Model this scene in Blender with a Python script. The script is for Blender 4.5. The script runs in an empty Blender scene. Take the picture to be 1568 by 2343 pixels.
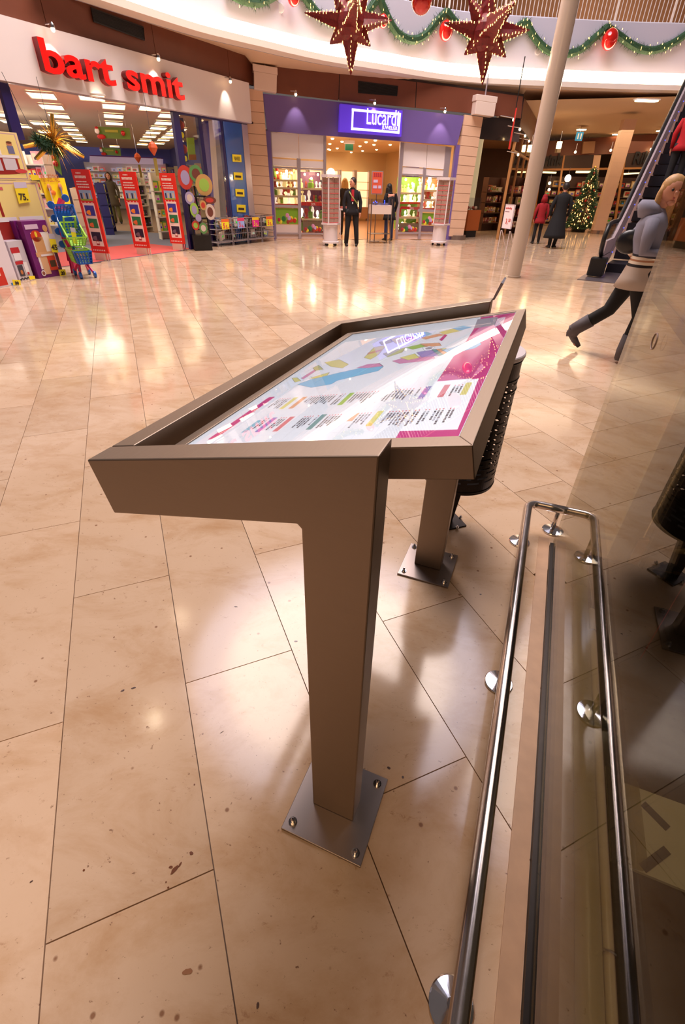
import bpy, bmesh, math, random
from math import sin, cos, pi, radians as R, tan, sqrt, atan2
from mathutils import Vector as V, Matrix, noise
S = bpy.context.scene; COL = S.collection; D = bpy.data
rnd = random.Random(7)
# ------------------------------------------------------------- camera (measured from the floor grid and the verticals)
FOC, PIT, ROL, CZ = 1059.81, 0.618835, 0.0219417, 1.5
_c, _s, _cp, _sp = cos(ROL), sin(ROL), cos(PIT), sin(PIT)
RIGHT = V((_c, _s*_sp, _s*_cp)); UP = V((-_s, _c*_sp, _c*_cp)); FWD = V((0, _cp, -_sp))
cd = D.cameras.new('camera'); cam = D.objects.new('camera', cd); COL.objects.link(cam); S.camera = cam
cd.sensor_fit = 'VERTICAL'; cd.sensor_height = 24; cd.lens = FOC/2343*24; cd.clip_end = 200; cd.clip_start = 0.02
m = Matrix.Identity(4)
for i in range(3): m[i][0] = RIGHT[i]; m[i][1] = UP[i]; m[i][2] = -FWD[i]
cam.matrix_world = Matrix.Translation((0, 0, CZ)) @ m
CAM = V((0, 0, CZ))
# ------------------------------------------------------------- world, view, large lights
S.view_settings.view_transform = 'Standard'; S.view_settings.look = 'None'
S.view_settings.exposure = 0.0; S.view_settings.gamma = 1; S.view_settings.use_curve_mapping = False
wd = D.worlds.new('world'); S.world = wd; wd.use_nodes = True
wd.node_tree.nodes['Background'].inputs[0].default_value = (0.60, 0.49, 0.46, 1)
wd.node_tree.nodes['Background'].inputs[1].default_value = 0.21
def area(name, loc, size, power, col, rot=(0, 0, 0), shape='DISK', sy=None):
    l = D.lights.new(name, 'AREA'); l.shape = shape; l.size = size; l.energy = power; l.color = col
    if sy: l.shape = 'RECTANGLE'; l.size_y = sy
    o = D.objects.new(name, l); COL.objects.link(o); o.location = loc; o.rotation_euler = rot; return o
area('skylight', (0.0, 12.0, 14), 11.5, 2450, (0.80, 0.80, 1.0))
area('upper_gallery_fill', (9, 22.3, 7.9), 6, 150, (1, .78, .55), (0, 0, 0), 'RECTANGLE', 3)  # added fill that brightens the upper floor behind the railing, no real fixture
area('atrium_lamps', (0.0, 10.5, 12.5), 8.0, 1500, (1.0, 0.73, 0.45))
area('near_warm_fill', (-1.0, -2.6, 5.5), 4.0, 95, (1.0, 0.60, 0.27), (R(20), R(-6), 0))  # added warm fill for the foreground floor, unseen behind the camera
def ray(x, y):
    return RIGHT*((x-784)/FOC) + UP*(-(y-1171.5)/FOC) + FWD
def F(x, y, z=0.0):
    d = ray(x, y); return CAM + d*((z-CZ)/d.z)
def spot(loc, tgt, power, col=(1, .8, .55), ang=60, r=.03, blend=.6):
    l = D.lights.new('spot', 'SPOT'); l.energy = power; l.color = col; l.spot_size = R(ang); l.spot_blend = blend; l.shadow_soft_size = r
    o = D.objects.new('spot', l); COL.objects.link(o); o.location = loc
    o.rotation_euler = (V(tgt)-V(loc)).to_track_quat('-Z', 'Y').to_euler(); return o
def point(loc, power, col=(1, .8, .55), r=.1):
    l = D.lights.new('lamp', 'POINT'); l.energy = power; l.color = col; l.shadow_soft_size = r
    o = D.objects.new('lamp', l); COL.objects.link(o); o.location = loc; return o
# ------------------------------------------------------------- measuring helpers: photo pixel -> point on a real plane
def ray(x, y):
    return RIGHT*((x-784)/FOC) + UP*(-(y-1171.5)/FOC) + FWD
def F(x, y, z=0.0):
    d = ray(x, y); return CAM + d*((z-CZ)/d.z)
def PL(a, b, x, y, off=0.0):            # on the vertical plane through a and b, moved off towards its right-hand normal
    a = V((a[0], a[1])); b = V((b[0], b[1])); n = V((b.y-a.y, -(b.x-a.x))).normalized(); d = ray(x, y)
    t = (n.dot(a)+off)/(n.x*d.x+n.y*d.y); return CAM + d*t
def HT(base, x, y):
    d = ray(x, y); h2 = d.x*d.x+d.y*d.y; return CZ + d.z*(base[0]*d.x+base[1]*d.y)/h2
for _x, _y, _p in ((262, 778, 26), (262, 822, 30), (184, 895, 40), (358, 752, 30), (374, 795, 26), (452, 755, 30), (100, 966, 14), (133, 1087, 10), (416, 1415, 7), (353, 1645, 7), (262, 700, 16), (560, 775, 10)):
    _d = ray(_x, _y); _q = F(_x, _y); _h = 7.5; _q = _q+V((_d.x, _d.y, 0))*(_h/-_d.z); area('gallery_downlight', (_q.x, _q.y, _h), .16, _p, (1.0, .80, .56))
# ------------------------------------------------------------- materials
MATS = {}
def srgb(c): return tuple((x/255/12.92 if x/255 <= .04045 else ((x/255+.055)/1.055)**2.4) for x in c)+(1,)
def M(name, col=(128, 128, 128), rough=.5, metal=0, emit=0, ecol=None, coat=0, var=0, scale=8, alpha=1, spec=.5):
    if name in MATS: return MATS[name]
    mt = D.materials.new(name); mt.use_nodes = True; nt = mt.node_tree; b = nt.nodes['Principled BSDF']
    c = srgb(col); b.inputs['Base Color'].default_value = c; b.inputs['Roughness'].default_value = rough
    b.inputs['Metallic'].default_value = metal; b.inputs['Coat Weight'].default_value = coat; b.inputs['Coat Roughness'].default_value = .04
    b.inputs['Specular IOR Level'].default_value = spec
    if emit:
        b.inputs['Emission Color'].default_value = srgb(ecol or col); b.inputs['Emission Strength'].default_value = emit
    if var:
        tc = nt.nodes.new('ShaderNodeNewGeometry'); nz = nt.nodes.new('ShaderNodeTexNoise'); nz.inputs['Scale'].default_value = scale; nz.inputs['Detail'].default_value = 4
        nt.links.new(tc.outputs['Position'], nz.inputs['Vector'])
        mx = nt.nodes.new('ShaderNodeMix'); mx.data_type = 'RGBA'
        mx.inputs[6].default_value = tuple(v*(1-var) for v in c[:3])+(1,); mx.inputs[7].default_value = tuple(min(1, v*(1+var)) for v in c[:3])+(1,)
        nt.links.new(nz.outputs['Fac'], mx.inputs[0]); nt.links.new(mx.outputs[2], b.inputs['Base Color'])
    MATS[name] = mt; return mt
def brushed(name, col, rough=.32, sx=3, sy=3, sz=160):
    mt = M(name, col, rough, 1); nt = mt.node_tree; b = nt.nodes['Principled BSDF']
    tc = nt.nodes.new('ShaderNodeTexCoord'); mp = nt.nodes.new('ShaderNodeMapping'); mp.inputs['Scale'].default_value = (sx, sy, sz)
    nz = nt.nodes.new('ShaderNodeTexNoise'); nz.inputs['Scale'].default_value = 6; nz.inputs['Detail'].default_value = 5
    nt.links.new(tc.outputs['Object'], mp.inputs[0]); nt.links.new(mp.outputs[0], nz.inputs['Vector'])
    mr = nt.nodes.new('ShaderNodeMapRange'); mr.inputs[3].default_value = rough-.05; mr.inputs[4].default_value = rough+.08
    nt.links.new(nz.outputs['Fac'], mr.inputs[0]); nt.links.new(mr.outputs[0], b.inputs['Roughness'])
    return mt
def glassmat(name, tint=(235, 240, 235), rough=.0, refl=1.5, haze=0):
    mt = D.materials.new(name); mt.use_nodes = True; nt = mt.node_tree; nt.nodes.clear()
    o = nt.nodes.new('ShaderNodeOutputMaterial'); mx = nt.nodes.new('ShaderNodeMixShader'); fr = nt.nodes.new('ShaderNodeFresnel'); fr.inputs[0].default_value = refl
    t = nt.nodes.new('ShaderNodeBsdfTransparent'); t.inputs[0].default_value = srgb(tint); g = nt.nodes.new('ShaderNodeBsdfGlossy'); g.inputs['Roughness'].default_value = rough
    g.inputs[0].default_value = (.95, .95, .95, 1)
    geo = nt.nodes.new('ShaderNodeNewGeometry'); mth = nt.nodes.new('ShaderNodeMath'); mth.operation = 'MULTIPLY_ADD'   # the same Fresnel from both faces of a thin pane
    mth.inputs[1].default_value = 1/refl-refl; mth.inputs[2].default_value = refl
    nt.links.new(geo.outputs['Backfacing'], mth.inputs[0]); nt.links.new(mth.outputs[0], fr.inputs[0])
    nt.links.new(fr.outputs[0], mx.inputs[0]); nt.links.new(t.outputs[0], mx.inputs[1]); nt.links.new(g.outputs[0], mx.inputs[2])
    if haze:
        df = nt.nodes.new('ShaderNodeBsdfDiffuse'); df.inputs[0].default_value = srgb((190, 180, 160)); m2 = nt.nodes.new('ShaderNodeMixShader'); m2.inputs[0].default_value = haze
        nt.links.new(mx.outputs[0], m2.inputs[1]); nt.links.new(df.outputs[0], m2.inputs[2]); nt.links.new(m2.outputs[0], o.inputs[0])
    else: nt.links.new(mx.outputs[0], o.inputs[0])
    MATS[name] = mt; return mt
# ------------------------------------------------------------- objects
WM = {}
def wm(o): return WM.get(o.name, Matrix.Identity(4))
def reg(o, parent):
    COL.objects.link(o)
    if parent is not None:
        o.parent = parent; o.matrix_parent_inverse = wm(parent).inverted()
    return o
def tag(o, label=None, cat=None, group=None, kind=None):
    if label: o['label'] = label
    if cat: o['category'] = cat
    if group: o['group'] = group
    if kind: o['kind'] = kind
    return o
def thing(name, label, cat, loc=(0, 0, 0), group=None):
    o = D.objects.new(name, None); COL.objects.link(o); o.location = loc; o.empty_display_size = .1
    WM[o.name] = Matrix.Translation(V(loc)); return tag(o, label, cat, group)
def mesh(name, vs, fs, mt, parent=None, smooth=False, mats=None, idx=None):
    me = D.meshes.new(name); me.from_pydata([tuple(v) for v in vs], [], fs); me.update()
    o = D.objects.new(name, me)
    for q in (mats or [mt]): me.materials.append(q)
    if idx:
        for p_, i in zip(me.polygons, idx): p_.material_index = i
    if smooth:
        for p_ in me.polygons: p_.use_smooth = True
    return reg(o, parent)
class MB:                                   # collects shapes into one mesh
    def __init__(s): s.v = []; s.f = []; s.i = []; s.mi = 0
    def add(s, vs, fs):
        n = len(s.v); s.v += [V(v) for v in vs]; s.f += [tuple(k+n for k in f) for f in fs]; s.i += [s.mi]*len(fs); return s
    def box(s, c, d, rz=0, ax=None):        # centre, full size; ax = three axes
        c = V(c)
        if ax is None: ax = (V((cos(rz), sin(rz), 0)), V((-sin(rz), cos(rz), 0)), V((0, 0, 1)))
        vs = [c+ax[0]*(d[0]*x/2)+ax[1]*(d[1]*y/2)+ax[2]*(d[2]*z/2) for z in (-1, 1) for y in (-1, 1) for x in (-1, 1)]
        return s.add(vs, [(0, 2, 3, 1), (4, 5, 7, 6), (0, 1, 5, 4), (2, 6, 7, 3), (0, 4, 6, 2), (1, 3, 7, 5)])
    def prism(s, pts, ext):                 # polygon (world pts) pushed along ext
        pts = [V(q) for q in pts]; ext = V(ext); n = len(pts)
        nr = V((0, 0, 0))
        for a, b in zip(pts, pts[1:]+pts[:1]): nr += a.cross(b)
        f1 = tuple(range(n)); f2 = tuple(range(2*n-1, n-1, -1))
        if nr.dot(ext) > 0: f1 = f1[::-1]; f2 = f2[::-1]; sd = [(i, (i+1) % n, (i+1) % n+n, i+n) for i in range(n)]
        else: sd = [((i+1) % n, i, i+n, (i+1) % n+n) for i in range(n)]
        return s.add(pts+[q+ext for q in pts], [f1, f2]+sd)
    def flat(s, pts): n = len(pts); return s.add(pts, [tuple(range(n))])
    def tube(s, path, r, n=10, closed=False, cap=True):
        path = [V(q) for q in path]; k = len(path); rr = r if isinstance(r, (list, tuple)) else [r]*k; base = len(s.v); up = None
        for i, q in enumerate(path):
            if closed: t = (path[(i+1) % k]-path[i-1]).normalized()
            else: t = (path[min(i+1, k-1)]-path[max(i-1, 0)]).normalized()
            if up is None: up = t.orthogonal().normalized()
            up = (up-t*up.dot(t)).normalized(); w = t.cross(up)
            s.v += [q+(up*cos(2*pi*j/n)+w*sin(2*pi*j/n))*rr[i] for j in range(n)]
        for i in range(k if closed else k-1):
            a = base+i*n; b = base+((i+1) % k)*n
            for j in range(n): s.f.append((a+j, a+(j+1) % n, b+(j+1) % n, b+j)); s.i.append(s.mi)
        if cap and not closed:
            s.f.append(tuple(base+j for j in range(n))[::-1]); s.f.append(tuple(base+(k-1)*n+j for j in range(n))); s.i += [s.mi]*2
        return s
    def lathe(s, prof, c=(0, 0, 0), n=24, sx=1, sy=1):
        c = V(c); base = len(s.v)
        for r_, z in prof: s.v += [c+V((r_*sx*cos(2*pi*j/n), r_*sy*sin(2*pi*j/n), z)) for j in range(n)]
        for i in range(len(prof)-1):
            a = base+i*n; b = a+n
            for j in range(n): s.f.append((a+j, a+(j+1) % n, b+(j+1) % n, b+j)); s.i.append(s.mi)
        s.f.append(tuple(base+j for j in range(n))[::-1]); s.f.append(tuple(base+(len(prof)-1)*n+j for j in range(n))); s.i += [s.mi]*2
        return s
    def ball(s, c, r, n=12, m=8, sc=(1, 1, 1)):
        c = V(c); prof = [(r*sin(pi*k/m), -r*cos(pi*k/m)) for k in range(m+1)]; prof[0] = (r*.02, -r); prof[-1] = (r*.02, r)
        base = len(s.v); s.lathe(prof, (0, 0, 0), n)
        for k in range(base, len(s.v)): q = s.v[k]; s.v[k] = c+V((q.x*sc[0], q.y*sc[1], q.z*sc[2]))
        return s
    def done(s, name, mt, parent=None, smooth=False, mats=None, bevel=0, seg=2):
        o = mesh(name, s.v, s.f, mt, parent, smooth, mats, s.i if mats else None)
        if bevel:
            b = o.modifiers.new('bevel', 'BEVEL'); b.width = bevel; b.segments = seg; b.limit_method = 'ANGLE'; b.angle_limit = R(35)
        if smooth and bevel == 0:
            pass
        return o
def autosmooth(o, ang=40):
    me = o.data; bm = bmesh.new(); bm.from_mesh(me)
    for e in bm.edges:
        if len(e.link_faces) == 2 and e.calc_face_angle(0) > R(ang): e.smooth = False
    bm.to_mesh(me); bm.free()
    for p_ in me.polygons: p_.use_smooth = True
    return o
def copy_tree(o, parent=None):
    c = o.copy(); COL.objects.link(c)
    if parent: c.parent = parent
    for ch in [k for k in o.children]: copy_tree(ch, c)
    return c
def place(proto, used, loc, rz=0, label=None, group=None, scale=None):   # first use moves the prototype itself
    o = copy_tree(proto) if used else proto
    o.location = loc; o.rotation_euler = (0, 0, rz)
    if scale: o.scale = (scale,)*3 if isinstance(scale, (int, float)) else scale
    if label: o['label'] = label
    if group: o['group'] = group
    return o
def text(name, s, size, depth, mt, origin, xdir, updir, parent=None, align='LEFT', bold=0, sx=1, spacing=1):
    cu = D.curves.new(name, 'FONT'); cu.body = s; cu.size = size; cu.extrude = depth/2; cu.align_x = align; cu.offset = bold; cu.resolution_u = 4; cu.space_character = spacing
    tmp = D.objects.new('tmp', cu); COL.objects.link(tmp); dg = bpy.context.evaluated_depsgraph_get()
    me = D.meshes.new_from_object(tmp.evaluated_get(dg)); D.objects.remove(tmp)
    X = V(xdir).normalized(); U = V(updir); U = (U-X*U.dot(X)).normalized(); Z = X.cross(U)
    for v in me.vertices: c = v.co.copy(); v.co = V(origin)+X*(c.x*sx)+U*c.y+Z*(c.z+depth/2)
    me.materials.clear(); me.materials.append(mt); o = D.objects.new(name, me); return reg(o, parent)
# ============================================================= FLOOR
def marble(name):
    mt = M(name, (214, 178, 158), .12, 0, coat=.0); nt = mt.node_tree; b = nt.nodes['Principled BSDF']; L = nt.links.new
    oi = nt.nodes.new('ShaderNodeObjectInfo'); g = nt.nodes.new('ShaderNodeNewGeometry')
    ad = nt.nodes.new('ShaderNodeVectorMath'); ad.operation = 'MULTIPLY_ADD'; ad.inputs[1].default_value = (37, 19, 11)
    cb = nt.nodes.new('ShaderNodeCombineXYZ'); sm = nt.nodes.new('ShaderNodeMath'); sm.operation = 'ADD'
    L(oi.outputs['Random'], sm.inputs[0]); L(g.outputs['Random Per Island'], sm.inputs[1])
    for k in range(3): L(sm.outputs[0], cb.inputs[k])
    L(cb.outputs[0], ad.inputs[0]); L(g.outputs['Position'], ad.inputs[2])
    def nz(scale, det, rough=.6, dist=0, sc=(1, 1, 1)):
        mp = nt.nodes.new('ShaderNodeMapping'); mp.inputs['Scale'].default_value = sc; mp.inputs['Rotation'].default_value = (0, 0, .40)
        n = nt.nodes.new('ShaderNodeTexNoise'); n.inputs['Scale'].default_value = scale; n.inputs['Detail'].default_value = det
        n.inputs['Roughness'].default_value = rough; n.inputs['Distortion'].default_value = dist
        L(ad.outputs[0], mp.inputs[0]); L(mp.outputs[0], n.inputs['Vector']); return n.outputs['Fac']
    def ramp(fac, stops):
        r = nt.nodes.new('ShaderNodeValToRGB'); e = r.color_ramp.elements; e[0].position, e[0].color = stops[0][0], (stops[0][1],)*3+(1,); e[1].position, e[1].color = stops[1][0], (stops[1][1],)*3+(1,)
        L(fac, r.inputs[0]); return r.outputs[0]
    def mix(fac, a, c, mode='MIX'):
        x = nt.nodes.new('ShaderNodeMix'); x.data_type = 'RGBA'; x.blend_type = mode
        if isinstance(fac, float): x.inputs[0].default_value = fac
        else: L(fac, x.inputs[0])
        for k, q in ((6, a), (7, c)):
            if isinstance(q, tuple): x.inputs[k].default_value = q
            else: L(q, x.inputs[k])
        return x.outputs[2]
    base = mix(nz(2.2, 5), srgb((208, 177, 146)), srgb((224, 197, 172)))
    base = mix(ramp(nz(2.6, 7, .68, .4, (1, 1.8, 1)), [(.46, 0.), (.76, .75)]), base, srgb((182, 138, 92)))
    base = mix(ramp(nz(16, 7, .78, .35, (1, 1.5, 1)), [(.61, 0.), (.74, .7)]), base, srgb((146, 92, 54)))
    base = mix(ramp(nz(48, 5, .72, .2, (1, 1.4, 1)), [(.64, 0.), (.71, .8)]), base, srgb((104, 60, 36)))
    v = nt.nodes.new('ShaderNodeTexVoronoi'); v.inputs['Scale'].default_value = 9; v.inputs['Randomness'].default_value = 1; L(ad.outputs[0], v.inputs['Vector'])
    base = mix(ramp(v.outputs['Distance'], [(.04, .8), (.07, 0.)]), base, srgb((128, 82, 54)))
    hv = nt.nodes.new('ShaderNodeHueSaturation'); mr = nt.nodes.new('ShaderNodeMapRange'); mr.inputs[3].default_value = .88; mr.inputs[4].default_value = 1.07
    L(oi.outputs['Random'], mr.inputs[0]); L(mr.outputs[0], hv.inputs['Value']); L(base, hv.inputs['Color']); L(hv.outputs[0], b.inputs['Base Color'])
    r2 = nt.nodes.new('ShaderNodeMapRange'); r2.inputs[3].default_value = .07; r2.inputs[4].default_value = .17
    L(nz(5, 3), r2.inputs[0]); L(r2.outputs[0], b.inputs['Roughness']); b.inputs['IOR'].default_value = 1.5
    return mt
MAR = marble('marble_tile'); GROUT = M('grout', (150, 126, 108), .7)
AZ = -.40169; TU = V((sin(AZ), cos(AZ), 0)); TN = V((cos(AZ), -sin(AZ), 0))
rows = [-1.353, -.935, -.52, -.121, .283, .681, 1.08, 1.477, 1.862, 2.246, 2.622, 3.004, 3.377]
while rows[0] > -16: rows.insert(0, rows[0]-.405)
k0 = rows.index(-.52)
while rows[-1] < 17: rows.append(rows[-1]+.385)
G0 = V((1.078, 1.851, 0)); GE1 = V((.932, -.363, 0)); GE2 = V((.363, .932, 0))     # glass box of the lift: far corner, across, along
def GL(u, v, z=0): return G0+GE1*u+GE2*v+V((0, 0, z))
slab = MB().box((3, 16, -.06), (44, 46, .1)).done('floor', GROUT); tag(slab, kind='structure')
tiles = []; rest = MB()
for i in range(len(rows)-1):
    ph = .54 if (i-k0) % 2 == 0 else 1.145
    for j in range(-14, 22):
        a = ph+1.217*j; c = TN*((rows[i]+rows[i+1])/2)+TU*(a+.6085)
        if c.y < -1.2 or c.y > 29 or c.x < -12 or c.x > 16: continue
        l = (c-G0).dot(GE1), (c-G0).dot(GE2)
        d = (ray(784, 1171)).dot(c-CAM)
        vis = False
        for q in (c, c+TU*.55, c-TU*.55):
            z = (q-CAM).dot(FWD)
            if z > .1:
                px = 784+FOC*(q-CAM).dot(RIGHT)/z; py = 1171-FOC*(q-CAM).dot(UP)/z
                if -150 < px < 1720 and py < 2600: vis = True
        if (c-V((-5.47, 11.03, 0))).dot(V((.894, -.447, 0))) > -.25 and ((c-V((-2.7, 16.7, 0))).dot(V((.199, -.98, 0))) > -.3 or c.x > 4.2): tiles.append(((c-CAM).length, c, rows[i+1]-rows[i], vis))
tiles.sort(key=lambda t: (not t[3], t[0]))
g = .0016
vs, fs = MB().box((0, 0, -.006), (1, 1, .012)).v, MB().box((0, 0, 0), (1, 1, 1)).f
tme = {}
for k, (d_, c, w, vis) in enumerate(tiles):
    if (c-G0).dot(GE1) > .35 and (c-G0).dot(GE2) < -.3 and (c-G0).dot(GE2) > -9: continue
    if k < 296:
        key = round(w, 3)
        if key not in tme:
            me = D.meshes.new('tile'); bb = MB().box((0, 0, -.006), (w-2*g, 1.217-2*g, .012)); me.from_pydata([tuple(q) for q in bb.v], [], bb.f); me.materials.append(MAR); tme[key] = me
        o = D.objects.new('tile', tme[key]); COL.objects.link(o); o.parent = slab; o.location = c; o.rotation_euler = (0, 0, -AZ)
    else: rest.box(c+V((0, 0, -.006)), (w-2*g, 1.217-2*g, .012), -AZ)
tag(rest.done('tile', MAR, slab), kind='stuff')
# ============================================================= INFORMATION DESK
STEEL = brushed('brushed_steel', (148, 132, 118), .46); STEEL2 = brushed('satin_steel', (150, 138, 134), .36); CHR = M('chrome', (215, 212, 215), .12, 1)
DARK = M('black_plastic', (24, 21, 22), .4); KE1 = V((.9306, -.3661, 0)); KE2 = V((.3661, .9306, 0)); K0 = V((.049, .567, 0))
def KL(u, v, z=0): return K0+KE1*u+KE2*v+V((0, 0, z))
SL = .2375; ZT = 1.193; cs = 1/sqrt(1+SL*SL); KS = (KE1+V((0, 0, SL)))*cs; KN = (V((0, 0, 1))-KE1*SL)*cs
def KT(u, v, off=0): return KL(u, v, ZT+SL*u)+V((0, 0, off))     # on the tilted top plane
def tiltpt(x, y, off=0):
    d = ray(x, y); n = V((-SL*KE1.x, -SL*KE1.y, 1)); o = V((K0.x, K0.y, ZT+off)); t = n.dot(o-CAM)/n.dot(d); return CAM+d*t
desk = thing('information_desk', 'brushed steel information desk with a sloping backlit floor plan under glass', 'information desk', KL(-.2, .6, 0))
for v0, v1 in ((0, .062), (1.146, 1.210)):
    pts = [(0, .009), (0, ZT), (-.587, ZT-.587*SL), (-.560, ZT-.587*SL-.119), (-.134, 1.034), (-.126, 1.026), (-.126, .009)]
    MB().prism([KL(u, v0, z) for u, z in pts], KE2*(v1-v0)).done('leg_and_arm', STEEL, desk, bevel=.003)
pt = [(-.587, ZT-.587*SL), (-.524, ZT-.524*SL), (-.524, ZT-.524*SL-.123), (-.560, ZT-.587*SL-.119)]
MB().prism([KL(u, .0625, z) for u, z in pt], KE2*1.083).done('back_rail', STEEL, desk, bevel=.003)
for v in (-.0935, 1.048):
    bp = MB().prism([KL(u, w, 0.0) for u, w in ((-.182, v), (.058, v), (.058, v+.243), (-.182, v+.243))], V((0, 0, .009))).done('base_plate', STEEL2, desk, bevel=.0015)
    for u, w in ((-.158, v+.027), (.034, v+.024), (.032, v+.217), (-.158, v+.217)):
        MB().lathe([(.0125, .009), (.0125, .0115), (.008, .0115), (.008, .019), (.0052, .019), (.0052, .026), (.003, .030)], KL(u, w), 12).done('bolt', CHR, bp)
# panel housing: top frame is four mitred strips around the lit sheet
OF = -.034; U0, U1, V0, V1 = -.490, .113, .100, 1.122
u0, u1, v0, v1 = U0+.030, U1-.026, V0+.037, V1-.024
def kt(u, v, d=0): return KT(u, v, OF)+KN*d
hz = MB().prism([kt(U0+.004, V0+.004, -.060), kt(U1-.004, V0+.004, -.060), kt(U1-.004, V1-.004, -.060), kt(U0+.004, V1-.004, -.060)], KN*.052).done('light_box', DARK, desk)
for q in ([(U0, V0), (U1, V0), (u1, v0), (u0, v0)], [(U1, V0), (U1, V1), (u1, v1), (u1, v0)], [(U1, V1), (U0, V1), (u0, v1), (u1, v1)], [(U0, V1), (U0, V0), (u0, v0), (u0, v1)]):
    a, b = q[0], q[1]; cen = (V(kt((U0+U1)/2, (V0+V1)/2)))
    f = MB(); f.prism([kt(*w) for w in q], KN*-.0025)
    A = kt(*a); B = kt(*b); inn = (cen-(A+B)/2); inn = (inn-(B-A).normalized()*inn.dot((B-A).normalized())).normalized()
    f.prism([A-KN*.002, B-KN*.002, B-KN*.058, A-KN*.058], inn*.003)
    f.prism([A-KN*.058, B-KN*.058, B-KN*.058+inn*.05-(B-A).normalized()*.02, A-KN*.058+inn*.05+(B-A).normalized()*.02], KN*.0025)
    f.done('frame_strip', STEEL, desk, bevel=.0012)
for v in (.062, 1.122): MB().prism([kt(-.40, v+.002, -.04), kt(-.05, v+.002, -.04), kt(-.05, v+.002, -.054), kt(-.40, v+.002, -.054)], KE2*(.038 if v < 1 else .024)).done('mounting_bracket', DARK, desk)
LIT = M('lit_white', (110, 112, 120), .3, emit=1.02, ecol=(238, 242, 255))
def pr(name, col, e=.8): c_ = tuple(int(255-(255-v)*.86) for v in col) if name not in ('print_mag', 'print_ink') else col; return M(name, tuple(v*.45 for v in c_), .35, emit=e*(1.25 if name != 'print_ink' else .5), ecol=c_)
sheet = MB().prism([kt(u0, v0, -.006), kt(u1, v0, -.006), kt(u1, v1, -.006), kt(u0, v1, -.006)], KN*.003).done('floor_plan_sheet', LIT, desk)
tag(sheet, 'white backlit floor plan sheet with magenta corners')
cols = {'mag': (214, 20, 140), 'mag2': (235, 120, 190), 'blue': (96, 196, 250), 'yel': (238, 226, 120), 'oli': (196, 200, 130), 'pink': (225, 130, 190), 'green': (150, 205, 70), 'teal': (70, 150, 160),
        'org': (240, 160, 110), 'vio': (150, 130, 215), 'ink': (96, 104, 130), 'ink2': (176, 184, 205), 'red': (226, 90, 110), 'cyan': (130, 205, 235), 'grid': (218, 226, 240), 'wht': (240, 243, 255), 'grey': (150, 145, 170)}
prn = {k: pr('print_'+k, c, .95 if k == 'wht' else .72) for k, c in cols.items()}
def Z1(x, y): return (380+x/1.8233, 680+y/1.8233)
LAY = [0]; PMN = [0]
def pm(name, shapes, z=.0):
    PMN[0] += 1; LAY[0] = 0
    keys = sorted({k for k, _ in shapes}); mb = MB()
    for k, pts in shapes:
        mb.mi = keys.index(k); LAY[0] += 1; d = -.00295+.00007*PMN[0]+.000002*(LAY[0] % 100); mb.flat([q if isinstance(q, V) else kt(q[0], q[1]) for q in pts] if False else [q+KN*d for q in pts])
    return mb.done(name, None, sheet, mats=[prn[k] for k in keys])
def W(*p): return [tiltpt(*Z1(x, y), OF) for x, y in p]
def uv(x, y):
    q = tiltpt(*Z1(x, y), OF)-K0; return q.dot(KE1), q.dot(KE2)
def KU(*p): return [kt(u, v) for u, v in p]
def clampw(poly): return poly
# faint grid
gr = []
for k in range(1, 15): u = u0+.005+k*(u1-u0-.01)/15; gr.append(('grid', KU((u-.0003, v0+.004), (u+.0003, v0+.004), (u+.0003, v1-.004), (u-.0003, v1-.004))))
for k in range(1, 26): v = v0+.004+k*(v1-v0)/27; gr.append(('grid', KU((u0+.004, v-.0003), (u1-.004, v-.0003), (u1-.004, v+.0003), (u0+.004, v+.0003))))
pm('print_grid', gr)
ua, va = uv(1290, 98)
mg = [('mag', KU((u1-.002, v1-.004), (uv(1300, 100)[0], v1-.004), uv(1255, 175), uv(1205, 235), uv(1130, 346), (u1-.03, uv(1310, 330)[1]), (u1-.03, uv(1215, 545)[1]), uv(975, 552), (uv(950, 592)[0], v0+.002), (u1-.002, v0+.002)))]
mg += [('mag2', KU(uv(1262, 172), uv(1310, 120), uv(1395, 100), uv(1350, 150))), ('grey', KU(uv(1285, 126), uv(1300, 88), uv(1385, 78), uv(1372, 112)))]
mg += [('wht', KU(uv(1372+k*5, 118-k*1.5), uv(1384+k*5, 84-k*1), uv(1387+k*5, 84-k*1), uv(1375+k*5, 117-k*1.5))) for k in range(7)]
pm('print_magenta', mg)
bx = KU(uv(1130, 346), uv(1305, 334), uv(1216, 545), uv(975, 552)); pm('print_index_box', [('wht', bx)])
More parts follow.
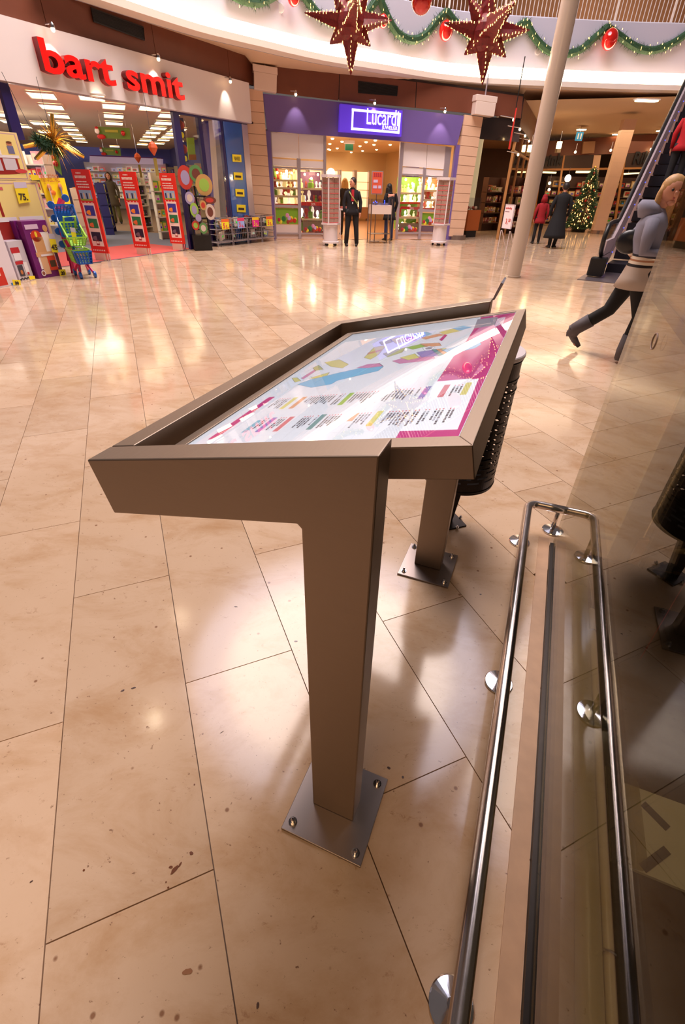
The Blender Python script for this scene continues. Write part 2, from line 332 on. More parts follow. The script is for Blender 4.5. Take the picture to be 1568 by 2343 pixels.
mp = [('blue', W((548, 360), (605, 373), (690, 358), (712, 344), (770, 330), (805, 322), (885, 303), (907, 285), (888, 272), (840, 280), (800, 294), (720, 311), (660, 326), (600, 340))),
      ('pink', W((792, 291), (842, 275), (890, 271), (906, 283), (880, 286), (842, 291))), ('yel', W((524, 333), (546, 331), (562, 345), (537, 351))), ('yel', W((595, 335), (650, 318), (682, 309), (672, 322), (622, 335))),
      ('oli', W((612, 291), (636, 279), (656, 297), (622, 303))), ('yel', W((660, 268), (722, 256), (762, 276), (735, 292), (688, 286))), ('pink', W((562, 334), (618, 299), (624, 304), (572, 338))),
      ('yel', W((868, 205), (920, 196), (885, 237), (852, 256), (826, 248))), ('org', W((842, 228), (900, 214), (895, 220), (840, 236))), ('oli', W((888, 184), (935, 170), (945, 184), (900, 196))), ('yel', W((935, 172), (988, 160), (1010, 180), (960, 190))),
      ('pink', W((990, 168), (1030, 160), (1045, 175), (1008, 184))), ('cyan', W((1035, 152), (1085, 140), (1110, 150), (1060, 166))), ('org', W((1060, 166), (1140, 148), (1160, 154), (1085, 172))), ('yel', W((1140, 142), (1195, 128), (1235, 135), (1160, 152))),
      ('blue', W((1193, 126), (1240, 115), (1277, 121), (1225, 136))), ('mag', W((1140, 174), (1163, 151), (1174, 154), (1151, 178))), ('pink', W((943, 262), (1000, 246), (1050, 243), (1115, 240), (1122, 250), (1082, 261), (975, 273))),
      ('yel', W((975, 248), (1038, 231), (1057, 248), (1010, 258))), ('vio', W((1045, 226), (1108, 214), (1138, 240), (1066, 246))), ('teal', W((1108, 214), (1125, 212), (1160, 236), (1138, 240))), ('org', W((1125, 212), (1145, 210), (1180, 232), (1160, 236))),
      ('yel', W((1145, 210), (1165, 208), (1200, 228), (1180, 232))), ('oli', W((905, 232), (950, 214), (1000, 206), (985, 226), (925, 246))), ('green', W((1000, 206), (1060, 192), (1090, 200), (1030, 214))), ('org', W((1060, 190), (1140, 186), (1150, 198), (1085, 204))),
      ('blue', W((1148, 216), (1200, 205), (1258, 182), (1308, 180), (1316, 192), (1290, 208), (1215, 226), (1180, 230))), ('wht', W((1070, 207), (1098, 200), (1124, 204), (1106, 217), (1078, 219))), ('grey', W((1082, 209), (1098, 204), (1113, 206), (1102, 213), (1087, 214)))]
out = []
for k, q in list(mp):                        # thin dark outlines
    for a, b in zip(q, q[1:]+q[:1]):
        s_ = (b-a).normalized().cross(KN)*.0005; out.append(('ink', [a-s_, b-s_, b+s_, a+s_]))
pm('print_map', mp+out)
tb = []
def bar(k, x0, y0, x1, y1, w):
    a = uv(x0, y0); b = uv(x1, y1); u = (a[0]+b[0])/2; tb.append((k, KU((u-w, a[1]), (u+w, a[1]), (u+w, b[1]), (u-w, b[1]))))
a = uv(185, 588); b = uv(440, 412); tb.append(('mag', KU((a[0]-.008, a[1]), (a[0]+.010, a[1]), (a[0]+.010, b[1]), (a[0]-.008, b[1]))))
for k, q in (('yel', (478, 462, 543, 413)), ('org', (516, 460, 582, 411)), ('green', (722, 445, 778, 394)), ('vio', (1057, 418, 1100, 366)), ('red', (1135, 412, 1182, 359)), ('yel', (1232, 402, 1272, 350)),
             ('cyan', (320, 560, 392, 508)), ('vio', (375, 558, 457, 497)), ('red', (450, 555, 530, 493)), ('teal', (590, 547, 664, 483)), ('org', (765, 512, 795, 478)), ('yel', (838, 532, 902, 468))): bar(k, *q, .006)
ru = random.Random(3)
for (ra, rb, na, tabs) in ((uv(430, 452), uv(1245, 402), 62, (543, 582, 778, 1100, 1182, 1272)), (uv(330, 560), uv(1200, 520), 66, (392, 457, 530, 664, 795, 902))):
    vt = uv(545, 412)[1] if na == 62 else uv(457, 497)[1]
    tu = [uv(x, 412-(x-543)*.085)[0] if na == 62 else uv(x, 497-(x-457)*.06)[0] for x in tabs]
    for k in range(na):
        u = ra[0]+(rb[0]-ra[0])*k/na
        if min(abs(u-t) for t in tu) < .012 or ru.random() < .16: continue
        L_ = ru.uniform(.03, .065); dash = vt-.012
        tb.append(('red', KU((u-.0012, dash+.004), (u+.0012, dash+.004), (u+.0012, dash+.010), (u-.0012, dash+.010))))
        v = dash
        while v > dash-L_:
            w = ru.uniform(.004, .010); tb.append(('ink' if ru.random() < .8 else 'ink2', KU((u-.0019, v-w), (u+.0019, v-w), (u+.0019, v), (u-.0019, v)))); v -= w+.0016
pm('print_index', tb)
glassmat('clear_glass', (252, 252, 252), .0, 1.5)
MB().prism([kt(u0, v0, -.0022), kt(u1, v0, -.0022), kt(u1, v1, -.0022), kt(u0, v1, -.0022)], KN*.0006).done('glass_cover', MATS['clear_glass'], desk)
_o = K0+KE2*1.21; _q = lambda x, y: PL(_o.xy, (_o+KE1).xy, x, y)
MB().prism([_q(1130.5, 681), _q(1151, 641), _q(1156, 644), _q(1136, 680)], -KE2*.05).done('end_fin', STEEL, desk); MB().prism([_q(1151, 641), _q(1160, 628), _q(1163, 631), _q(1156, 644)], -KE2*.05).done('end_fin_tip', CHR, desk)
_sm = M('stain_brown', (112, 62, 30), .25); _sd = M('stain_dark', (88, 66, 60), .3)
for _x, _y, _a, _b, _an, _m in ((400, 1990, .020, .009, .9, _sm), (391, 1984, .009, .005, 0, _sm), (412, 1978, .012, .004, 1.2, _sm), (438, 1952, .010, .007, -.6, _sm), (385, 2031, .005, .004, 0, _sm), (380, 2018, .003, .003, 0, _sm), (590, 2301, .006, .009, 0, _sd), (540, 1388, .013, .004, -.1, _sd), (306, 1574, .014, .006, .3, _sd), (281, 1580, .012, .006, .5, _sd),
        (1100, 1360, .008, .006, 0, _sd), (890, 1757, .010, .007, -.5, _sd), (922, 1778, .006, .007, 0, _sd), (508, 1675, .012, .0015, .7, _sd), (430, 2223, .020, .009, .2, M('stain_pale', (160, 112, 80), .3)), (677, 1467, .013, .006, 0, M('stain_grey', (150, 138, 150), .3)), (261, 1458, .004, .006, 0, _sm), (445, 1795, .004, .004, 0, _sm), (192, 1991, .005, .004, 0, _sm), (72, 2017, .007, .003, .6, _sd)):
    _c = F(_x, _y, .0005); _r = random.Random(_x); _n = 12
    MB().prism([_c+V((_a*cos(_an), _a*sin(_an), 0))*.62*cos(2*pi*k/_n)*_r.uniform(.75, 1.1)+V((-_b*sin(_an), _b*cos(_an), 0))*.62*sin(2*pi*k/_n)*_r.uniform(.75, 1.1) for k in range(_n)], V((0, 0, .0006))).done('stain', _m, slab)
# ============================================================= LITTER BIN
BLK = M('dark_bronze_metal', (46, 38, 36), .38, .7); bc = V((.585, 2.035, 0)); br = .173
lb = thing('litter_bin', 'dark slotted metal litter bin with a pale lid behind the information desk', 'bin', bc)
sh = MB(); n = 72; z0, z1 = .285, .915; slots = [(.345+.0245*i) for i in range(20)]
zs = [z0]
for s_ in slots: zs += [s_, s_+.009]
zs.append(z1)
def rp(k, z, r_=br): return bc+V((r_*cos(2*pi*k/n), r_*sin(2*pi*k/n), z))
for i in range(len(zs)-1):
    slot = i % 2 == 1; off = (i//2) % 2
    for k in range(n):
        if slot and (k+off*3) % 6 in (0, 1, 2, 3): continue
        b_ = len(sh.v); sh.v += [rp(k, zs[i]), rp(k+1, zs[i]), rp(k+1, zs[i+1]), rp(k, zs[i+1])]; sh.f.append((b_, b_+1, b_+2, b_+3)); sh.i.append(0)
o = sh.done('slotted_body', BLK, lb)
so = o.modifiers.new('s', 'SOLIDIFY'); so.thickness = .002; so.offset = -1
MB().lathe([(.02, .286), (br-.004, .286), (br-.004, .290), (.02, .290)], bc, 48).done('bottom', BLK, lb)
for z in (.30, .78, .83, .905): MB().tube([rp(k*2, z, br+.001) for k in range(n//2)], .003, 6, closed=True).done('hoop', BLK, lb)
MB().lathe([(.03, .914), (br+.006, .914), (br+.008, .918), (br+.008, .930), (br+.004, .934), (.03, .934)], bc, 64).done('lid', M('pale_aluminium', (216, 208, 216), .45, .1), lb)
lg = MB(); lg.prism([bc+KE1*-.035+KE2*-.02+V((0, 0, z)) for z in (.0,)]+[bc+KE1*.012+KE2*-.02, bc+KE1*.045+KE2*-.02+V((0, 0, .30)), bc+KE1*-.045+KE2*-.02+V((0, 0, .30))], KE2*.03).done('leg', BLK, lb)
ft = MB().box(bc+V((0, 0, .004)), (.13, .13, .008), .37).done('foot_plate', BLK, lb)
for a_, b_ in ((-.05, -.05), (.05, -.05), (.05, .05), (-.05, .05)): MB().lathe([(.009, .008), (.009, .016), (.005, .016), (.004, .024)], bc+KE1*a_+KE2*b_, 10).done('bolt', CHR, ft)
# ============================================================= LOW RAIL
rl = thing('floor_rail', 'low bent stainless steel tube rail on round floor flanges along the glass wall', 'rail', GL(-.16, -.8))
r0 = .021; zr = .15; uR = -.158; vE = .118
path = [GL(uR, -2.6+.02*k, zr) for k in range(0, 1)]+[GL(uR, -2.0, zr), GL(uR, -1.0, zr), GL(uR, vE-.06, zr)]
for k in range(1, 9): a = k/8*pi/2; path.append(GL(uR+.05-.05*cos(a), vE-.05+.05*sin(a), zr))
path += [GL(-.05, vE, zr), GL(.03, vE, zr)]
STT = brushed('polished_tube', (196, 186, 182), .2); MB().tube(path, r0, 20).done('tube', STT, rl, smooth=True)
for p_ in (GL(uR, -.035), GL(uR, -.935), GL(uR, -1.825), GL(-.004, .135)):
    sp = MB().tube([p_+V((0, 0, .012)), p_+V((0, 0, zr-.012))], .011, 12).done('support', STT, rl, smooth=True)
    MB().lathe([(.051, 0), (.051, .006), (.048, .009), (.012, .014)], p_, 32).done('flange', CHR, sp)
# ============================================================= GLASS LIFT
gl = glassmat('lift_glass', (210, 206, 190), .0, 1.38)
lift = thing('glass_lift', 'glass walled lift enclosure with a steel foot channel and dark machinery inside', 'lift', GL(.6, -1.2))
MB().prism([GL(0, 0, .005), GL(.012, 0, .005), GL(.012, -3.4, .005), GL(0, -3.4, .005)], V((0, 0, 3.6))).done('glass_pane', gl, lift)
MB().prism([GL(.016, 0, .005), GL(.016, -.012, .005), GL(1.9, -.012, .005), GL(1.9, 0, .005)], V((0, 0, 3.6))).done('glass_pane', gl, lift)
DKS = brushed('dark_channel', (50, 46, 44), .4)
MB().box(GL(-.004, -1.73, .012), (.016, 3.44, .024), -atan2(GE2.x, GE2.y)).done('foot_channel', DKS, lift)
MB().box(GL(.02, -1.73, .007), (.012, 3.44, .014), -atan2(GE2.x, GE2.y)).done('foot_channel', DKS, lift)
th = -atan2(GE2.x, GE2.y); BG = M('beige_enamel', (226, 212, 176), .35, coat=.3); SILL = M('sill_stone', (196, 158, 126), .4, var=.2, scale=14)
PIT = M('pit_floor', (22, 14, 9), .4, var=.4, scale=3)  # dark of the unlit pit put into the colour of a floor-level plate
MB().box(GL(-.040, -1.7, .002), (.052, 3.5, .004), th).done('stone_sill', SILL, lift)
MB().box(GL(.062, -1.7, .001), (.085, 3.4, .004), th).done('inner_sill', M('inner_sill', (150, 132, 104), .4, var=.15, scale=9), lift)
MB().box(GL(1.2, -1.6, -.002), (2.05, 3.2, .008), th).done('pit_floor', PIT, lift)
MB().tube([GL(.128, -3.3, .012), GL(.128, -.30, .012)], .030, 20).done('hydraulic_pipe', BG, lift, smooth=True)
MB().tube([GL(.128, -.30, .012), GL(.128, -.12, .012)], .033, 20).done('pipe_sleeve', BG, lift, smooth=True)
cn = MB().tube([GL(.172, -3.3, .014), GL(.172, -.42, .014)], .0125, 12).done('conduit', BG, lift, smooth=True)
for v in (-.55, -1.60): MB().tube([GL(.172+.015*cos(a), v, .014+.015*sin(a)) for a in [k*pi/6-.3 for k in range(7)]], .004, 6).done('clip', CHR, cn); 
MB().tube([GL(.172, -.42, .014), GL(.176, -.36, .012), GL(.172, -.25, .01), GL(.16, -.18, .01)], .003, 6).done('cable', M('grey_cable', (150, 140, 128), .5), lift)
sb = MB(); sb.box(GL(.70, -1.275, .012), (.92, .235, .012), th).done('slotted_beam', M('grey_enamel', (206, 204, 186), .45), lift)
for a_, b_, an, ln in ((.315, -1.225, .9, .075), (.30, -1.345, -.75, .10)): MB().box(GL(a_, b_, .0185), (.022, ln, .003), th+an).done('slot', M('slot_shadow_metal', (40, 32, 26), .6), lift.children[0] if False else lift)
acr = glassmat('acrylic', (235, 232, 215), .02, 1.4, .06)
MB().prism([GL(.185, -1.13, .02), GL(.185, -1.40, .02), GL(.265, -1.39, .02), GL(.275, -1.38, .02), GL(.275, -1.15, .02), GL(.262, -1.135, .02)], V((0, 0, .012))).done('acrylic_guard', acr, lift)
bar_ = MB().box(GL(.018, -1.75, 1.21), (.022, 3.22, .030), th).done('hand_bar', M('bronze_bar', (92, 74, 60), .4, .5), lift)
for q in [(1392, 1240)]:
    w = GL(.312, .03); MB().box(w+V((0, 0, 1.8)), (.105, .03, 3.6), th).done('beige_column', M('pale_column', (250, 240, 222), .4), lift)
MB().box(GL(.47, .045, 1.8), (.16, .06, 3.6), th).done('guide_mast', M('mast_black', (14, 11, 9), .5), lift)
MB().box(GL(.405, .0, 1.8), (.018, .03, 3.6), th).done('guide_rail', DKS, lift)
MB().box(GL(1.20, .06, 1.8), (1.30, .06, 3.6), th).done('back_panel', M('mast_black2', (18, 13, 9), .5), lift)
MB().tube([GL(.20, .10, .06), GL(.62, -.02, .16), GL(1.05, -.12, .26)], .016, 12).done('bracing_pole', BG, lift, smooth=True)
MB().prism([GL(.345, -.02, .02), GL(.385, -.02, .02), GL(.385, -.02, .17), GL(.345, -.02, .15)], GE2*.03).done('clamp', M('ochre_clamp', (176, 120, 52), .4), lift)
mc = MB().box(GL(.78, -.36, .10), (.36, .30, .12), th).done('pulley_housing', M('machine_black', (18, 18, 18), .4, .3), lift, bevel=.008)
MB().box(GL(.74, -.33, .166), (.22, .14, .012), th).done('cover_plate', M('machine_grey', (150, 160, 150), .3, .4), mc)
MB().lathe([(.06, .17), (.06, .19), (.04, .19), (.04, .18), (.015, .18), (.015, .20)], GL(.76, -.33, 0), 24).done('pulley_wheel', M('machine_wheel', (70, 78, 78), .3, .6), mc)
MB().tube([GL(.34, -.62, .012), GL(.60, .0, .6), GL(.9, .0, 1.5)], .0018, 6).done('red_wire', M('red_wire', (150, 20, 16), .5), lift)
lc = V(PL((G0.x, G0.y), (G0.x+GE2.x, G0.y+GE2.y), 1498, 781))
st = MB().tube([lc+GE2*.028*cos(a)+V((0, 0, .022*sin(a))) - GE1*.0012 for a in [k*pi/16 for k in range(32)]], .0016, 5, closed=True).done('ring_decal', M('decal', (150, 120, 110), .5), lift)
text('decal_lettering', 'glass', .016, .0006, M('decal', (150, 120, 110), .5), lc-GE1*.0012-GE2*.045-V((0, 0, .004)), -GE2, (0, 0, 1), lift) if False else None
# ============================================================= ARCADE SHELL
A0, A1 = V((-5.47, 11.03)), V((-4.19, 13.61)); AD = (A1-A0).normalized(); AN = V((AD.y, -AD.x, 0)); AD = V((AD.x, AD.y, 0))
L0_ = V((-2.70, 16.70)); LD = V((cos(.2), sin(.2), 0)); LN = V((LD.y, -LD.x, 0))
def PA(x, y, off=0): return PL(A0, A1, x, y, off)
def PB(x, y, off=0): return PL(L0_, L0_+LD.xy, x, y, off)
def AU(u, z, off=0): return V((A0.x, A0.y, 0))+AD*u+AN*off+V((0, 0, z))
def LU(u, z, off=0): return V((L0_.x, L0_.y, 0))+LD*u+LN*off+V((0, 0, z))
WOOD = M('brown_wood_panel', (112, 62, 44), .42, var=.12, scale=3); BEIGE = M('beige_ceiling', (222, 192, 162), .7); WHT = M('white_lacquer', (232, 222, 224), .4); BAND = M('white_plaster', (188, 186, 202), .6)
STONE = M('stone_block', (222, 184, 156), .5, var=.06, scale=5); VENT = M('vent_black', (12, 8, 8), .6); DBLUE = M('navy_frame', (38, 28, 92), .35); PURP = M('purple_lacquer', (112, 92, 160), .4)
SILV = M('silver_frame', (190, 176, 184), .3, .5)
def plist(*p): return list(p)
def quad(name, f, px, off, ext, mt, parent=None, th_=None):       # polygon drawn on a facade plane, ext metres thick behind its face
    nrm = {'A': AN, 'L': LN}.get(th_)
    pts = [f(x, y, off) for x, y in px]
    n = nrm if nrm is not None else (pts[1]-pts[0]).cross(pts[2]-pts[1]).normalized()
    return MB().prism(pts, -n*ext).done(name, mt, parent)
def panels(owner, base, us, z0, z1, off, mt, name='panel', gap=.006, dep=.03):
    for a, b in zip(us, us[1:]):
        MB().prism([base(a+gap, z0, off), base(b-gap, z0, off), base(b-gap, z1, off), base(a+gap, z1, off)], -(AN if base is AU else LN)*dep).done(name, mt, owner)
# brown fascia over the toy shop (bowed with the ring: straight here), one panel per seam
fa = tag(MB().prism([AU(-4.6, 3.56), AU(6.38, 3.56), AU(6.38, 4.5), AU(-4.6, 4.5)], -AN*.05).done('trim_1', M('fascia_core', (40, 24, 20), .7)), kind='structure')
panels(fa, AU, [-4.57, -2.10, .34, 2.86, 5.33, 6.38], 3.57, 4.16, .03, WOOD)
# vent grilles
def grille(label, f, px, nrm):
    t = thing('vent_grille', label, 'vent', f(*px[0], .06))
    MB().prism([f(x, y, .05) for x, y in px], nrm*.01).done('back_plate', VENT, t)
    a, b, c, d = [f(x, y, .066) for x, y in px]
    for k in range(9):
        w = (k+.5)/9; MB().tube([a.lerp(d, w), b.lerp(c, w)], .006, 4).done('slat', M('vent_slat', (18, 12, 12), .5), t)
    MB().tube([a, b, c, d], .012, 4, closed=True).done('frame', M('vent_slat', (18, 12, 12), .5), t)
grille('long black vent grille in the brown fascia above the toy shop sign', PA, [(208, 18), (328, 62), (331, 92), (214, 49)], AN)
grille('black vent grille in the brown fascia above the jeweller lightbox', PB, [(820, 186), (911, 198), (909, 219), (820, 212)], LN)
# toy shop sign board and letters
sg = thing('shop_sign', 'long white sign board with thick red letters over the toy shop entrance', 'sign', AU(1, 3.1))
bo = MB(); bo.box(AU(.7, 3.165, .06), (10.6, .12, .81), atan2(AD.y, AD.x)); bo.done('board', WHT, sg)
MB().box(AU(.7, 2.752, .05), (10.6, .10, .018), atan2(AD.y, AD.x)).done('edge_strip', SILV, sg)
RED = M('red_letter', (226, 12, 10), .3, emit=.55, ecol=(255, 14, 6)); REDS = M('red_letter_side', (120, 16, 16), .4)
def fit_text(name, s, f, p0, p1, hgt, dep, mt, off, nrm, par, bold=0.0, side=None):
    a = f(*p0, off); b = f(*p1, off); o = text(name, s, 1, dep, mt, (0, 0, 0), (1, 0, 0), (0, 0, 1), None, bold=bold)
    xs = [v.co.x for v in o.data.vertices]; zs_ = [v.co.z for v in o.data.vertices]; w = max(xs)-min(xs); h = max(zs_)-min(zs_); z_ = min(zs_)
    X = (b-a); L_ = X.length; X.normalize(); x0 = min(xs); Y = nrm
    for v in o.data.vertices:
        c = v.co.copy(); v.co = a+X*((c.x-x0)/w*L_)+V((0, 0, (c.z-(0 if z_ > -.05 else 0))*hgt))+Y*(-c.y)
    if side:
        o.data.materials.append(side)
        o.data.update()
        for p_ in o.data.polygons:
            if abs(p_.normal.dot(nrm)) < .7: p_.material_index = 1
    WM.pop(o.name, None)
    if par is not None: o.parent = par; o.matrix_parent_inverse = wm(par).inverted()
    return o
def letters(name, s, f, p0, p1, hgt, dep, mt, off, nrm, par, bold, side):
    # one mesh per letter: cut the fitted word at its loose pieces
    o = fit_text(name, s, f, p0, p1, hgt, dep, mt, off, nrm, par, bold, side)
    return o
letters('lettering', 'bart', PA, (93, 163), (257, 197), .60, .13, RED, .125, AN, sg, .022, REDS)
letters('lettering', 'smit', PA, (283, 203), (414, 229), .60, .13, RED, .125, AN, sg, .022, REDS)
LAMPG = M('lamp_glow', (255, 225, 170), .3, emit=14, ecol=(255, 205, 140))
def spotlamp(p, tgt, label, power=12, nrm=AN, ang=70):
    t = thing('spotlight', label, 'spotlight', p, 'small spotlights along the shop fascias')
    MB().tube([p-nrm*.16+V((0, 0, .05)), p+V((0, 0, .04))], .012, 6).done('arm', CHR, t)
    MB().lathe([(.02, .06), (.04, .03), (.045, -.01), (.04, -.012)], p, 12).done('housing', CHR, t)
    MB().ball(p-V((0, 0, .03)), .034, 10, 6).done('bulb', LAMPG, t)
    spot(p-V((0, 0, .08)), tgt, power, (1, .84, .66), ang, .03)
for k, (x, y) in enumerate(((120, 62), (362, 131), (527, 183))):
    p = PA(x, y, .32); spotlamp(p, p-AN*.22-V((0, 0, .5)), 'small chrome spotlight over the toy shop sign, %s' % ('leftmost of three', 'middle of three', 'rightmost of three')[k], 16)
for k, (x, y) in enumerate(((677, 213), (858, 233), (1019, 252))):
    p = PB(x, y, .32); spotlamp(p, p-LN*.2-V((0, 0, .6)), 'small glowing spotlight over the purple jeweller fascia, %s' % ('left of its lightbox', 'right above its lightbox', 'right of its lightbox')[k], 18)
# fascia over the jeweller, slightly falling to the right as in the photo
fl_ = tag(quad('trim_2', PB, [(585, 132), (1197, 216), (1192, 272), (585, 208)], .0, .05, M('fascia_core', (40, 24, 20), .7)), kind='structure')
for pxs in ([(588, 138), (776, 165), (774, 230), (588, 208)], [(778, 165), (952, 188), (949, 247), (776, 230)], [(954, 188), (1196, 221), (1191, 271), (951, 247)]):
    quad('panel', PB, pxs, .03, .028, WOOD, fl_)
CORN = PB(1197, 240, 0); CORN.z = 0
# pier between the shops: stone blocks; then the pier right of the jeweller
def pier(name, fpt, topL, topR, botL, botR, n, off, depth, nrm, skip=0):
    o = tag(MB().prism([fpt(*topL, off-.01), fpt(*topR, off-.01), fpt(*botR, off-.01), fpt(*botL, off-.01)], -nrm*depth).done(name, M('joint', (170, 132, 106), .7)), kind='structure')
    tl, tr, bl, br_ = [fpt(*q, off) for q in (topL, topR, botL, botR)]
    for k in range(n):
        a, b = k/n, (k+1)/n; e = .006
        q = [tl.lerp(bl, a)-V((0, 0, e)), tr.lerp(br_, a)-V((0, 0, e)), tr.lerp(br_, b)+V((0, 0, e)), tl.lerp(bl, b)+V((0, 0, e))]
        MB().prism(q, -nrm*(depth-.0)).done('stone_block', STONE, o)
    return o
pier('wall_left', PB, (545, 200), (601, 205), (575, 549), (628, 553), 15, .12, .5, LN)
p2 = pier('wall_right', PB, (1064, 262), (1106, 268), (1028, 541), (1060, 541), 13, .12, .45, LN)
pl = MB(); c = PB(1044, 548, -.08); c.z = 0; pl.lathe([(.30, 0), (.30, .13)], c, 24); pl.done('steel_plinth', STEEL2, p2)
# white square boxes hung under the ceiling
def signbox(px, f, nrm, label):
    t = thing('sign_box', label, 'sign', f(*px[0], .2)); a, b, c_, d = [f(x, y, .34) for x, y in px]
    MB().prism([a, b, c_, d], -nrm*.30).done('body', M('cream_box', (226, 206, 196), .5), t, bevel=.01)
    w = (b-a).normalized()*.02; MB().prism([a-w+V((0, 0, .14)), b+w+V((0, 0, .14)), b+w, a-w], -nrm*.32+nrm*0).done('cap', M('cream_box', (226, 206, 196), .5), t, bevel=.01)
    MB().tube([(a+b)/2-nrm*.15+V((0, 0, .12)), (a+b)/2-nrm*.15+V((0, 0, .6))], .02, 8).done('hanger', SILV, t)
signbox([(581, 162), (634, 171), (633, 212), (582, 203)], PB, LN, 'blank cream square box hung on the fascia between the two shops')
signbox([(1091, 230), (1136, 236), (1131, 267), (1087, 261)], PB, LN, 'blank cream square box hung on the fascia right of the jeweller')
# ---- the ring: lip, light cove, white parapet, railing
lip = []
for x, y in [(95, -48), (160, -22), (230, 0), (346, 38), (459, 73), (540, 93), (600, 107), (737, 138), (880, 161), (1000, 180), (1104, 190), (1255, 197), (1400, 203), (1556, 207), (1720, 212)]:
    z = 4.06-(x-230)/900*.20 if x < 1130 else 3.86
    lip.append(F(x, y, z))
def smooth(pl_, n=4):
    out_ = []
    for i in range(len(pl_)-1):
        p0 = pl_[max(i-1, 0)]; p1 = pl_[i]; p2_ = pl_[i+1]; p3 = pl_[min(i+2, len(pl_)-1)]
        for k in range(n):
            t = k/n; out_.append(.5*((2*p1)+(p2_-p0)*t+(2*p0-5*p1+4*p2_-p3)*t*t+(3*p1-p0-3*p2_+p3)*t**3))
    return out_+[pl_[-1]]
lip = smooth(lip)
def offs(line, d, dz):
    o_ = []
    for i, q in enumerate(line):
        t = (line[min(i+1, len(line)-1)]-line[max(i-1, 0)]); t.z = 0; t.normalize(); o_.append(q+V((-t.y, t.x, 0))*d+V((0, 0, dz)))
    return o_
def ribbon(name, a, b, mt, parent=None, flip=False):
    n_ = len(a); vs_ = list(a)+list(b); fs_ = [(i, i+1, n_+i+1, n_+i) if not flip else (n_+i, n_+i+1, i+1, i) for i in range(n_-1)]
    return mesh(name, vs_, fs_, mt, parent, True)
def strip(name, prof, mt, parent=None):          # profile of (offset back, dz) swept along the ring
    ls = [offs(lip, d, dz) for d, dz in prof]; n_ = len(lip); vs_ = [q for l in ls for q in l]; fs_ = []
    for k in range(len(ls)-1):
        for i in range(n_-1): fs_.append((k*n_+i, k*n_+i+1, (k+1)*n_+i+1, (k+1)*n_+i))
    return autosmooth(mesh(name, vs_, fs_, mt, parent, False), 30)
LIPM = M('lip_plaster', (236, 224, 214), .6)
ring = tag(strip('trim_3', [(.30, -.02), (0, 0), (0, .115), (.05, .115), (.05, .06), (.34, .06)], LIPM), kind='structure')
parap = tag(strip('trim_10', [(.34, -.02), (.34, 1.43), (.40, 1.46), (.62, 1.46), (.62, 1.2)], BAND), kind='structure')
COVE = M('cove_tube_glow', (255, 236, 205), .4, emit=11, ecol=(255, 226, 190))
tag(strip('cove_light', [(.14, .066), (.30, .10), (.325, .40), (.338, .41), (.338, .066)], COVE, None), 'continuous glowing light strip in the cove under the white balcony', 'light strip')
# ceiling between lip and fascias
inner = offs(lip, .28, -.01); outer = []
for q in inner:
    t_ = None
    ua_ = (V((q.x, q.y, 0))-V((A0.x, A0.y, 0))).dot(AD); ub_ = (V((q.x, q.y, 0))-V((L0_.x, L0_.y, 0))).dot(LD)
    if ub_ < -.15: outer.append(AU(min(ua_, 6.5), 4.14, -.3))
    elif ub_ < 8.15: outer.append(LU(ub_, 4.14 if ub_ < 0 else 3.98-.045*ub_, -.3))
    else: outer.append(V((q.x+.3*(q.x-5), 27.5, 3.40)))
ceil = tag(ribbon('ceiling', inner, outer, BEIGE), kind='structure')
ce2 = MB(); ce2.flat([outer[-20] if False else LU(8.15, 3.60, -.3), V((9.0, 33, 3.38)), V((24, 33, 3.38)), V((24, 17.5, 3.75)), inner[-1]]); 
tag(ce2.done('ceiling', BEIGE), kind='structure')
def BN(x, y, d=.30):                              # pixel onto the balcony face
    ln_ = offs(lip, d, 0); r_ = ray(x, y); best = None
    for a, b in zip(ln_, ln_[1:]):
        dx, dy = b.x-a.x, b.y-a.y; den = r_.x*dy-r_.y*dx
        if abs(den) < 1e-9: continue
        t = (a.x*dy-a.y*dx)/den; s_ = ((r_.x*t-a.x)*dx+(r_.y*t-a.y)*dy)/(dx*dx+dy*dy)
        if -.001 <= s_ <= 1.001 and t > 0: best = CAM+r_*t; break
    return best
# balcony railing
rail = thing('balcony_railing', 'white metal balcony railing of thin upright bars on the upper floor', 'railing', (4, 18, 5.3))
BALM = M('white_bar', (216, 208, 206), .4); ln_ = offs(lip, .48, 1.45); seg = []; tot = 0
for a, b in zip(ln_, ln_[1:]): seg.append((tot, (b-a).length, a, b)); tot += (b-a).length
def along(s_):
    for t0, l_, a, b in seg:
        if t0 <= s_ <= t0+l_: return a.lerp(b, (s_-t0)/l_)
    return seg[-1][3]
bar_me = None; start = 6.0; nb = int((tot-start)/.115)
for k in range(min(nb, 235)):
    p = along(start+k*.115); post = k % 14 == 0
    if post: MB().box(p+V((0, 0, .55)), (.05, .05, 1.1), 0).done('post', M('post_bar', (226, 214, 206), .3), rail); continue
    if bar_me is None: o = MB().box((0, 0, .53), (.016, .016, 1.06)).done('baluster', BALM, rail); bar_me = o.data; o.matrix_parent_inverse = Matrix.Identity(4)
    else: o = D.objects.new('baluster', bar_me); COL.objects.link(o); o.parent = rail
    o.location = p-V(rail.location)
MB().tube([along(start+k*.6)+V((0, 0, 1.08)) for k in range(int((tot-start)/.6))], .035, 8).done('handrail', M('oak_rail', (176, 128, 92), .4), rail)
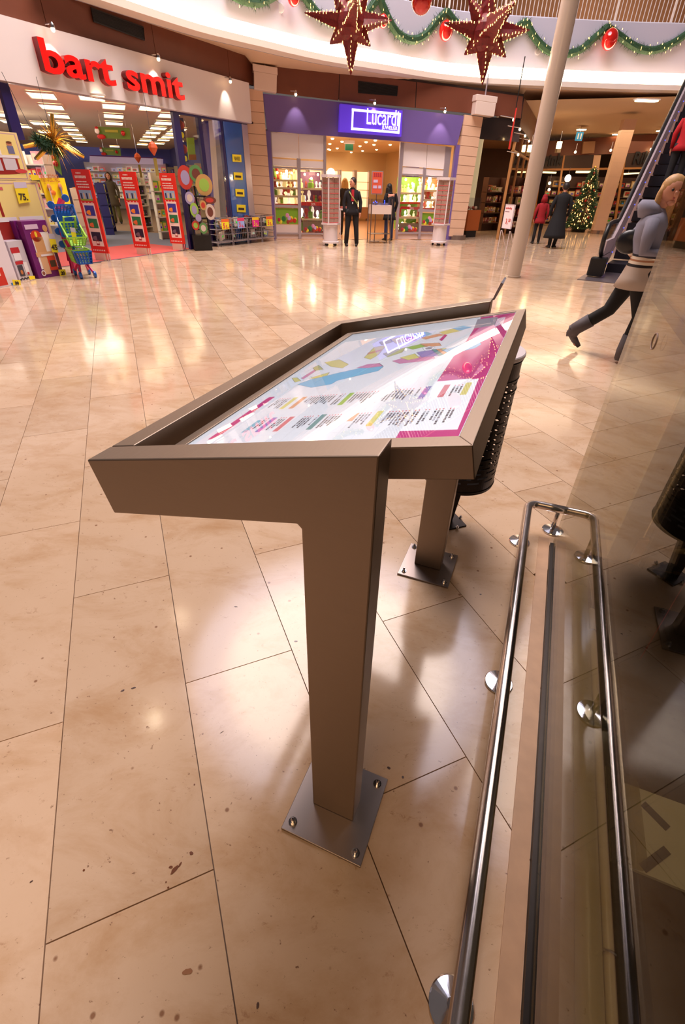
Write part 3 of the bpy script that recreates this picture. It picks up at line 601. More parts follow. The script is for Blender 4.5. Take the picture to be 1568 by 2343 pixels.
# upper floor behind the railing
tag(MB().prism([V((-6, 25, 5.2)), V((26, 25, 5.2)), V((26, 25, 8.2)), V((-6, 25, 8.2))], V((0, .2, 0))).done('wall_back_upper', M('upper_wall', (150, 112, 84), .6, var=.25, scale=.9)), kind='structure')
tag(MB().prism([V((-14, 10, 8.2)), V((-6, 25.2, 8.2)), V((26, 25.2, 8.2)), V((26, 20.6, 8.2)), V((2, 20.4, 8.2)), V((-6, 13, 8.2))], V((0, 0, .3))).done('ceiling_upper', BEIGE), kind='structure')
tag(MB().prism([V((-2, 21, 5.18)), V((26, 20.5, 5.18)), V((26, 25, 5.18)), V((-2, 25, 5.18))], V((0, 0, .1))).done('floor_upper', BEIGE), kind='structure')
up = thing('upper_shop_window', 'dark upstairs shop front with a pale sign seen through the railing', 'shop front', (6, 24.9, 5.4))
MB().box((4.5, 24.9, 5.75), (4.2, .1, .9)).done('window_panel', M('upper_dark', (60, 26, 40), .3), up); MB().box((9.2, 24.85, 5.75), (1.6, .1, .35)).done('sign', M('pale_sign', (206, 220, 236), .4, emit=.5), up)
MB().box((19.5, 24.85, 5.9), (2.2, .1, 1.3)).done('window_panel', M('upper_black', (24, 18, 22), .3), up)
for x, y in ((1232, 10), (1489, 18), (1365, 38)):
    p = F(x, y, 6.2) if False else CAM+ray(x, y)*22.0
# fixtures in the parapet
for k, (x, y) in enumerate(((642, 18), (1231, 117))):
    p = BN(x, y, .335); t = MB().lathe([(.001, 0), (.09, 0), (.09, .02), (.07, .028), (.001, .028)], (0, 0, 0), 20).done('parapet_disc', M('disc_grey', (186, 180, 188), .4))
    t.location = p; t.rotation_euler = (R(90), 0, atan2(p.x-4, -(p.y-6))*0); tag(t, 'small grey round cap on the white parapet, %s' % ('left of the first red star' if k == 0 else 'between the second star and the pale column'), 'cap')
# ============================================================= CHRISTMAS DECORATION
TIN = M('dark_red_tinsel', (112, 8, 20), .5, var=.8, scale=30); FAIRY = M('fairy_light', (255, 206, 130), .4, emit=5, ecol=(255, 190, 110))
def star(cpx, tips, Y, label):
    c = CAM+ray(*cpx)*(Y/ray(*cpx).y); t = thing('hanging_star', label, 'star', c, None)
    lights = MB(); rs = random.Random(int(cpx[0]))
    def pl_pt(x, y): d = ray(x, y); return CAM+d*(Y/d.y)
    allt = [(pl_pt(*q), .17) for q in tips]+[(c+V((.1, -1.0, .1)), .18), (c+V((0, .9, .1)), .18)]
    core = MB().ball(c, .24, 12, 8).done('core', TIN, t)
    for tip, w in allt:
        ax = (tip-c).normalized(); a = ax.orthogonal().normalized(); a = (a.cross(ax)*.3+a).normalized(); b = ax.cross(a); base = c+ax*.16
        if abs(ax.z) > .5: a = V((1, 0, 0)); a = (a-ax*a.dot(ax)).normalized(); b = ax.cross(a)
        mb = MB(); n_ = 7; prev = None; vs_ = []
        for k in range(n_+1):
            f_ = k/n_; r_ = w*.85*(1-f_)**.95+.008; ctr = base.lerp(tip, f_)
            for j in range(8):
                an = j*pi/4; q = r_*(1.0 if j % 2 == 0 else .62)+rs.uniform(-.01, .01)*(1-f_)
                vs_.append(ctr+(a*cos(an)+b*sin(an))*q)
        fs_ = [(k*8+j, k*8+(j+1) % 8, (k+1)*8+(j+1) % 8, (k+1)*8+j) for k in range(n_) for j in range(8)]
        mb.add(vs_, fs_); mb.done('spike', TIN, t)
        ln = (tip-base).length
        for j in (0, 2, 4, 6):
            an = j*pi/4; e0 = base+(a*cos(an)+b*sin(an))*w*.95
            if rs.random() < .12: continue
            for k in range(int(ln/.055)): lights.box(e0.lerp(tip, (k+.5)/(ln/.055))+V((rs.uniform(-.01, .01), rs.uniform(-.01, .01), rs.uniform(-.01, .01))), (.010, .010, .024))
    tag(lights.done('fairy_lights', FAIRY, t), kind='stuff')
    MB().tube([c+V((0, 0, .3)), c+V((0, 0, 7))], .006, 5).done('cable', M('star_cable', (60, 50, 50), .5), t)
star((803, 52), [(697, 29), (897, 46), (803, 172), (755, 101), (848, 106), (760, -30), (845, -28), (803, -75)], 11.0, 'dark red tinsel star with fairy lights, the left of the two hanging stars')
star((1113, 76), [(1017, 52), (1212, 69), (1104, 195), (1063, 125), (1158, 131), (1072, -8), (1182, 0), (1120, -60)], 10.6, 'dark red tinsel star with fairy lights, the right one beside the pale column')
GRN = M('pine_green', (38, 74, 44), .7, var=.5, scale=30); REDB = M('red_bauble', (206, 24, 16), .12, .3, coat=1)
def garland(pts, label, r_=.165, seed=1):
    rs = random.Random(seed); path_ = smooth([BN(x, y, .24) for x, y in pts], 6); t = thing('garland', label, 'garland', path_[len(path_)//2], 'green garlands on the balcony')
    mb = MB(); li = MB()
    for a, b in zip(path_, path_[1:]):
        n_ = max(1, int((b-a).length*170))
        for k in range(n_):
            p = a.lerp(b, k/n_); d_ = V((rs.gauss(0, 1), rs.gauss(0, 1), rs.gauss(0, 1))).normalized(); e = d_.orthogonal().normalized()*.011
            L_ = r_*rs.uniform(.7, 1.25); mb.add([p-e, p+e, p+d_*L_], [(0, 1, 2)]); d2_ = (d_+V((rs.gauss(0, .5), rs.gauss(0, .5), rs.gauss(0, .5)))).normalized(); e2_ = d2_.cross(e).normalized()*.012
            mb.add([p-e2_, p+e2_, p+d2_*L_], [(0, 1, 2)])
        for k in range(max(1, int((b-a).length*16))):
            p = a.lerp(b, rs.random())+V((rs.uniform(-.09, .09), rs.uniform(-.17, -.05), rs.uniform(-.15, .13))); li.box(p, (.008, .008, .034))
    MB().tube(path_, r_*.55, 7).done('core', GRN, t); tag(mb.done('needles', GRN, t), kind='stuff'); tag(li.done('fairy_lights', FAIRY, t), kind='stuff')
garland([(520, -20), (560, 0), (598, 4), (640, -18)], 'short piece of green garland at the top edge left of the first star', seed=1)
garland([(690, -18), (708, 8), (730, 34), (760, 52), (790, 60), (830, 40), (856, 8), (870, -15)], 'green garland swag hanging behind the first red star', seed=2)
garland([(868, -8), (888, 40), (912, 78), (945, 92), (975, 78), (1000, 48), (1022, 26)], 'green garland swag hanging between the two red stars', seed=3)
garland([(1022, 26), (1045, 55), (1075, 82), (1115, 98), (1155, 88), (1185, 62), (1206, 50)], 'green garland swag hanging behind the second red star', seed=4)
garland([(1206, 50), (1222, 82), (1250, 112), (1285, 124), (1325, 116), (1360, 88), (1390, 62)], 'green garland swag passing behind the pale column', seed=5)
garland([(1390, 62), (1420, 84), (1455, 108), (1490, 116), (1530, 104), (1568, 80), (1600, 50)], 'green garland swag at the right end of the balcony', seed=6)
def bauble(x, y, rpx, label, dist=None, d=.14):
    p = BN(x, y, d-.06) if dist is None else CAM+ray(x, y)*(dist/ray(x, y).y); dep = (p-CAM).dot(FWD); r_ = rpx/FOC*dep
    t = thing('bauble', label, 'bauble', p); MB().ball(p, r_, 28, 16, (1, 1, 1.12)).done('ball', REDB, t, smooth=True); MB().lathe([(r_*.16, r_*1.08), (r_*.16, r_*1.22), (r_*.05, r_*1.24)], p, 10).done('cap', M('gold_cap', (214, 170, 80), .25, 1), t)
bauble(1021, 70, 16, 'red bauble on the garland peak left of the second star'); bauble(1396, 90, 17, 'red bauble on the garland peak right of the pale column')
bauble(877, 48, 11, 'dark red bauble peeking out right of the first star'); bauble(672, -8, 15, 'red bauble cut by the top edge left of the first star')
bauble(966, -3, 24, 'large red bauble hanging at the top edge between the two stars', 10.5)
# ============================================================= PALE COLUMN
pc = F(1173.5, 634); pcol = thing('round_column', 'slim pale round column rising from the marble floor', 'column', pc); rc = .135
MB().lathe([(rc, 0), (rc, 9.5)], pc, 40).done('shaft', M('column_paint', (214, 196, 182), .28, coat=.4), pcol, smooth=True)
autosmooth(pcol.children[0]); MB().lathe([(rc+.012, 0), (rc+.012, .03), (rc, .035)], pc, 40).done('base_ring', M('column_base', (196, 176, 160), .4), pcol)
ORD = ['first', 'second', 'third', 'fourth', 'fifth', 'sixth', 'seventh', 'eighth', 'ninth', 'tenth', 'eleventh', 'twelfth', 'thirteenth', 'fourteenth', 'fifteenth', 'sixteenth', 'seventeenth', 'eighteenth', 'nineteenth', 'twentieth', 'twenty-first', 'twenty-second', 'twenty-third', 'twenty-fourth', 'twenty-fifth', 'twenty-sixth', 'twenty-seventh', 'twenty-eighth']
def cname(c):
    r, g_, b = c; mx, mn = max(c), min(c)
    if mx-mn < 40: return 'white' if mx > 200 else ('grey' if mx > 90 else 'black')
    if b == mx: return 'blue' if g_ > r*.8 or b-r > 60 else 'purple'
    if g_ == mx: return 'green'
    if g_ > r*.82: return 'yellow'
    if b > g_: return 'pink'
    return 'red' if g_ < r*.4 else ('brown' if r < 150 else ('orange' if b < r*.55 else 'cream'))
# ============================================================= PEOPLE
SKIN = M('skin', (214, 150, 122), .5); EYE = M('eye_dark', (30, 22, 20), .3); LIPS = M('lips', (176, 84, 78), .45)
def skinobj(name, vs, es, mt, parent, sub=1, root=0):
    me = D.meshes.new(name); me.from_pydata([tuple(v[0]) for v in vs], es, []); o = D.objects.new(name, me); me.materials.append(mt); reg(o, parent)
    sk = o.modifiers.new('skin', 'SKIN'); sk.use_smooth_shade = True
    if not me.skin_vertices: me.attributes.new if False else None
    if not me.skin_vertices:
        for v in (): pass
    dat = me.skin_vertices[0].data if me.skin_vertices else None
    if dat:
        for i, (p_, r_) in enumerate(vs): dat[i].radius = r_ if isinstance(r_, tuple) else (r_, r_); dat[i].use_root = (i == root)
    ss = o.modifiers.new('sub', 'SUBSURF'); ss.levels = sub; ss.render_levels = sub
    return o
def loft(mb, rings, n=20):
    base = len(mb.v)
    for c, rx, ry, ax in rings:
        c = V(c); X = V(ax[0]); Y = V(ax[1]); mb.v += [c+X*(rx*cos(2*pi*j/n))+Y*(ry*sin(2*pi*j/n)) for j in range(n)]
    for i in range(len(rings)-1):
        for j in range(n): mb.f.append((base+i*n+j, base+i*n+(j+1) % n, base+(i+1)*n+(j+1) % n, base+(i+1)*n+j)); mb.i.append(mb.mi)
    mb.f.append(tuple(base+j for j in range(n))[::-1]); mb.f.append(tuple(base+(len(rings)-1)*n+j for j in range(n))); mb.i += [mb.mi]*2
XA, YA, ZA = V((1, 0, 0)), V((0, 1, 0)), V((0, 0, 1))
def person(label, loc, face, h=1.7, top=(40, 40, 44), legs=(26, 26, 30), hair=(60, 40, 30), hairstyle='short', coat=.80, coatlen=None, shoes=(20, 18, 18), J=None, width=1.0, headturn=0, group=None, fem=True, extra=None, mats=None, legw=1.0):
    s = h/1.70; t = thing('person', label, 'person', loc, group); t.rotation_euler = (0, 0, face)
    WM[t.name] = Matrix.Translation(V(loc)) @ Matrix.Rotation(face, 4, 'Z')
    rootm = WM[t.name]; WM[t.name] = Matrix.Identity(4)          # children are given in the figure's own frame
    j = dict(pel=(0, 0, .93), wst=(0, 0, 1.07), che=(0, .0, 1.27), nck=(0, -.01, 1.42), hb=(0, .0, 1.475), hd=(0, .02, 1.565),
             hl=(-.09, 0, .90), kl=(-.10, .02, .48), al=(-.11, -.02, .08), tl=(-.13, .14, .03), hr=(.09, 0, .90), kr=(.10, .02, .48), ar=(.11, -.02, .08), tr=(.13, .14, .03),
             sl=(-.165*width, 0, 1.335), el=(-.24*width, -.02, 1.10), wl=(-.23*width, .06, .86), sr=(.165*width, 0, 1.335), er=(.24*width, -.02, 1.10), wr=(.23*width, .06, .86))
    if J: j.update(J)
    j = {k: V(v)*s for k, v in j.items()}
    tm = mats or M('cloth_%d_%d_%d' % top, top, .85, var=.12, scale=20); lm = M('cloth_%d_%d_%d' % legs, legs, .8, var=.1, scale=20); hm = M('hair_%d_%d_%d' % hair, hair, .55, var=.3, scale=60); sm = M('shoe_%d_%d_%d' % shoes, shoes, .5)
    vs = []; es = []; ix = {}
    def av(k, p, r_): ix[k] = len(vs); vs.append((p, (r_*s, r_*s) if not isinstance(r_, tuple) else (r_[0]*s, r_[1]*s))); return ix[k]
    def ed(*ks): es.extend((ix[a], ix[b]) for a, b in zip(ks, ks[1:]))
    av('pel', j['pel'], (.12, .09)); av('wst', j['wst'], (.11, .08)); av('che', j['che'], (.105, .075)); av('nck', j['nck'], .048); av('hb', j['hb'], .05)
    hd = j['hd']; up = (hd-j['hb']).normalized(); av('h1', hd-up*.05*s, .070); av('h2', hd+up*.015*s, .086); av('h3', hd+up*.075*s, .070)
    ed('pel', 'wst', 'che', 'nck', 'hb', 'h1', 'h2', 'h3')
    for q in 'lr':
        av('h'+q, j['h'+q], .075); av('k'+q, j['k'+q], .048); av('a'+q, j['a'+q], .034); av('t'+q, j['t'+q], .028); ed('pel', 'h'+q, 'k'+q, 'a'+q, 't'+q)
        av('s'+q, j['s'+q], .045); av('e'+q, j['e'+q], .034); av('w'+q, j['w'+q], .024); ed('che', 's'+q, 'e'+q, 'w'+q)
        d_ = (j['w'+q]-j['e'+q]).normalized(); sd = d_.cross(YA).normalized() if abs(d_.y) < .9 else XA; fw = sd.cross(d_)
        av('p'+q, j['w'+q]+d_*.055*s, .030); ed('w'+q, 'p'+q)
        for k in range(4):
            o_ = fw*(.027-.018*k)*s; ln = (.075, .085, .080, .062)[k]*s; a_ = av('f%s%d' % (q, k), j['w'+q]+d_*.085*s+o_, .010); b_ = av('g%s%d' % (q, k), j['w'+q]+d_*(.085*s+ln*.75)+o_+sd*.012*s, .0085); ed('p'+q, 'f%s%d' % (q, k), 'g%s%d' % (q, k))
        av('th'+q, j['w'+q]+d_*.055*s+fw*.048*s, .0105); ed('p'+q, 'th'+q)
    skinobj('body', vs, es, SKIN, t)
    # face
    rt = Matrix.Rotation(headturn, 3, 'Z'); fwd = rt @ YA; sdv = rt @ XA; hc = hd
    mb = MB(); mb.ball(hc+fwd*.012*s, .090*s, 16, 10, (.86, 1.0, 1.18)); mb.ball(hc+fwd*.098*s-ZA*.018*s, .017*s, 8, 6, (.8, 1, 1.5)); mb.ball(hc+fwd*.055*s-ZA*.085*s, .034*s, 10, 6, (1.1, 1, .8))
    for q in (-1, 1): mb.ball(hc+sdv*.082*s*q-ZA*.01*s, .022*s, 8, 6, (.4, .8, 1.3))
    fo = mb.done('face', SKIN, t, smooth=True)
    e = MB(); [e.ball(hc+fwd*.088*s+sdv*.032*s*q+ZA*.012*s, .0115*s, 8, 6) for q in (-1, 1)]; e.done('eyes', EYE, fo, smooth=True)
    e = MB(); [e.box(hc+fwd*.093*s+sdv*.032*s*q+ZA*.032*s, (.034*s, .008*s, .006*s)) for q in (-1, 1)]; e.done('eyebrows', hm, fo)
    e = MB(); e.ball(hc+fwd*.092*s-ZA*.052*s, .021*s, 10, 6, (1, .35, .38)); e.done('mouth', LIPS, fo, smooth=True)
    hb = MB()
    if hairstyle == 'bald': pass
    else:
        hb.ball(hc-fwd*.018*s+ZA*.030*s, .100*s, 18, 10, (.93, 1.02, 1.05))
        if hairstyle == 'long':
            rg = []
            for k, (z, rx, ry, yo) in enumerate(((.06, .088, .07, -.03), (-.02, .098, .075, -.04), (-.10, .102, .070, -.05), (-.20, .112, .06, -.055), (-.30, .105, .045, -.07), (-.36, .07, .025, -.075))): rg.append((hc+fwd*yo*s+ZA*z*s, rx*s, ry*s, (sdv, fwd)))
            loft(hb, rg, 16)
            for q in (-1, 1): hb.tube([hc+sdv*.06*q*s+ZA*.08*s-fwd*.01*s, hc+sdv*.090*q*s-fwd*.01*s-ZA*.02*s, hc+sdv*.096*q*s-fwd*.01*s-ZA*.14*s, hc+sdv*.09*q*s+fwd*.02*s-ZA*.28*s], [.026*s, .030*s, .032*s, .016*s], 8)
        if hairstyle == 'hood': loft(hb, [(hc+ZA*.10*s-fwd*.02*s, .06*s, .06*s, (sdv, fwd)), (hc-fwd*.03*s, .11*s, .11*s, (sdv, fwd)), (hc-ZA*.13*s-fwd*.02*s, .13*s, .11*s, (sdv, fwd))], 16)
        hb.done('hair' if hairstyle != 'hood' else 'hood', hm if hairstyle != 'hood' else tm, t, smooth=True)
    # clothes
    tp = MB(); cl = coatlen or .82; w = width
    def ringat(z, rx, ry):
        pts = [(j['pel'], .93), (j['wst'], 1.07), (j['che'], 1.27), (j['nck'], 1.42)]
        if z <= .93: c = j['pel']+V((0, 0, (z-.93)*s))
        else:
            for (a, za), (b, zb) in zip(pts, pts[1:]):
                if za <= z <= zb+1e-6: c = a.lerp(b, (z-za)/(zb-za)); break
            else: c = j['nck']
        return (c, rx*s*w, ry*s*w, (XA, YA))
    rg = []; z = cl
    flare = .02+(.93-cl)*.16
    while z < .93: rg.append(ringat(z, .165+flare*(.93-z)/max(.01, .93-cl), .125+flare*(.93-z)/max(.01, .93-cl))); z += .1
    rg += [ringat(.93, .168, .128), ringat(1.07, .150, .115), ringat(1.20, .168, .125), ringat(1.32, .185, .118), ringat(1.385, .165, .09), ringat(1.42, .075, .07)]
    loft(tp, rg, 24)
    for q in 'lr': tp.tube([j['s'+q].lerp(j['che'], .25), j['s'+q], j['s'+q].lerp(j['e'+q], .5), j['e'+q], j['e'+q].lerp(j['w'+q], .5), j['w'+q]], [.05*s, .060*s, .058*s, .052*s, .045*s, .038*s], 12)
    tp.tube([j['nck'].lerp(j['che'], .3), j['nck'], j['nck']+ZA*.03*s], [.10*s, .082*s, .062*s], 14)
    tp.done('coat' if cl < .75 else 'top', tm, t, smooth=True)
    tr = MB()
    loft(tr, [(j['pel']+ZA*.08*s, .15*s, .11*s, (XA, YA)), (j['pel'], .16*s, .115*s, (XA, YA)), (j['pel']-ZA*.07*s, .15*s, .11*s, (XA, YA))], 18)
    for q in 'lr': tr.tube([j['h'+q]+ZA*.04*s, j['h'+q].lerp(j['k'+q], .3), j['k'+q], j['k'+q].lerp(j['a'+q], .4), j['a'+q]], [.088*s*legw, .085*s*legw, .062*s*legw, .060*s*legw, .052*s*legw], 14)
    tr.done('trousers', lm, t, smooth=True)
    for q in 'lr':
        a = j['a'+q]; b = j['t'+q]; f = (b-a); f.z = 0; f = f.normalized() if f.length > .01 else YA
        sh = MB(); sh.tube([a-f*.05*s+V((0, 0, -.035*s)), a+V((0, 0, -.030*s)), a.lerp(b, .6), b+f*.03*s], [.034*s, .042*s, .036*s, .022*s], 12); sh.tube([a+ZA*.05*s, a-ZA*.02*s], [.046*s, .046*s], 12)
        sh.done('shoe', sm, t, smooth=True)
    if extra: extra(t, j, s)
    WM[t.name] = rootm
    return t
# children were placed in the local frame, so their parent inverse must stay identity (wm was identity while building)
def fpos(x, y): p = F(x, y); return V((p.x, p.y, 0))
def toward(a, b): return atan2(b[1]-a[1], b[0]-a[0])-pi/2
# woman walking past at the right: joints measured on her walking plane
wp = V((2.86, 5.05, 0)); wf = atan2(-.47, .88)-pi/2
GREYH = D.materials.new('hooded_sweater'); GREYH.use_nodes = True
def sweater(mt):
    nt = mt.node_tree; b = nt.nodes['Principled BSDF']; b.inputs['Roughness'].default_value = .9; tc = nt.nodes.new('ShaderNodeTexCoord'); sx = nt.nodes.new('ShaderNodeSeparateXYZ'); nt.links.new(tc.outputs['Object'], sx.inputs[0])
    r_ = nt.nodes.new('ShaderNodeValToRGB'); mr = nt.nodes.new('ShaderNodeMapRange'); mr.inputs[1].default_value = .6; mr.inputs[2].default_value = 1.6; nt.links.new(sx.outputs['Z'], mr.inputs[0]); nt.links.new(mr.outputs[0], r_.inputs[0])
    r_.color_ramp.interpolation = 'CONSTANT'; e = r_.color_ramp.elements; e[0].position = 0; e[0].color = srgb((190, 172, 160)); e[1].position = .285; e[1].color = srgb((38, 30, 34))
    for p_, c in ((.305, (230, 214, 196)), (.33, (176, 122, 90)), (.345, (230, 214, 196)), (.37, (36, 32, 44)), (.39, (136, 134, 152))): q = e.new(p_); q.color = srgb(c)
    nt.links.new(r_.outputs[0], b.inputs['Base Color'])
sweater(GREYH)
def walker_extra(t, j, s):
    for q in 'lr': MB().tube([j['k'+q].lerp(j['a'+q], .48), j['a'+q].lerp(j['k'+q], .1), j['a'+q]-ZA*.05], [.074, .070, .06], 12).done('boot_shaft', M('boot_grey', (92, 84, 88), .7), t, smooth=True)
    hb = MB(); c = j['nck']-YA*.05; loft(hb, [(c-ZA*.05, .10, .09, (XA, YA)), (c, .135, .11, (XA, YA)), (c+ZA*.05-YA*.03, .12, .095, (XA, YA)), (c+ZA*.09-YA*.05, .06, .05, (XA, YA))], 16)
    hb.done('hood', M('sweater_hood', (136, 134, 152), .9), t, smooth=True)
    bg = MB(); c = j['wst']+V((-.02, -.19, .10)); bg.ball(c, .13, 14, 10, (.42, .95, .8)); bg.done('shoulder_bag', M('black_leather', (26, 24, 30), .35), t, smooth=True)
    MB().tube([c+ZA*.06, j['sl']+ZA*.06+V((.03, 0, 0)), j['che']+V((.06, .10, .02))], .010, 6).done('bag_strap', M('black_leather', (26, 24, 30), .35), t, smooth=True)
person('blonde woman in grey hooded sweater and black leggings striding past the glass', (2.87, 5.12, 0), wf, 1.66, (136, 134, 152), (14, 12, 14), (196, 150, 96), 'long', coatlen=.78, shoes=(92, 84, 88), legw=1.12, width=1.15, headturn=-1.25, mats=GREYH, extra=walker_extra,
       J=dict(pel=(0, .0, .86), wst=(0, .02, 1.00), che=(0, -.03, 1.20), nck=(0, -.03, 1.36), hb=(0, .0, 1.42), hd=(0, .04, 1.52), hl=(-.08, -.02, .84), kl=(-.09, -.16, .46), al=(-.10, -.46, .20), tl=(-.10, -.37, .04),
              hr=(.08, .02, .84), kr=(.13, .14, .46), ar=(.17, .10, .09), tr=(.19, .24, .04), sl=(-.17, -.06, 1.29), el=(-.23, -.20, 1.06), wl=(-.20, .0, .92), sr=(.17, -.04, 1.29), er=(.23, -.02, 1.04), wr=(.18, .20, 1.02)))
# people by the jeweller
def strap(t, j, s): MB().tube([j['sr']+V((-.06, .10, .02)), j['che']+V((0, .145, -.05)), j['wst']+V((-.14, .10, .0))], .016, 6).done('green_strap', M('lime_strap', (150, 160, 90), .7), t, smooth=True); MB().box(j['che']+V((0, .135, 0)), (.07, .02, .26)).done('red_shirt', M('red_shirt', (180, 20, 44), .7), t); MB().box(j['che']+V((0, .15, -.17)), (.025, .01, .04)).done('badge', M('badge', (230, 230, 235), .4), t)
mp_ = fpos(804, 563); person('dark haired person in black suit, red shirt and lime strap before the jeweller', mp_, pi+.05, 1.62, (24, 20, 26), (18, 16, 20), (44, 26, 18), 'short', coatlen=.80, headturn=-.9, extra=strap, legw=1.15, J=dict(kl=(-.13, .02, .48), al=(-.16, 0, .07), kr=(.13, .02, .48), ar=(.16, 0, .07)))
person('person in a long black coat and jeans bent over beside the glass display table', fpos(888, 551), .4, 1.55, (22, 18, 22), (40, 52, 92), (20, 14, 14), 'long', coatlen=.62, J=dict(che=(.02, .06, 1.25), nck=(.02, .12, 1.38), hb=(.02, .15, 1.44), hd=(.02, .2, 1.51)))
person('woman with long blonde hair and a dark jacket inside the jeweller doorway', PB(788, 520, -1.5).xy.to_3d(), .2, 1.62, (40, 28, 24), (34, 26, 26), (190, 140, 70), 'long', coatlen=.78)
person('person in a pink top behind the left shop window of the jeweller', PB(735, 520, -1.8).xy.to_3d(), 2.4, 1.55, (150, 70, 100), (50, 34, 40), (40, 24, 20), 'short')
# people in the passage
person('person in a very long black coat walking away down the passage', fpos(1262, 568), -.15, 1.62, (16, 16, 20), (14, 14, 16), (36, 28, 24), 'short', coatlen=.28, width=1.12, J=dict(al=(-.10, -.06, .08), ar=(.06, .08, .08)))
person('child in a red jacket walking beside the person in the long black coat', fpos(1224, 558), -.1, 1.32, (150, 20, 30), (22, 18, 22), (34, 26, 30), 'hood', coatlen=.72)
# woman deep inside the toy shop
person('woman with long dark hair and an olive brown coat inside the toy shop', fpos(272, 512), pi+.25, 1.66, (78, 66, 48), (96, 92, 50), (64, 36, 22), 'long', coatlen=.60, J=dict(al=(-.12, .06, .07), ar=(.10, -.08, .08)), legw=1.2)
# person on the escalator is built with it
# ============================================================= TOY SHOP INSIDE
def AI(u, w, z=0): return AU(u, z, -w)
CARP = M('blue_grey_carpet', (112, 118, 140), .95, var=.1, scale=40); CARR = M('red_carpet', (196, 84, 84), .95, var=.1, scale=40)
tag(MB().prism([AI(-4.6, .0, 0), AI(6.1, .0, 0), AI(4.6, 17, 0), AI(-4.6, 17, 0)], V((0, 0, .004))).done('floor_toy_shop', CARP), kind='structure')
rc_ = thing('entrance_carpet', 'red carpet strip across the toy shop entrance', 'carpet', AI(1.5, 1, 0)); MB().prism([AI(-3.0, .02, .004), AI(3.15, .02, .004), AI(3.3, 1.95, .004), AI(-3.0, 1.95, .004)], V((0, 0, .006))).done('carpet', CARR, rc_)
ZC = 2.80; BW0, BW1 = F(120, 336, ZC), F(388, 342, ZC)
tag(MB().prism([AI(-4.8, .12, ZC), AI(6.2, .12, ZC), BW1+AD*2, BW0-AD*3], V((0, 0, .05))).done('ceiling_toy_shop', M('shop_ceiling', (240, 212, 184), .8)), kind='structure')
BLU = M('violet_blue_wall', (116, 122, 196), .6)
BD = (BW1-BW0).normalized(); BNm = V((BD.y, -BD.x, 0))
def PC(x, y, off=0): return PL((BW0.x, BW0.y), (BW1.x, BW1.y), x, y, off)
tag(MB().prism([BW0-BD*4-V((0, 0, 3.9)), BW1-V((0, 0, 3.9)), BW1+V((0, 0, .1)), BW0-BD*4+V((0, 0, .1))], -BNm*.1).done('wall_toy_shop_back', BLU), kind='structure')
RW0, RW1 = V((BW1.x, BW1.y, 0)), AI(6.15, .3, 0)
RDm = (RW1-RW0).normalized(); RNm = V((-RDm.y, RDm.x, 0)); RNm = RNm if (CAM-RW0).dot(RNm) > 0 else -RNm
tag(MB().prism([RW0, RW1, RW1+V((0, 0, ZC)), RW0+V((0, 0, ZC))], -RNm*.1).done('wall_toy_shop_side', BLU), kind='structure')
tag(MB().prism([AI(-4.8, 0, 0), AI(-4.8, 20, 0), AI(-4.8, 20, ZC), AI(-4.8, 0, ZC)], -AD*.1).done('wall_toy_shop_left', BLU), kind='structure')
PANEL = M('light_panel', (255, 238, 205), .4, emit=5, ecol=(255, 226, 180)); FRM = M('lamp_frame', (232, 224, 214), .5)
lpt = [(8, 262), (24, 278), (52, 289), (96, 218), (118, 244), (135, 265), (150, 282), (162, 296), (172, 307), (180, 316), (187, 324), (260, 243), (260, 265), (261, 282), (262, 335), (210, 222), (344, 247), (386, 264), (375, 281), (362, 293), (350, 303), (342, 312), (333, 321), (326, 330), (408, 296), (396, 305), (385, 313), (374, 320), (364, 328), (92, 282), (106, 302)]
def LPL(k, x, y):
    rows_ = (('left diagonal row', range(3, 11)), ('middle row', range(11, 15)), ('right diagonal row', range(17, 24)), ('outer right row', range(24, 29)))
    for nm_, rg_ in rows_:
        if k in rg_: return 'light panel in the toy shop ceiling, %s of the %s from the entrance' % (ORD[k-rg_[0]], nm_)
    return 'light panel in the toy shop ceiling, %s' % {1: 'second at far left', 2: 'third at far left', 15: 'single one left of the middle row', 16: 'single one right of the middle row'}.get(k, 'small one by the gold tinsel, %s' % ('upper' if k == 29 else 'lower'))
used = None
for k, (x, y) in enumerate(lpt):
    p = F(x, y, ZC-.02)
    if used is None:
        used = thing('ceiling_light', 'leftmost light panel in the toy shop ceiling beside the dark entrance post', 'ceiling light', (0, 0, 0), 'light panels in the toy shop ceiling')
        MB().box((0, 0, 0), (.44, .84, .02)).done('diffuser', PANEL, used); MB().tube([(-.24, -.44, .0), (.24, -.44, .0), (.24, .44, .0), (-.24, .44, .0)], .02, 4, closed=True).done('frame', FRM, used); o = used
        o.location = p; _dv = ray(257, 406); LR_ = atan2(_dv.y, _dv.x)-pi/2; o.rotation_euler = (0, 0, LR_)
    else: place(used, True, p, LR_, LPL(k, x, y))
for _u, _w in ((-1.5, 4), (2.5, 5), (-1, 10), (3, 12), (0, 16)): point(AI(_u, _w, 1.9), 26, (1, .84, .64), .3)  # added fill points in place of light bounced up to the shop ceiling
area('shop_fill', AI(1, 4, 2.65), 4, 130, (1, .86, .70)); area('shop_fill', AI(0, 11, 2.6), 5, 170, (1, .88, .74)); area('shop_fill', AI(5, 9, 2.6), 3, 60, (1, .88, .74))
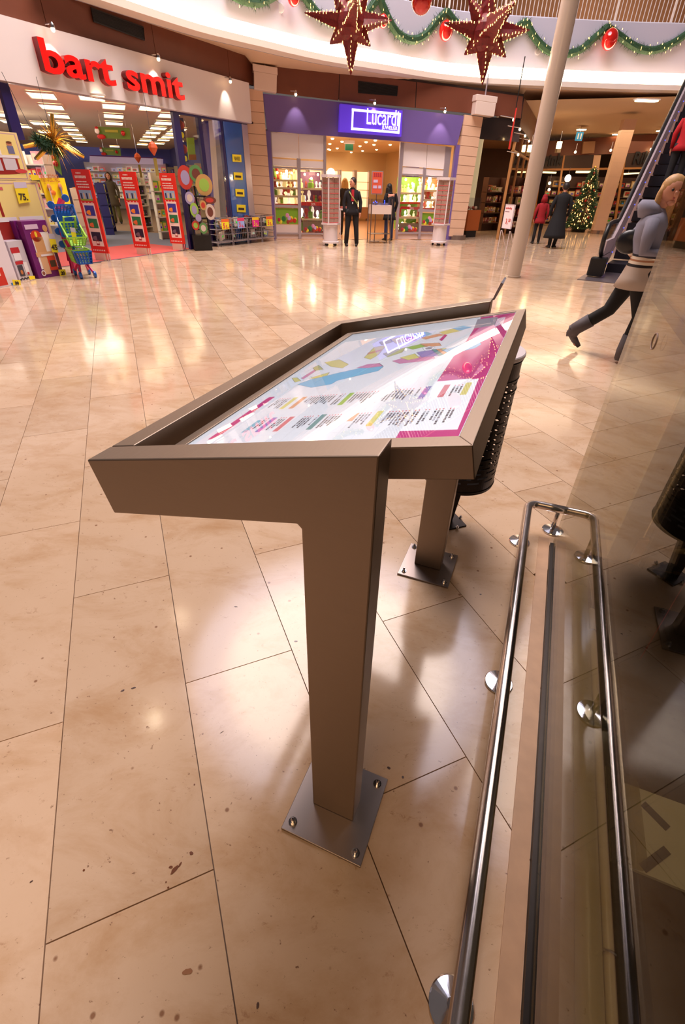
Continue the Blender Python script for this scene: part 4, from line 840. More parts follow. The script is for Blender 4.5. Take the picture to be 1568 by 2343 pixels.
# ---- goods
PAL = [(228, 60, 50), (240, 210, 60), (70, 110, 200), (240, 236, 230), (232, 130, 180), (90, 170, 90), (236, 150, 60), (130, 90, 170), (60, 60, 70), (180, 214, 236)]
BOXM = {}
def boxmesh(key, a, b, e=0):
    if key in BOXM: return BOXM[key]
    mb = MB().box((0, 0, .5), (1, 1, 1)); mb.mi = 1; mb.box((0, -.505, .55), (.72, .02, .56)); mb.mi = 2; mb.box((.1, -.52, .42), (.34, .02, .2))
    me = D.meshes.new('goods'); me.from_pydata([tuple(q) for q in mb.v], [], mb.f)
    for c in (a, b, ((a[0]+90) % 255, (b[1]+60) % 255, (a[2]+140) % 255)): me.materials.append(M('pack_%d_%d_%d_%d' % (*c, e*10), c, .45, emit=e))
    for p_, i in zip(me.polygons, mb.i): p_.material_index = i
    BOXM[key] = me; return me
NG = [0]
def goods(name, label, cat, group, o0, ux, nrm, width, zs_, step, hh, seed, pal=PAL, dep=.16, e=0, fill=.93):
    rs = random.Random(seed); ang = atan2(nrm.y, nrm.x)+pi/2
    for iz, z in enumerate(zs_):
        x = 0; ic = 0
        while x < width:
            w = step*rs.uniform(.7, 1.25)
            if x+w > width: break
            if rs.random() < fill:
                a = rs.randrange(len(pal)); b = rs.randrange(len(pal)); me = boxmesh((id(pal), a, b % 4, e), pal[a], pal[(a+1+b % 4) % len(pal)], e)
                ob = D.objects.new(name, me); COL.objects.link(ob); h_ = hh*rs.uniform(.65, 1.05); ob.scale = (w*.9, dep*rs.uniform(.7, 1), h_); ob.location = o0+ux*(x+w/2)+V((0, 0, z))+nrm*(dep*.5+.03); ob.rotation_euler = (0, 0, ang)
                tag(ob, '%s %s, %s shelf up, %s from the left' % (cname(pal[a]), label, ORD[iz], ORD[min(ic, 27)]), cat, group); NG[0] += 1; ic += 1
            x += w
def shelving(name, label, o0, ux, nrm, width, zs_, top, dep=.34, mt=None, back=None, group=None):
    mt = mt or M('shelf_white', (222, 214, 206), .5); t = thing(name, label, 'shelf unit', o0, group)
    MB().prism([o0, o0+ux*width, o0+ux*width+ZA*top, o0+ZA*top], -nrm*.03).done('back_panel', back or mt, t)
    for z in zs_: MB().prism([o0+ZA*(z-.03), o0+ux*width+ZA*(z-.03), o0+ux*width+ZA*z, o0+ZA*z], nrm*dep).done('shelf', mt, t)
    for x in (0, width-.03): MB().prism([o0+ux*x, o0+ux*(x+.03), o0+ux*(x+.03)+ZA*top, o0+ux*x+ZA*top], nrm*dep).done('side_panel', mt, t)
    return t
# back wall shelves
bz = PC(212, 452).z; tz = PC(212, 376).z; o0 = V((PC(205, 400).x, PC(205, 400).y, 0))+BNm*.05; wB = (PC(388, 400)-PC(205, 400)).length
zsB = [bz+(tz-bz)*k/5 for k in range(5)]
shelving('back_shelving', 'brightly lit wall shelving across the back of the toy shop', o0, BD, BNm, wB, zsB, tz+.1)
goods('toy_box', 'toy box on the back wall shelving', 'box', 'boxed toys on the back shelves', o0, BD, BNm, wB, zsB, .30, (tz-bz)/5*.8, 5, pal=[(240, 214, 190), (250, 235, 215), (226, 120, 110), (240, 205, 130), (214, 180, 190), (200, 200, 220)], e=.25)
pk = thing('shelf_canopy', 'long pale pink canopy above the back shelves of the toy shop', 'canopy', o0+ZA*2)
MB().prism([PC(205, 356, .5), PC(368, 362, .5), PC(368, 376, .5), PC(205, 372, .5)], -BNm*.4).done('panel', M('pale_pink', (226, 196, 216), .5, emit=.25), pk); MB().prism([PC(205, 355, .52), PC(368, 361, .52), PC(368, 363, .52), PC(205, 357, .52)], -BNm*.4).done('edge', M('violet_edge', (176, 90, 170), .5), pk)
# side wall shelves and displays seen between banners and through the glass
wS = (RW1-RW0).length
for k in range(5):
    so_ = RW0+RDm*(wS*(.04+.19*k))+RNm*.03; ww = wS*.175; zz = [.12, .5, .88, 1.26, 1.62]
    shelving('side_shelving', 'shelving on the right wall of the toy shop, bay %s' % ('at the far corner', 'second from the far corner', 'in the middle of the wall', 'behind the glass front', 'nearest the glass front')[k], so_, RDm, RNm, ww, zz, 2.0, mt=M('shelf_cream', (228, 210, 180), .5))
    goods('toy_box', 'toy package in right wall %s bay' % ('far corner', 'second', 'middle', 'fourth', 'nearest')[k], 'box', 'toy packages on the right wall', so_, RDm, RNm, ww, zz, .44, .32, 20+k, fill=.85)
# free standing shelf with white games (right of middle banner)
def stand(px0, px1, ztop, label, nm, zs_, seed, pal=PAL, col=(228, 220, 206), step=.16, hh=.24, cat='box', gl_='toy package on the display stand'):
    a, b = F(*px0), F(*px1); ux = (b-a).normalized(); nr_ = V((ux.y, -ux.x, 0)); nr_ = nr_ if (CAM-a).dot(nr_) > 0 else -nr_
    shelving(nm, label, a, ux, nr_, (b-a).length, zs_, ztop, dep=.22, mt=M('stand_%d' % col[0], col, .5)); goods('toy_box', gl_, cat, gl_+'s', a, ux, nr_, (b-a).length, zs_, step, hh, seed, pal=pal, dep=.14)
stand((366, 547), (392, 546), 1.62, 'white cardboard display stand with small games between the middle and right banners', 'display_stand', [.22, .58, .92, 1.2], 31, pal=[(120, 190, 90), (240, 220, 90), (236, 236, 230)], gl_='game on white cardboard stand')
stand((322, 530), (342, 528), 1.62, 'grey shelf with boxed accessories right of the middle banner', 'display_stand', [.15, .45, .75, 1.05, 1.32], 32, pal=[(60, 56, 60), (220, 216, 206), (40, 40, 46), (190, 190, 180)], gl_='package on the grey shelf')
stand((246, 538), (252, 530), 1.35, 'tall dark blue shelf end between the first banner and the woman in the aisle', 'display_stand', [.2, .5, .8, 1.1], 33, pal=[(30, 30, 110), (40, 40, 130)], col=(30, 30, 96), gl_='package on tall blue shelf end')
stand((196, 560), (214, 548), 1.25, 'low shelf of bright boxes behind the left banner', 'display_stand', [.1, .42, .74, 1.02], 34, gl_='box on low shelf behind banner', step=.2)
stand((100, 560), (172, 566), 1.9, 'tall shelving crowded with dolls and boxes behind the stacked cartons', 'display_stand', [.5, .85, 1.15, 1.45, 1.72], 35, step=.2, gl_='doll box behind the cartons', pal=[(240, 170, 180), (250, 220, 190), (214, 60, 60), (240, 225, 120), (236, 236, 240)])
# hanging banners
def hang(px, z, label, ball=True, santa=True):
    a, b, c_, d = px; P0 = F(a[0], a[1], z); ux = BD; 
    def q(x, y): return PL((P0.x, P0.y), (P0.x+BD.x, P0.y+BD.y), x, y)
    A_, B_, C_, D_ = [q(*p_) for p_ in px]; t = thing('hanging_banner', label, 'banner', A_); gm = M('banner_green', (96, 120, 36), .5, emit=.12)
    MB().prism([A_, B_, C_, D_], -BNm*.02).done('panel', gm, t)
    w = (B_-A_).length; h_ = (A_-D_).length
    if ball: MB().ball(A_.lerp(B_, .8).lerp(D_.lerp(C_, .8), .5)+BNm*.04, h_*.24, 12, 8).done('red_ball', REDB, t, smooth=True)
    MB().box(A_.lerp(B_, .42).lerp(D_.lerp(C_, .42), .35)+BNm*.012, (w*.42, .01, h_*.22), atan2(BD.y, BD.x)).done('print', M('banner_yellow', (170, 170, 50), .5), t)
    if santa:
        s0 = A_.lerp(D_, .4)-BD*w*.02; u_ = h_*.42
        sb_ = MB(); sb_.ball(s0+BNm*.05, u_*.62, 12, 8, (1, .3, 1)); sb_.done('beard', M('santa_white', (240, 232, 226), .8), t, smooth=True)
        MB().ball(s0+ZA*u_*.18+BNm*.17*u_*2, u_*.30, 10, 8, (1, .4, .8)).done('face', SKIN, t, smooth=True); MB().ball(s0+ZA*u_*.62+BNm*.05, u_*.48, 10, 8, (1, .4, .62)).done('hat', M('santa_red', (190, 30, 26), .7), t, smooth=True)
        MB().ball(s0-ZA*u_*1.15+BD*u_*.7+BNm*.03, u_*.75, 10, 8, (1.5, .3, .7)).done('body', M('santa_red', (190, 30, 26), .7), t, smooth=True)
    for f_ in (.1, .9): MB().tube([A_.lerp(B_, f_), A_.lerp(B_, f_)+ZA*(ZC-A_.z)], .006, 4).done('cord', CHR, t)
hang([(224, 289), (296, 293), (299, 319), (228, 316)], 2.5, 'large green hanging banner with red ball and bearded figure in the toy shop')
hang([(232, 337), (275, 340), (277, 357), (236, 354)], 2.4, 'smaller green hanging banner with a red ball, further back in the toy shop')
t = thing('hanging_strip', 'narrow green hanging strip with two red balls left in the toy shop', 'banner', F(128, 345, 2.2)); p0 = F(112, 343, 2.2)
def q_(x, y, o_=0): return PL((p0.x, p0.y), (p0.x+BD.x, p0.y+BD.y), x, y, o_)
MB().prism([q_(110, 342), (q_(132, 344)), q_(142, 402), q_(124, 385)], -BNm*.02).done('panel', M('banner_green', (96, 120, 36), .5), t)
MB().ball(q_(122, 359, .05), .07, 10, 8).done('red_ball', REDB, t, smooth=True); MB().ball(q_(127, 374, .05), .09, 10, 8).done('red_ball', REDB, t, smooth=True); MB().tube([q_(120, 343), q_(120, 343)+ZA*.6], .006, 4).done('cord', CHR, t)
ORG = M('lantern_orange', (206, 84, 34), .5)
for x, y, r_ in ((315, 360, 8), (350, 338, 11)):
    p = F(x, y, 2.0); rr_ = r_/FOC*(p-CAM).dot(FWD); t = thing('paper_lantern', 'orange folded paper lantern hanging in the toy shop, %s' % ('the smaller one further left' if r_ == 8 else 'the larger one beside the glass front'), 'lantern', p)
    MB().lathe([(.01, -rr_*1.3), (rr_*.7, -rr_*.5), (rr_, 0), (rr_*.75, rr_*.6), (.01, rr_*1.1)], p, 8).done('shade', ORG, t); MB().tube([p+ZA*rr_, p+ZA*(2.83-p.z)], .005, 4).done('cord', CHR, t); MB().box(p-ZA*rr_*3.2, (rr_*.7, .01, rr_*3), .8).done('tail', M('lantern_tail', (150, 130, 60), .5), t)
# entrance frames, glass, posters
ef = tag(MB().prism([PA(395, 256, .03), PA(409, 258, .03), PA(453, 572, .03), PA(438, 572, .03)], -AN*.08).done('door_1', DBLUE), kind='structure')
MB().prism([PA(452, 266, .0), PA(460, 267, .0), PA(497, 565, .0), PA(489, 565, .0)], -AN*.08).done('door_post', DBLUE, ef); MB().prism([PA(503, 273, .0), PA(511, 274, .0), PA(541, 560, .0), PA(533, 560, .0)], -AN*.08).done('door_post', DBLUE, ef)
MB().prism([PA(395, 252, .02), PA(566, 281, .02), PA(566, 286, .02), PA(395, 259, .02)], -AN*.08).done('head_rail', DBLUE, ef); MB().prism([PA(553, 281, .02), PA(566, 283, .02), PA(589, 556, .02), PA(576, 557, .02)], -AN*.08).done('door_post', SILV, ef)
glassmat('shop_glass', (240, 240, 240), .0, 1.45)
MB().prism([PA(408, 260), PA(506, 276), PA(536, 560), PA(452, 571)], -AN*.012).done('glass_pane', MATS['shop_glass'], ef)
bl = M('blue_poster', (28, 92, 178), .3, coat=.5, var=.25, scale=2); bp_ = MB().prism([PA(510, 276, .01), PA(553, 283, .01), PA(578, 557, .01), PA(540, 560, .01)], -AN*.02).done('blue_poster', bl, ef)
YL = M('yellow_card', (240, 214, 40), .5, emit=.08); INK = M('ink_dark', (60, 44, 40), .6)
for (x, y), s_ in zip(((542, 362), (545, 403), (549, 441), (552, 477)), ('WII', 'GAMES', '', '')):
    qd = [PA(x-10, y-9, .03), PA(x+10, y-8, .03), PA(x+11, y+9, .03), PA(x-9, y+8, .03)]; c_ = MB().prism(qd, -AN*.01).done('yellow_label', YL, ef)
    if x < 544: fit_text('label_lettering', 'WII', PA, (x-6, y+5), (x+7, y+6), .13, .004, INK, .036, AN, c_)
    else: MB().prism([PA(x-6, y-2, .036), PA(x+7, y-1, .036), PA(x+7, y+4, .036), PA(x-6, y+3, .036)], -AN*.004).done('label_print', INK, c_)
PZ = [(60, 76, 150), (206, 60, 50), (226, 190, 60), (60, 60, 96)]
for k, (x0, y0, x1, y1) in enumerate(((404, 268, 420, 315), (411, 323, 428, 370), (418, 377, 434, 412))):
    t = thing('window_poster', 'dark blue poster with yellow price ring behind the glass, %s' % ('topmost of column', 'middle of column', 'lowest of column')[k], 'poster', PA(x0, y0, -.1)); qd = [PA(x0, y0, -.06), PA(x1-1, y0+2, -.06), PA(x1+4, y1+1, -.06), PA(x0+5, y1, -.06)]
    MB().prism(qd, -AN*.01).done('sheet', M('poster_blue', (52, 54, 104), .5), t); c_ = (qd[0]+qd[1]+qd[2]+qd[3])/4; MB().ball(c_+ZA*.05, .09, 10, 6, (1, .1, 1)).done('picture', M('poster_red', (176, 70, 60), .5), t)
    MB().lathe([(.055, 0), (.055, .01), (.0, .01)], (0, 0, 0), 16).done('price_ring', YL, t).matrix_parent_inverse = Matrix.Translation(c_-V(t.location)-ZA*.13+AN*.01) @ Matrix.Rotation(atan2(AN.y, AN.x), 4, 'Z') @ Matrix.Rotation(R(90), 4, 'Y')
p = PA(435, 330, -1.2); t = thing('green_hanging_sign', 'light green hanging sign behind the toy shop glass', 'sign', p); qd = [PA(428, 315, -1.2), PA(444, 315, -1.2), PA(449, 366, -1.2), PA(432, 366, -1.2)]; MB().prism(qd, -AN*.02).done('sheet', M('lime_sign', (170, 196, 60), .5, emit=.15), t); MB().tube([qd[0], V((qd[0].x, qd[0].y, 2.79))], .005, 4).done('cord', CHR, t); MB().prism([qd[3].lerp(qd[0], .25)+AN*.01, qd[2].lerp(qd[1], .25)+AN*.01, qd[2]+AN*.01, qd[3]+AN*.01], AN*.003).done('print', M('orange_print', (226, 150, 60), .5), t)
p = V(PA(485, 480, -1.0)); tag(MB().prism([PA(478, 270, -1.0), PA(493, 272, -1.0), PA(508, 470, -1.0), PA(494, 470, -1.0)], -AN*.25).done('trim_4', M('violet_pillar', (96, 92, 180), .5)), kind='structure')
tag(MB().prism([PA(490, 274, -.8), PA(504, 276, -.8), PA(522, 545, -.8), PA(508, 545, -.8)], -AN*.2).done('trim_5', M('cream_pillar', (236, 214, 190), .5, emit=.1)), kind='structure')
# dark post and second post at the left edge of the entrance
tag(MB().prism([PA(-6, 178, .02), PA(16, 182, .02), PA(58, 320, .02), PA(34, 322, .02)], -AN*.08).done('door_2', DBLUE), kind='structure')
tag(MB().prism([PA(-30, 172, .02), PA(580, 279, .02), PA(580, 284, .02), PA(-30, 178, .02)], -AN*.10).done('trim_6', M('dark_edge', (60, 44, 46), .5)), kind='structure')
# ---- red security banners
RB = M('banner_red', (226, 44, 20), .45); WB = M('banner_white', (244, 232, 226), .5); GF = M('gate_foot', (226, 210, 190), .5)
pics = [((60, 60, 170), (240, 150, 50)), ((40, 130, 80), (220, 110, 60)), ((34, 26, 54), (110, 90, 110))]
for k, (px, foot) in enumerate((([(162, 387), (202.5, 388.7), (249, 580.4), (211.3, 577.5)], 598), ([(270, 392), (307.3, 392.9), (343, 568), (307.7, 566)], 584), ([(364.3, 395.7), (400, 396.7), (423.6, 558.4), (390.5, 556.5)], 572))):
    a, b = F(*px[3], .15), F(*px[2], .15); ux = (b-a); ux.z = 0; wd_ = ux.length; ux.normalize(); nr_ = V((ux.y, -ux.x, 0)); nr_ = nr_ if (CAM-a).dot(nr_) > 0 else -nr_; H_ = 1.60
    ux = (ux*.0+ux); t = thing('security_banner', 'red upright gate banner with white lettering at the toy shop entrance, %s' % ('leftmost of the three', 'middle of the three', 'rightmost of the three')[k], 'banner', V((a.x, a.y, 0)), None)
    o0 = V((a.x, a.y, 0)); tz_ = HT((a.x, a.y), *px[0])
    def bb(x0, z0, x1, z1, off, dep, name, mt, par): return MB().prism([o0+ux*(x0*wd_)+ZA*z0+nr_*off, o0+ux*(x1*wd_)+ZA*z0+nr_*off, o0+ux*(x1*wd_)+ZA*z1+nr_*off, o0+ux*(x0*wd_)+ZA*z1+nr_*off], -nr_*dep).done(name, mt, par)
    pan = bb(0, .15, 1, tz_, .0, .03, 'panel', RB, t); bb(.1, 0, .78, .15, .0, .07, 'foot', GF, t); bb(.80, 0, .86, .15, .0, .03, 'foot_rod', CHR, t); bb(.92, 0, .98, .15, .0, .03, 'foot_rod', CHR, t)
    bb(.16, .28, .84, tz_-.56, .002, .002, 'white_field', WB, pan)
    for i, (z0, z1) in enumerate(((tz_-.78, tz_-.60), (tz_-1.0, tz_-.83), (tz_-1.24, tz_-1.07))):
        c0, c1 = pics[i]; f_ = bb(.24, z0, .78, z1, .004, .002, 'picture', M('pic_%d' % i, c0, .5), pan); 
        MB().ball(o0+ux*(.5*wd_)+ZA*(z0+.055)+nr_*.004, .08, 10, 6, (1, .05, .55)).done('picture', M('picb_%d' % i, c1, .5), pan).data
    bb(.14, tz_-.52, .84, tz_-.34, .003, .002, 'picture', M('pic_sky', (150, 190, 230), .5), pan); bb(.14, tz_-.52, .84, tz_-.49, .005, .002, 'picture', M('pic_grass', (150, 180, 60), .5), pan)
    for i in range(4): bb(.2+.16*i, tz_-.49, .28+.16*i, tz_-.39, .006, .002, 'picture', M('pic_fig%d' % (i % 2), ((40, 40, 90), (220, 200, 170))[i % 2], .5), pan)
    for i, (w0, w1, z) in enumerate(((.22, .5, .05), (.12, .74, .10), (.14, .72, .19), (.12, .80, .235), (.16, .80, .28))):
        x = w0
        while x < w1:
            l_ = rnd.uniform(.05, .12) if i > 1 else .06; hh_ = .045 if i == 1 else .02; bb(x, tz_-z-hh_, min(w1, x+l_), tz_-z, .003, .002, 'lettering', WB, pan); x += l_+.02
    for i in range(4): bb(.12+.2*i, tz_-.555, .17+.2*i, tz_-.54, .003, .002, 'lettering', WB, pan)
    bb(.42, .30, .60, .40, .004, .002, 'picture', M('pic_can', (170, 60, 60), .5), pan); bb(.44, .33, .58, .37, .006, .002, 'picture', WB, pan)
    x = .1
    while x < .85: bb(x, .19, x+.06, .215, .003, .002, 'lettering', WB, pan); x += .11
# ============================================================= TOY SHOP FRONT: cartons, trolleys, racks
def carton(label, bl, br, ztl, cols, deep=.35, art=None, tagp=None, z0=0, name='toy_carton', base=None, tilt=0):
    a, b = (F(*bl), F(*br)) if base is None else base; ux = (b-a); ux.z = 0; w = ux.length; ux.normalize(); nr_ = V((ux.y, -ux.x, 0)); nr_ = nr_ if (CAM-a).dot(nr_) > 0 else -nr_
    t = thing(name, label, 'box', V((a.x, a.y, z0))); a = V((a.x, a.y, z0)); h_ = ztl-z0
    MB().prism([a, a+ux*w, a+ux*w+ZA*h_, a+ZA*h_], -nr_*deep).done('carton', M('carton_%d_%d_%d' % cols, cols, .4, coat=.3), t, bevel=.004)
    def P_(x, z, o=.002): return a+ux*(x*w)+ZA*(z*h_)+nr_*o
    def R_(nm, c, x0, z0_, x1, z1, o=.002, e=0): return MB().prism([P_(x0, z0_, o), P_(x1, z0_, o), P_(x1, z1, o), P_(x0, z1, o)], -nr_*.0015).done(nm, M('art_%d_%d_%d' % c, c, .4), t)
    def E_(nm, c, x, z, rx, rz, o=.003, n=16): return MB().prism([P_(x+rx/w*cos(2*pi*k/n), z+rz/h_*sin(2*pi*k/n), o) for k in range(n)], -nr_*.0015).done(nm, M('art_%d_%d_%d' % c, c, .4), t)
    if art: art(R_, E_, P_, t, ux, nr_, w, h_)
    return t, a, ux, nr_, w
def kitchen_art(R_, E_, P_, t, ux, n, w, h):
    R_('print_frame', (186, 150, 170), .02, .03, .96, .97, .0015); R_('print_ground', (236, 216, 140), .035, .045, .945, .955, .0025)
    R_('print_cooker', (150, 34, 30), .15, .16, .88, .48, .004); E_('print_cooker', (150, 34, 30), .52, .17, .36*w, .05*h, .0045); R_('print_worktop', (232, 228, 234), .10, .47, .50, .53, .006); R_('print_worktop', (232, 228, 234), .54, .47, .92, .53, .006)
    R_('print_oven', (196, 190, 206), .40, .20, .60, .44, .007); R_('print_oven_door', (70, 60, 130), .45, .26, .55, .38, .009); R_('print_fridge', (206, 200, 212), .64, .22, .84, .46, .007)
    R_('print_hood', (150, 34, 30), .12, .54, .16, .72, .005); R_('print_hood', (206, 196, 220), .06, .70, .30, .76, .006); R_('print_rack', (150, 34, 30), .30, .54, .34, .76, .005)
    E_('print_badge', (206, 70, 70), .88, .20, .10*w, .045*h, .009); R_('print_logo', (206, 100, 110), .22, .88, .44, .92, .005)
def kids(R_, E_, x, z, w, h, c):
    E_('print_child_head', (196, 130, 100), x, z, .045*w, .04*h, .006); R_('print_child_body', c, x-.05, z-.20, x+.05, z-.04, .006); E_('print_child_hair', (110, 60, 36), x, z+.03, .045*w, .025*h, .007)
def art1(R_, E_, P_, t, ux, n, w, h): kitchen_art(R_, E_, P_, t, ux, n, w, h); kids(R_, E_, .60, .72, w, h, (240, 236, 240)); kids(R_, E_, .82, .76, w, h, (110, 112, 150))
# two cream cartons; the lower one is the larger
t1, ca, cux, cnr, cw = carton('large cream carton with a printed play kitchen, under the other cream carton', (-8, 648), (128, 606), 1.42, (232, 208, 150), .4, kitchen_art, base=(V((-5.93, 8.75, 0)), V((-5.42, 9.80, 0))), z0=.35, name='toy_carton')
carton('cream carton with two children at a play kitchen, topmost of the stack', None, None, 2.06, (232, 208, 150), .4, art1, base=(V((-5.93, 8.75, 0)), V((-5.47, 9.70, 0))), z0=1.425)
pal_ = thing('display_plinth', 'low dark plinth carrying the cream cartons', 'plinth', V((-5.9, 9.3, 0))); MB().prism([V((-5.95, 8.75, 0)), V((-5.44, 9.80, 0)), V((-5.44, 9.80, .345)), V((-5.95, 8.75, .345))], V((-.35, .17, 0))).done('plinth', M('plinth_dark', (70, 40, 50), .5), pal_)
def purple_art(R_, E_, P_, t, ux, n, w, h):
    R_('print_label', (220, 190, 220), .08, .86, .60, .94, .004); R_('print_white', (240, 232, 236), .22, .16, .95, .80, .003); E_('print_arch', (206, 60, 40), .42, .74, .22*w, .10*h, .005); E_('print_clock', (240, 210, 60), .42, .77, .05*w, .05*h, .007)
    R_('print_wood', (214, 160, 110), .26, .44, .66, .72, .005); R_('print_worktop', (222, 170, 124), .18, .38, .92, .46, .007); R_('print_cupboard', (226, 180, 140), .30, .06, .58, .38, .005); R_('print_oven', (220, 70, 40), .58, .12, .92, .38, .008); R_('print_oven_glass', (80, 60, 40), .64, .18, .88, .30, .010)
    R_('print_panel', (240, 230, 236), .36, .385, .86, .42, .012); E_('print_ring', (240, 232, 236), .24, .09, .09*w, .055*h, .012); E_('print_ring_centre', (150, 90, 70), .24, .09, .06*w, .035*h, .014); E_('print_pot', (214, 160, 110), .86, .86, .10*w, .06*h, .006)
pb0, pb1 = F(90, 638), F(142, 630)
carton('purple carton with a red and wooden toy kitchen, front one of the pair', None, None, .87, (112, 22, 112), .13, purple_art, base=(pb0, pb1))
nn = (pb1-pb0).normalized(); nb = V((nn.y, -nn.x, 0)); nb = nb if (CAM-pb0).dot(nb) > 0 else -nb
carton('purple carton standing right behind the front purple carton', None, None, .87, (112, 22, 112), .14, purple_art, base=(pb0-nb*.145-nn*.03, pb1-nb*.145-nn*.03))
def grey_art(R_, E_, P_, t, ux, n, w, h):
    for k in range(9):
        for m_ in range(2): R_('print_check', (50, 46, 52), .05+k*.1, .02+m_*.02+(k % 2)*.02, .14+k*.1, .04+m_*.02+(k % 2)*.02, .003)
    R_('print_arch', (190, 40, 50), .08, .70, .62, .84, .004); R_('print_shelf', (232, 226, 232), .14, .52, .60, .70, .005); R_('print_bar', (190, 40, 50), .10, .42, .62, .50, .005); R_('print_oven', (70, 66, 76), .14, .12, .48, .40, .005); E_('print_door', (196, 120, 70), .31, .22, .08*w, .06*h, .007); R_('print_cabinet', (240, 236, 240), .58, .14, .82, .46, .006); R_('print_pot', (190, 40, 50), .64, .14, .78, .20, .008)
carton('pale grey carton with a checked edge beside the purple cartons', None, None, .60, (206, 198, 210), .3, grey_art, base=(F(46, 644), F(79, 638)))
def red_art(R_, E_, P_, t, ux, n, w, h):
    R_('print_red', (206, 48, 36), .0, .03, .72, .34, .003); R_('print_red', (206, 48, 36), .30, .48, .70, .56, .004); R_('print_cream', (236, 206, 190), .30, .20, .62, .48, .005); R_('print_oven', (90, 30, 28), .26, .10, .44, .26, .006); E_('print_fruit', (230, 200, 60), .32, .90, .06*w, .04*h, .004); R_('print_blue', (60, 130, 200), .80, .0, .98, .05, .004)
    R_('print_person', (196, 120, 90), .10, .56, .22, .84, .004)
carton('white carton with a red play kitchen at the left picture edge', None, None, .82, (228, 218, 228), .3, red_art, base=(F(-46, 668), F(44, 650)))
carton('grey carton half hidden behind the white carton at the left edge', None, None, 1.35, (120, 100, 110), .22, grey_art, base=(V((-6.05, 8.15, 0)), V((-5.92, 8.74, 0))))
# price cards
def pricecard(px, n_, s, label, f, off=0, hdr=None, size=.6):
    qd = [f(*q) for q in px]; t = thing('price_card', label, 'price card', qd[0]); X = (qd[1]-qd[0]).normalized(); U_ = (qd[0]-qd[3]).normalized(); N_ = X.cross(U_)*-1; N_ = N_ if (CAM-qd[0]).dot(N_) > 0 else -N_
    c_ = MB().prism(qd, -N_*.006).done('card', YL, t)
    if hdr: MB().prism([qd[0]+N_*.002, qd[1]+N_*.002, qd[1].lerp(qd[2], .28)+N_*.002, qd[0].lerp(qd[3], .28)+N_*.002], -N_*.002).done('header', M('card_head', hdr, .5), c_)
    if s:
        w = (qd[1]-qd[0]).length; h_ = (qd[0]-qd[3]).length; o = text('price_lettering', s, h_*size, .002, INK, qd[3].lerp(qd[2], .5)+U_*h_*.14+N_*.003, N_.cross(U_)*-1 if (N_.cross(U_)*-1).dot(X) > 0 else N_.cross(U_), U_, c_, 'CENTER', bold=.004, sx=1)
    return t
cp = (ca, ca+cux)
def PCt(x, y): return PL((ca+cnr*.03).xy, (ca+cux+cnr*.03).xy, x, y)
pricecard([(30, 417), (59, 417), (70, 462), (44, 466)], 0, '75.', 'yellow action price card reading 75 on the lower cream carton', PCt, hdr=(206, 196, 220), size=.42)
pricecard([(68, 399), (88, 401), (91, 412), (73, 413)], 0, None, 'small yellow price card on the corner of the upper cream carton', PCt)
def PPt(x, y): return PL((pb0+nb*.05).xy, (pb1+nb*.05).xy, x, y)
pricecard([(110, 534), (124, 535), (134, 578), (120, 577)], 0, '45', 'tall yellow price card hanging at the edge of the front purple carton', PPt, hdr=(196, 176, 150), size=.4)
pricecard([(134, 617), (149, 616), (152, 629), (138, 632)], 0, '20', 'small yellow price card at the foot of the front purple carton', PPt, size=.7)
pricecard([(28, 640), (47, 641), (48, 652), (31, 653)], 0, '30', 'small yellow price card at the foot of the white carton', lambda x, y: PL(F(28, 655).xy, F(48, 652).xy, x, y), size=.7)
pricecard([(66, 632), (79, 631), (81, 638), (69, 640)], 0, None, 'small yellow price card at the foot of the pale grey carton', lambda x, y: PL(F(66, 643).xy, F(80, 640).xy, x, y))
# yellow poster behind
yp = PL; y0_ = F(112, 560)
def YP(x, y, o=0): return PL((-5.55, 10.6), (-5.05, 11.6), x, y, o)
t = thing('yellow_poster', 'bright yellow poster with two playing children behind the trolleys', 'poster', YP(112, 475)); MB().prism([YP(91, 407), YP(147, 407), YP(163, 470), YP(113, 475)], V((-.02, .01, 0))).done('sheet', M('poster_yellow', (248, 216, 30), .45, emit=.12), t)
fit_text('lettering', 'MIJN SPEELTAFEL', YP, (96, 416), (138, 416), .16, .003, M('poster_pinkish', (190, 110, 60), .5), .012, V((.9, -.44, 0)), t)
for x, y, c in ((113, 430, (240, 236, 232)), (138, 428, (130, 150, 210))): MB().ball(YP(x, y, .02), .065, 10, 8, (.4, 1, 1)).done('print_head', M('print_skin', (206, 140, 90), .5), t); MB().box(YP(x+4, y+16, .02), (.02, .16, .22), .5).done('print_body', M('print_b%d' % c[0], c, .5), t)
MB().ball(YP(122, 441, .02), .06, 8, 6, (.4, 1.5, .7)).done('print_table', M('print_orange', (226, 120, 40), .5), t); MB().box(YP(128, 482, -.02), (.02, .9, .30), .46).done('lower_field', M('poster_pale', (240, 210, 206), .5), t); _y = YP(128, 482, -.04); MB().tube([V((_y.x, _y.y, 0)), _y], .015, 6).done('stand_pole', CHR, t)
# gold tinsel burst and fir twig above the cartons
gp = V(PL((-5.6, 9.2), (-5.1, 10.2), 122, 322)); t = thing('tinsel_burst', 'gold tinsel burst spraying out above the cream cartons', 'tinsel', gp); GOLD = M('gold_foil', (226, 180, 84), .22, 1); mb = MB(); rg_ = random.Random(4)
for k in range(150):
    d_ = V((rg_.gauss(0, 1), rg_.gauss(0, 1), rg_.gauss(0, .8))).normalized(); L_ = rg_.uniform(.22, .46); e = d_.orthogonal().normalized()*.006; q = gp+d_*L_+V((0, 0, -.25*L_*L_*2)); mid = gp+d_*L_*.5
    mb.add([gp-e, gp+e, mid+e, mid-e], [(0, 1, 2, 3)]); mb.add([mid-e, mid+e, q], [(0, 1, 2)])
for a_, b_ in (((-.30, -.3, -.22), (0, 0, 0)), ((.02, .05, .36), (0, 0, 0)), ((-.15, -.12, -.30), (0, 0, 0))): pass
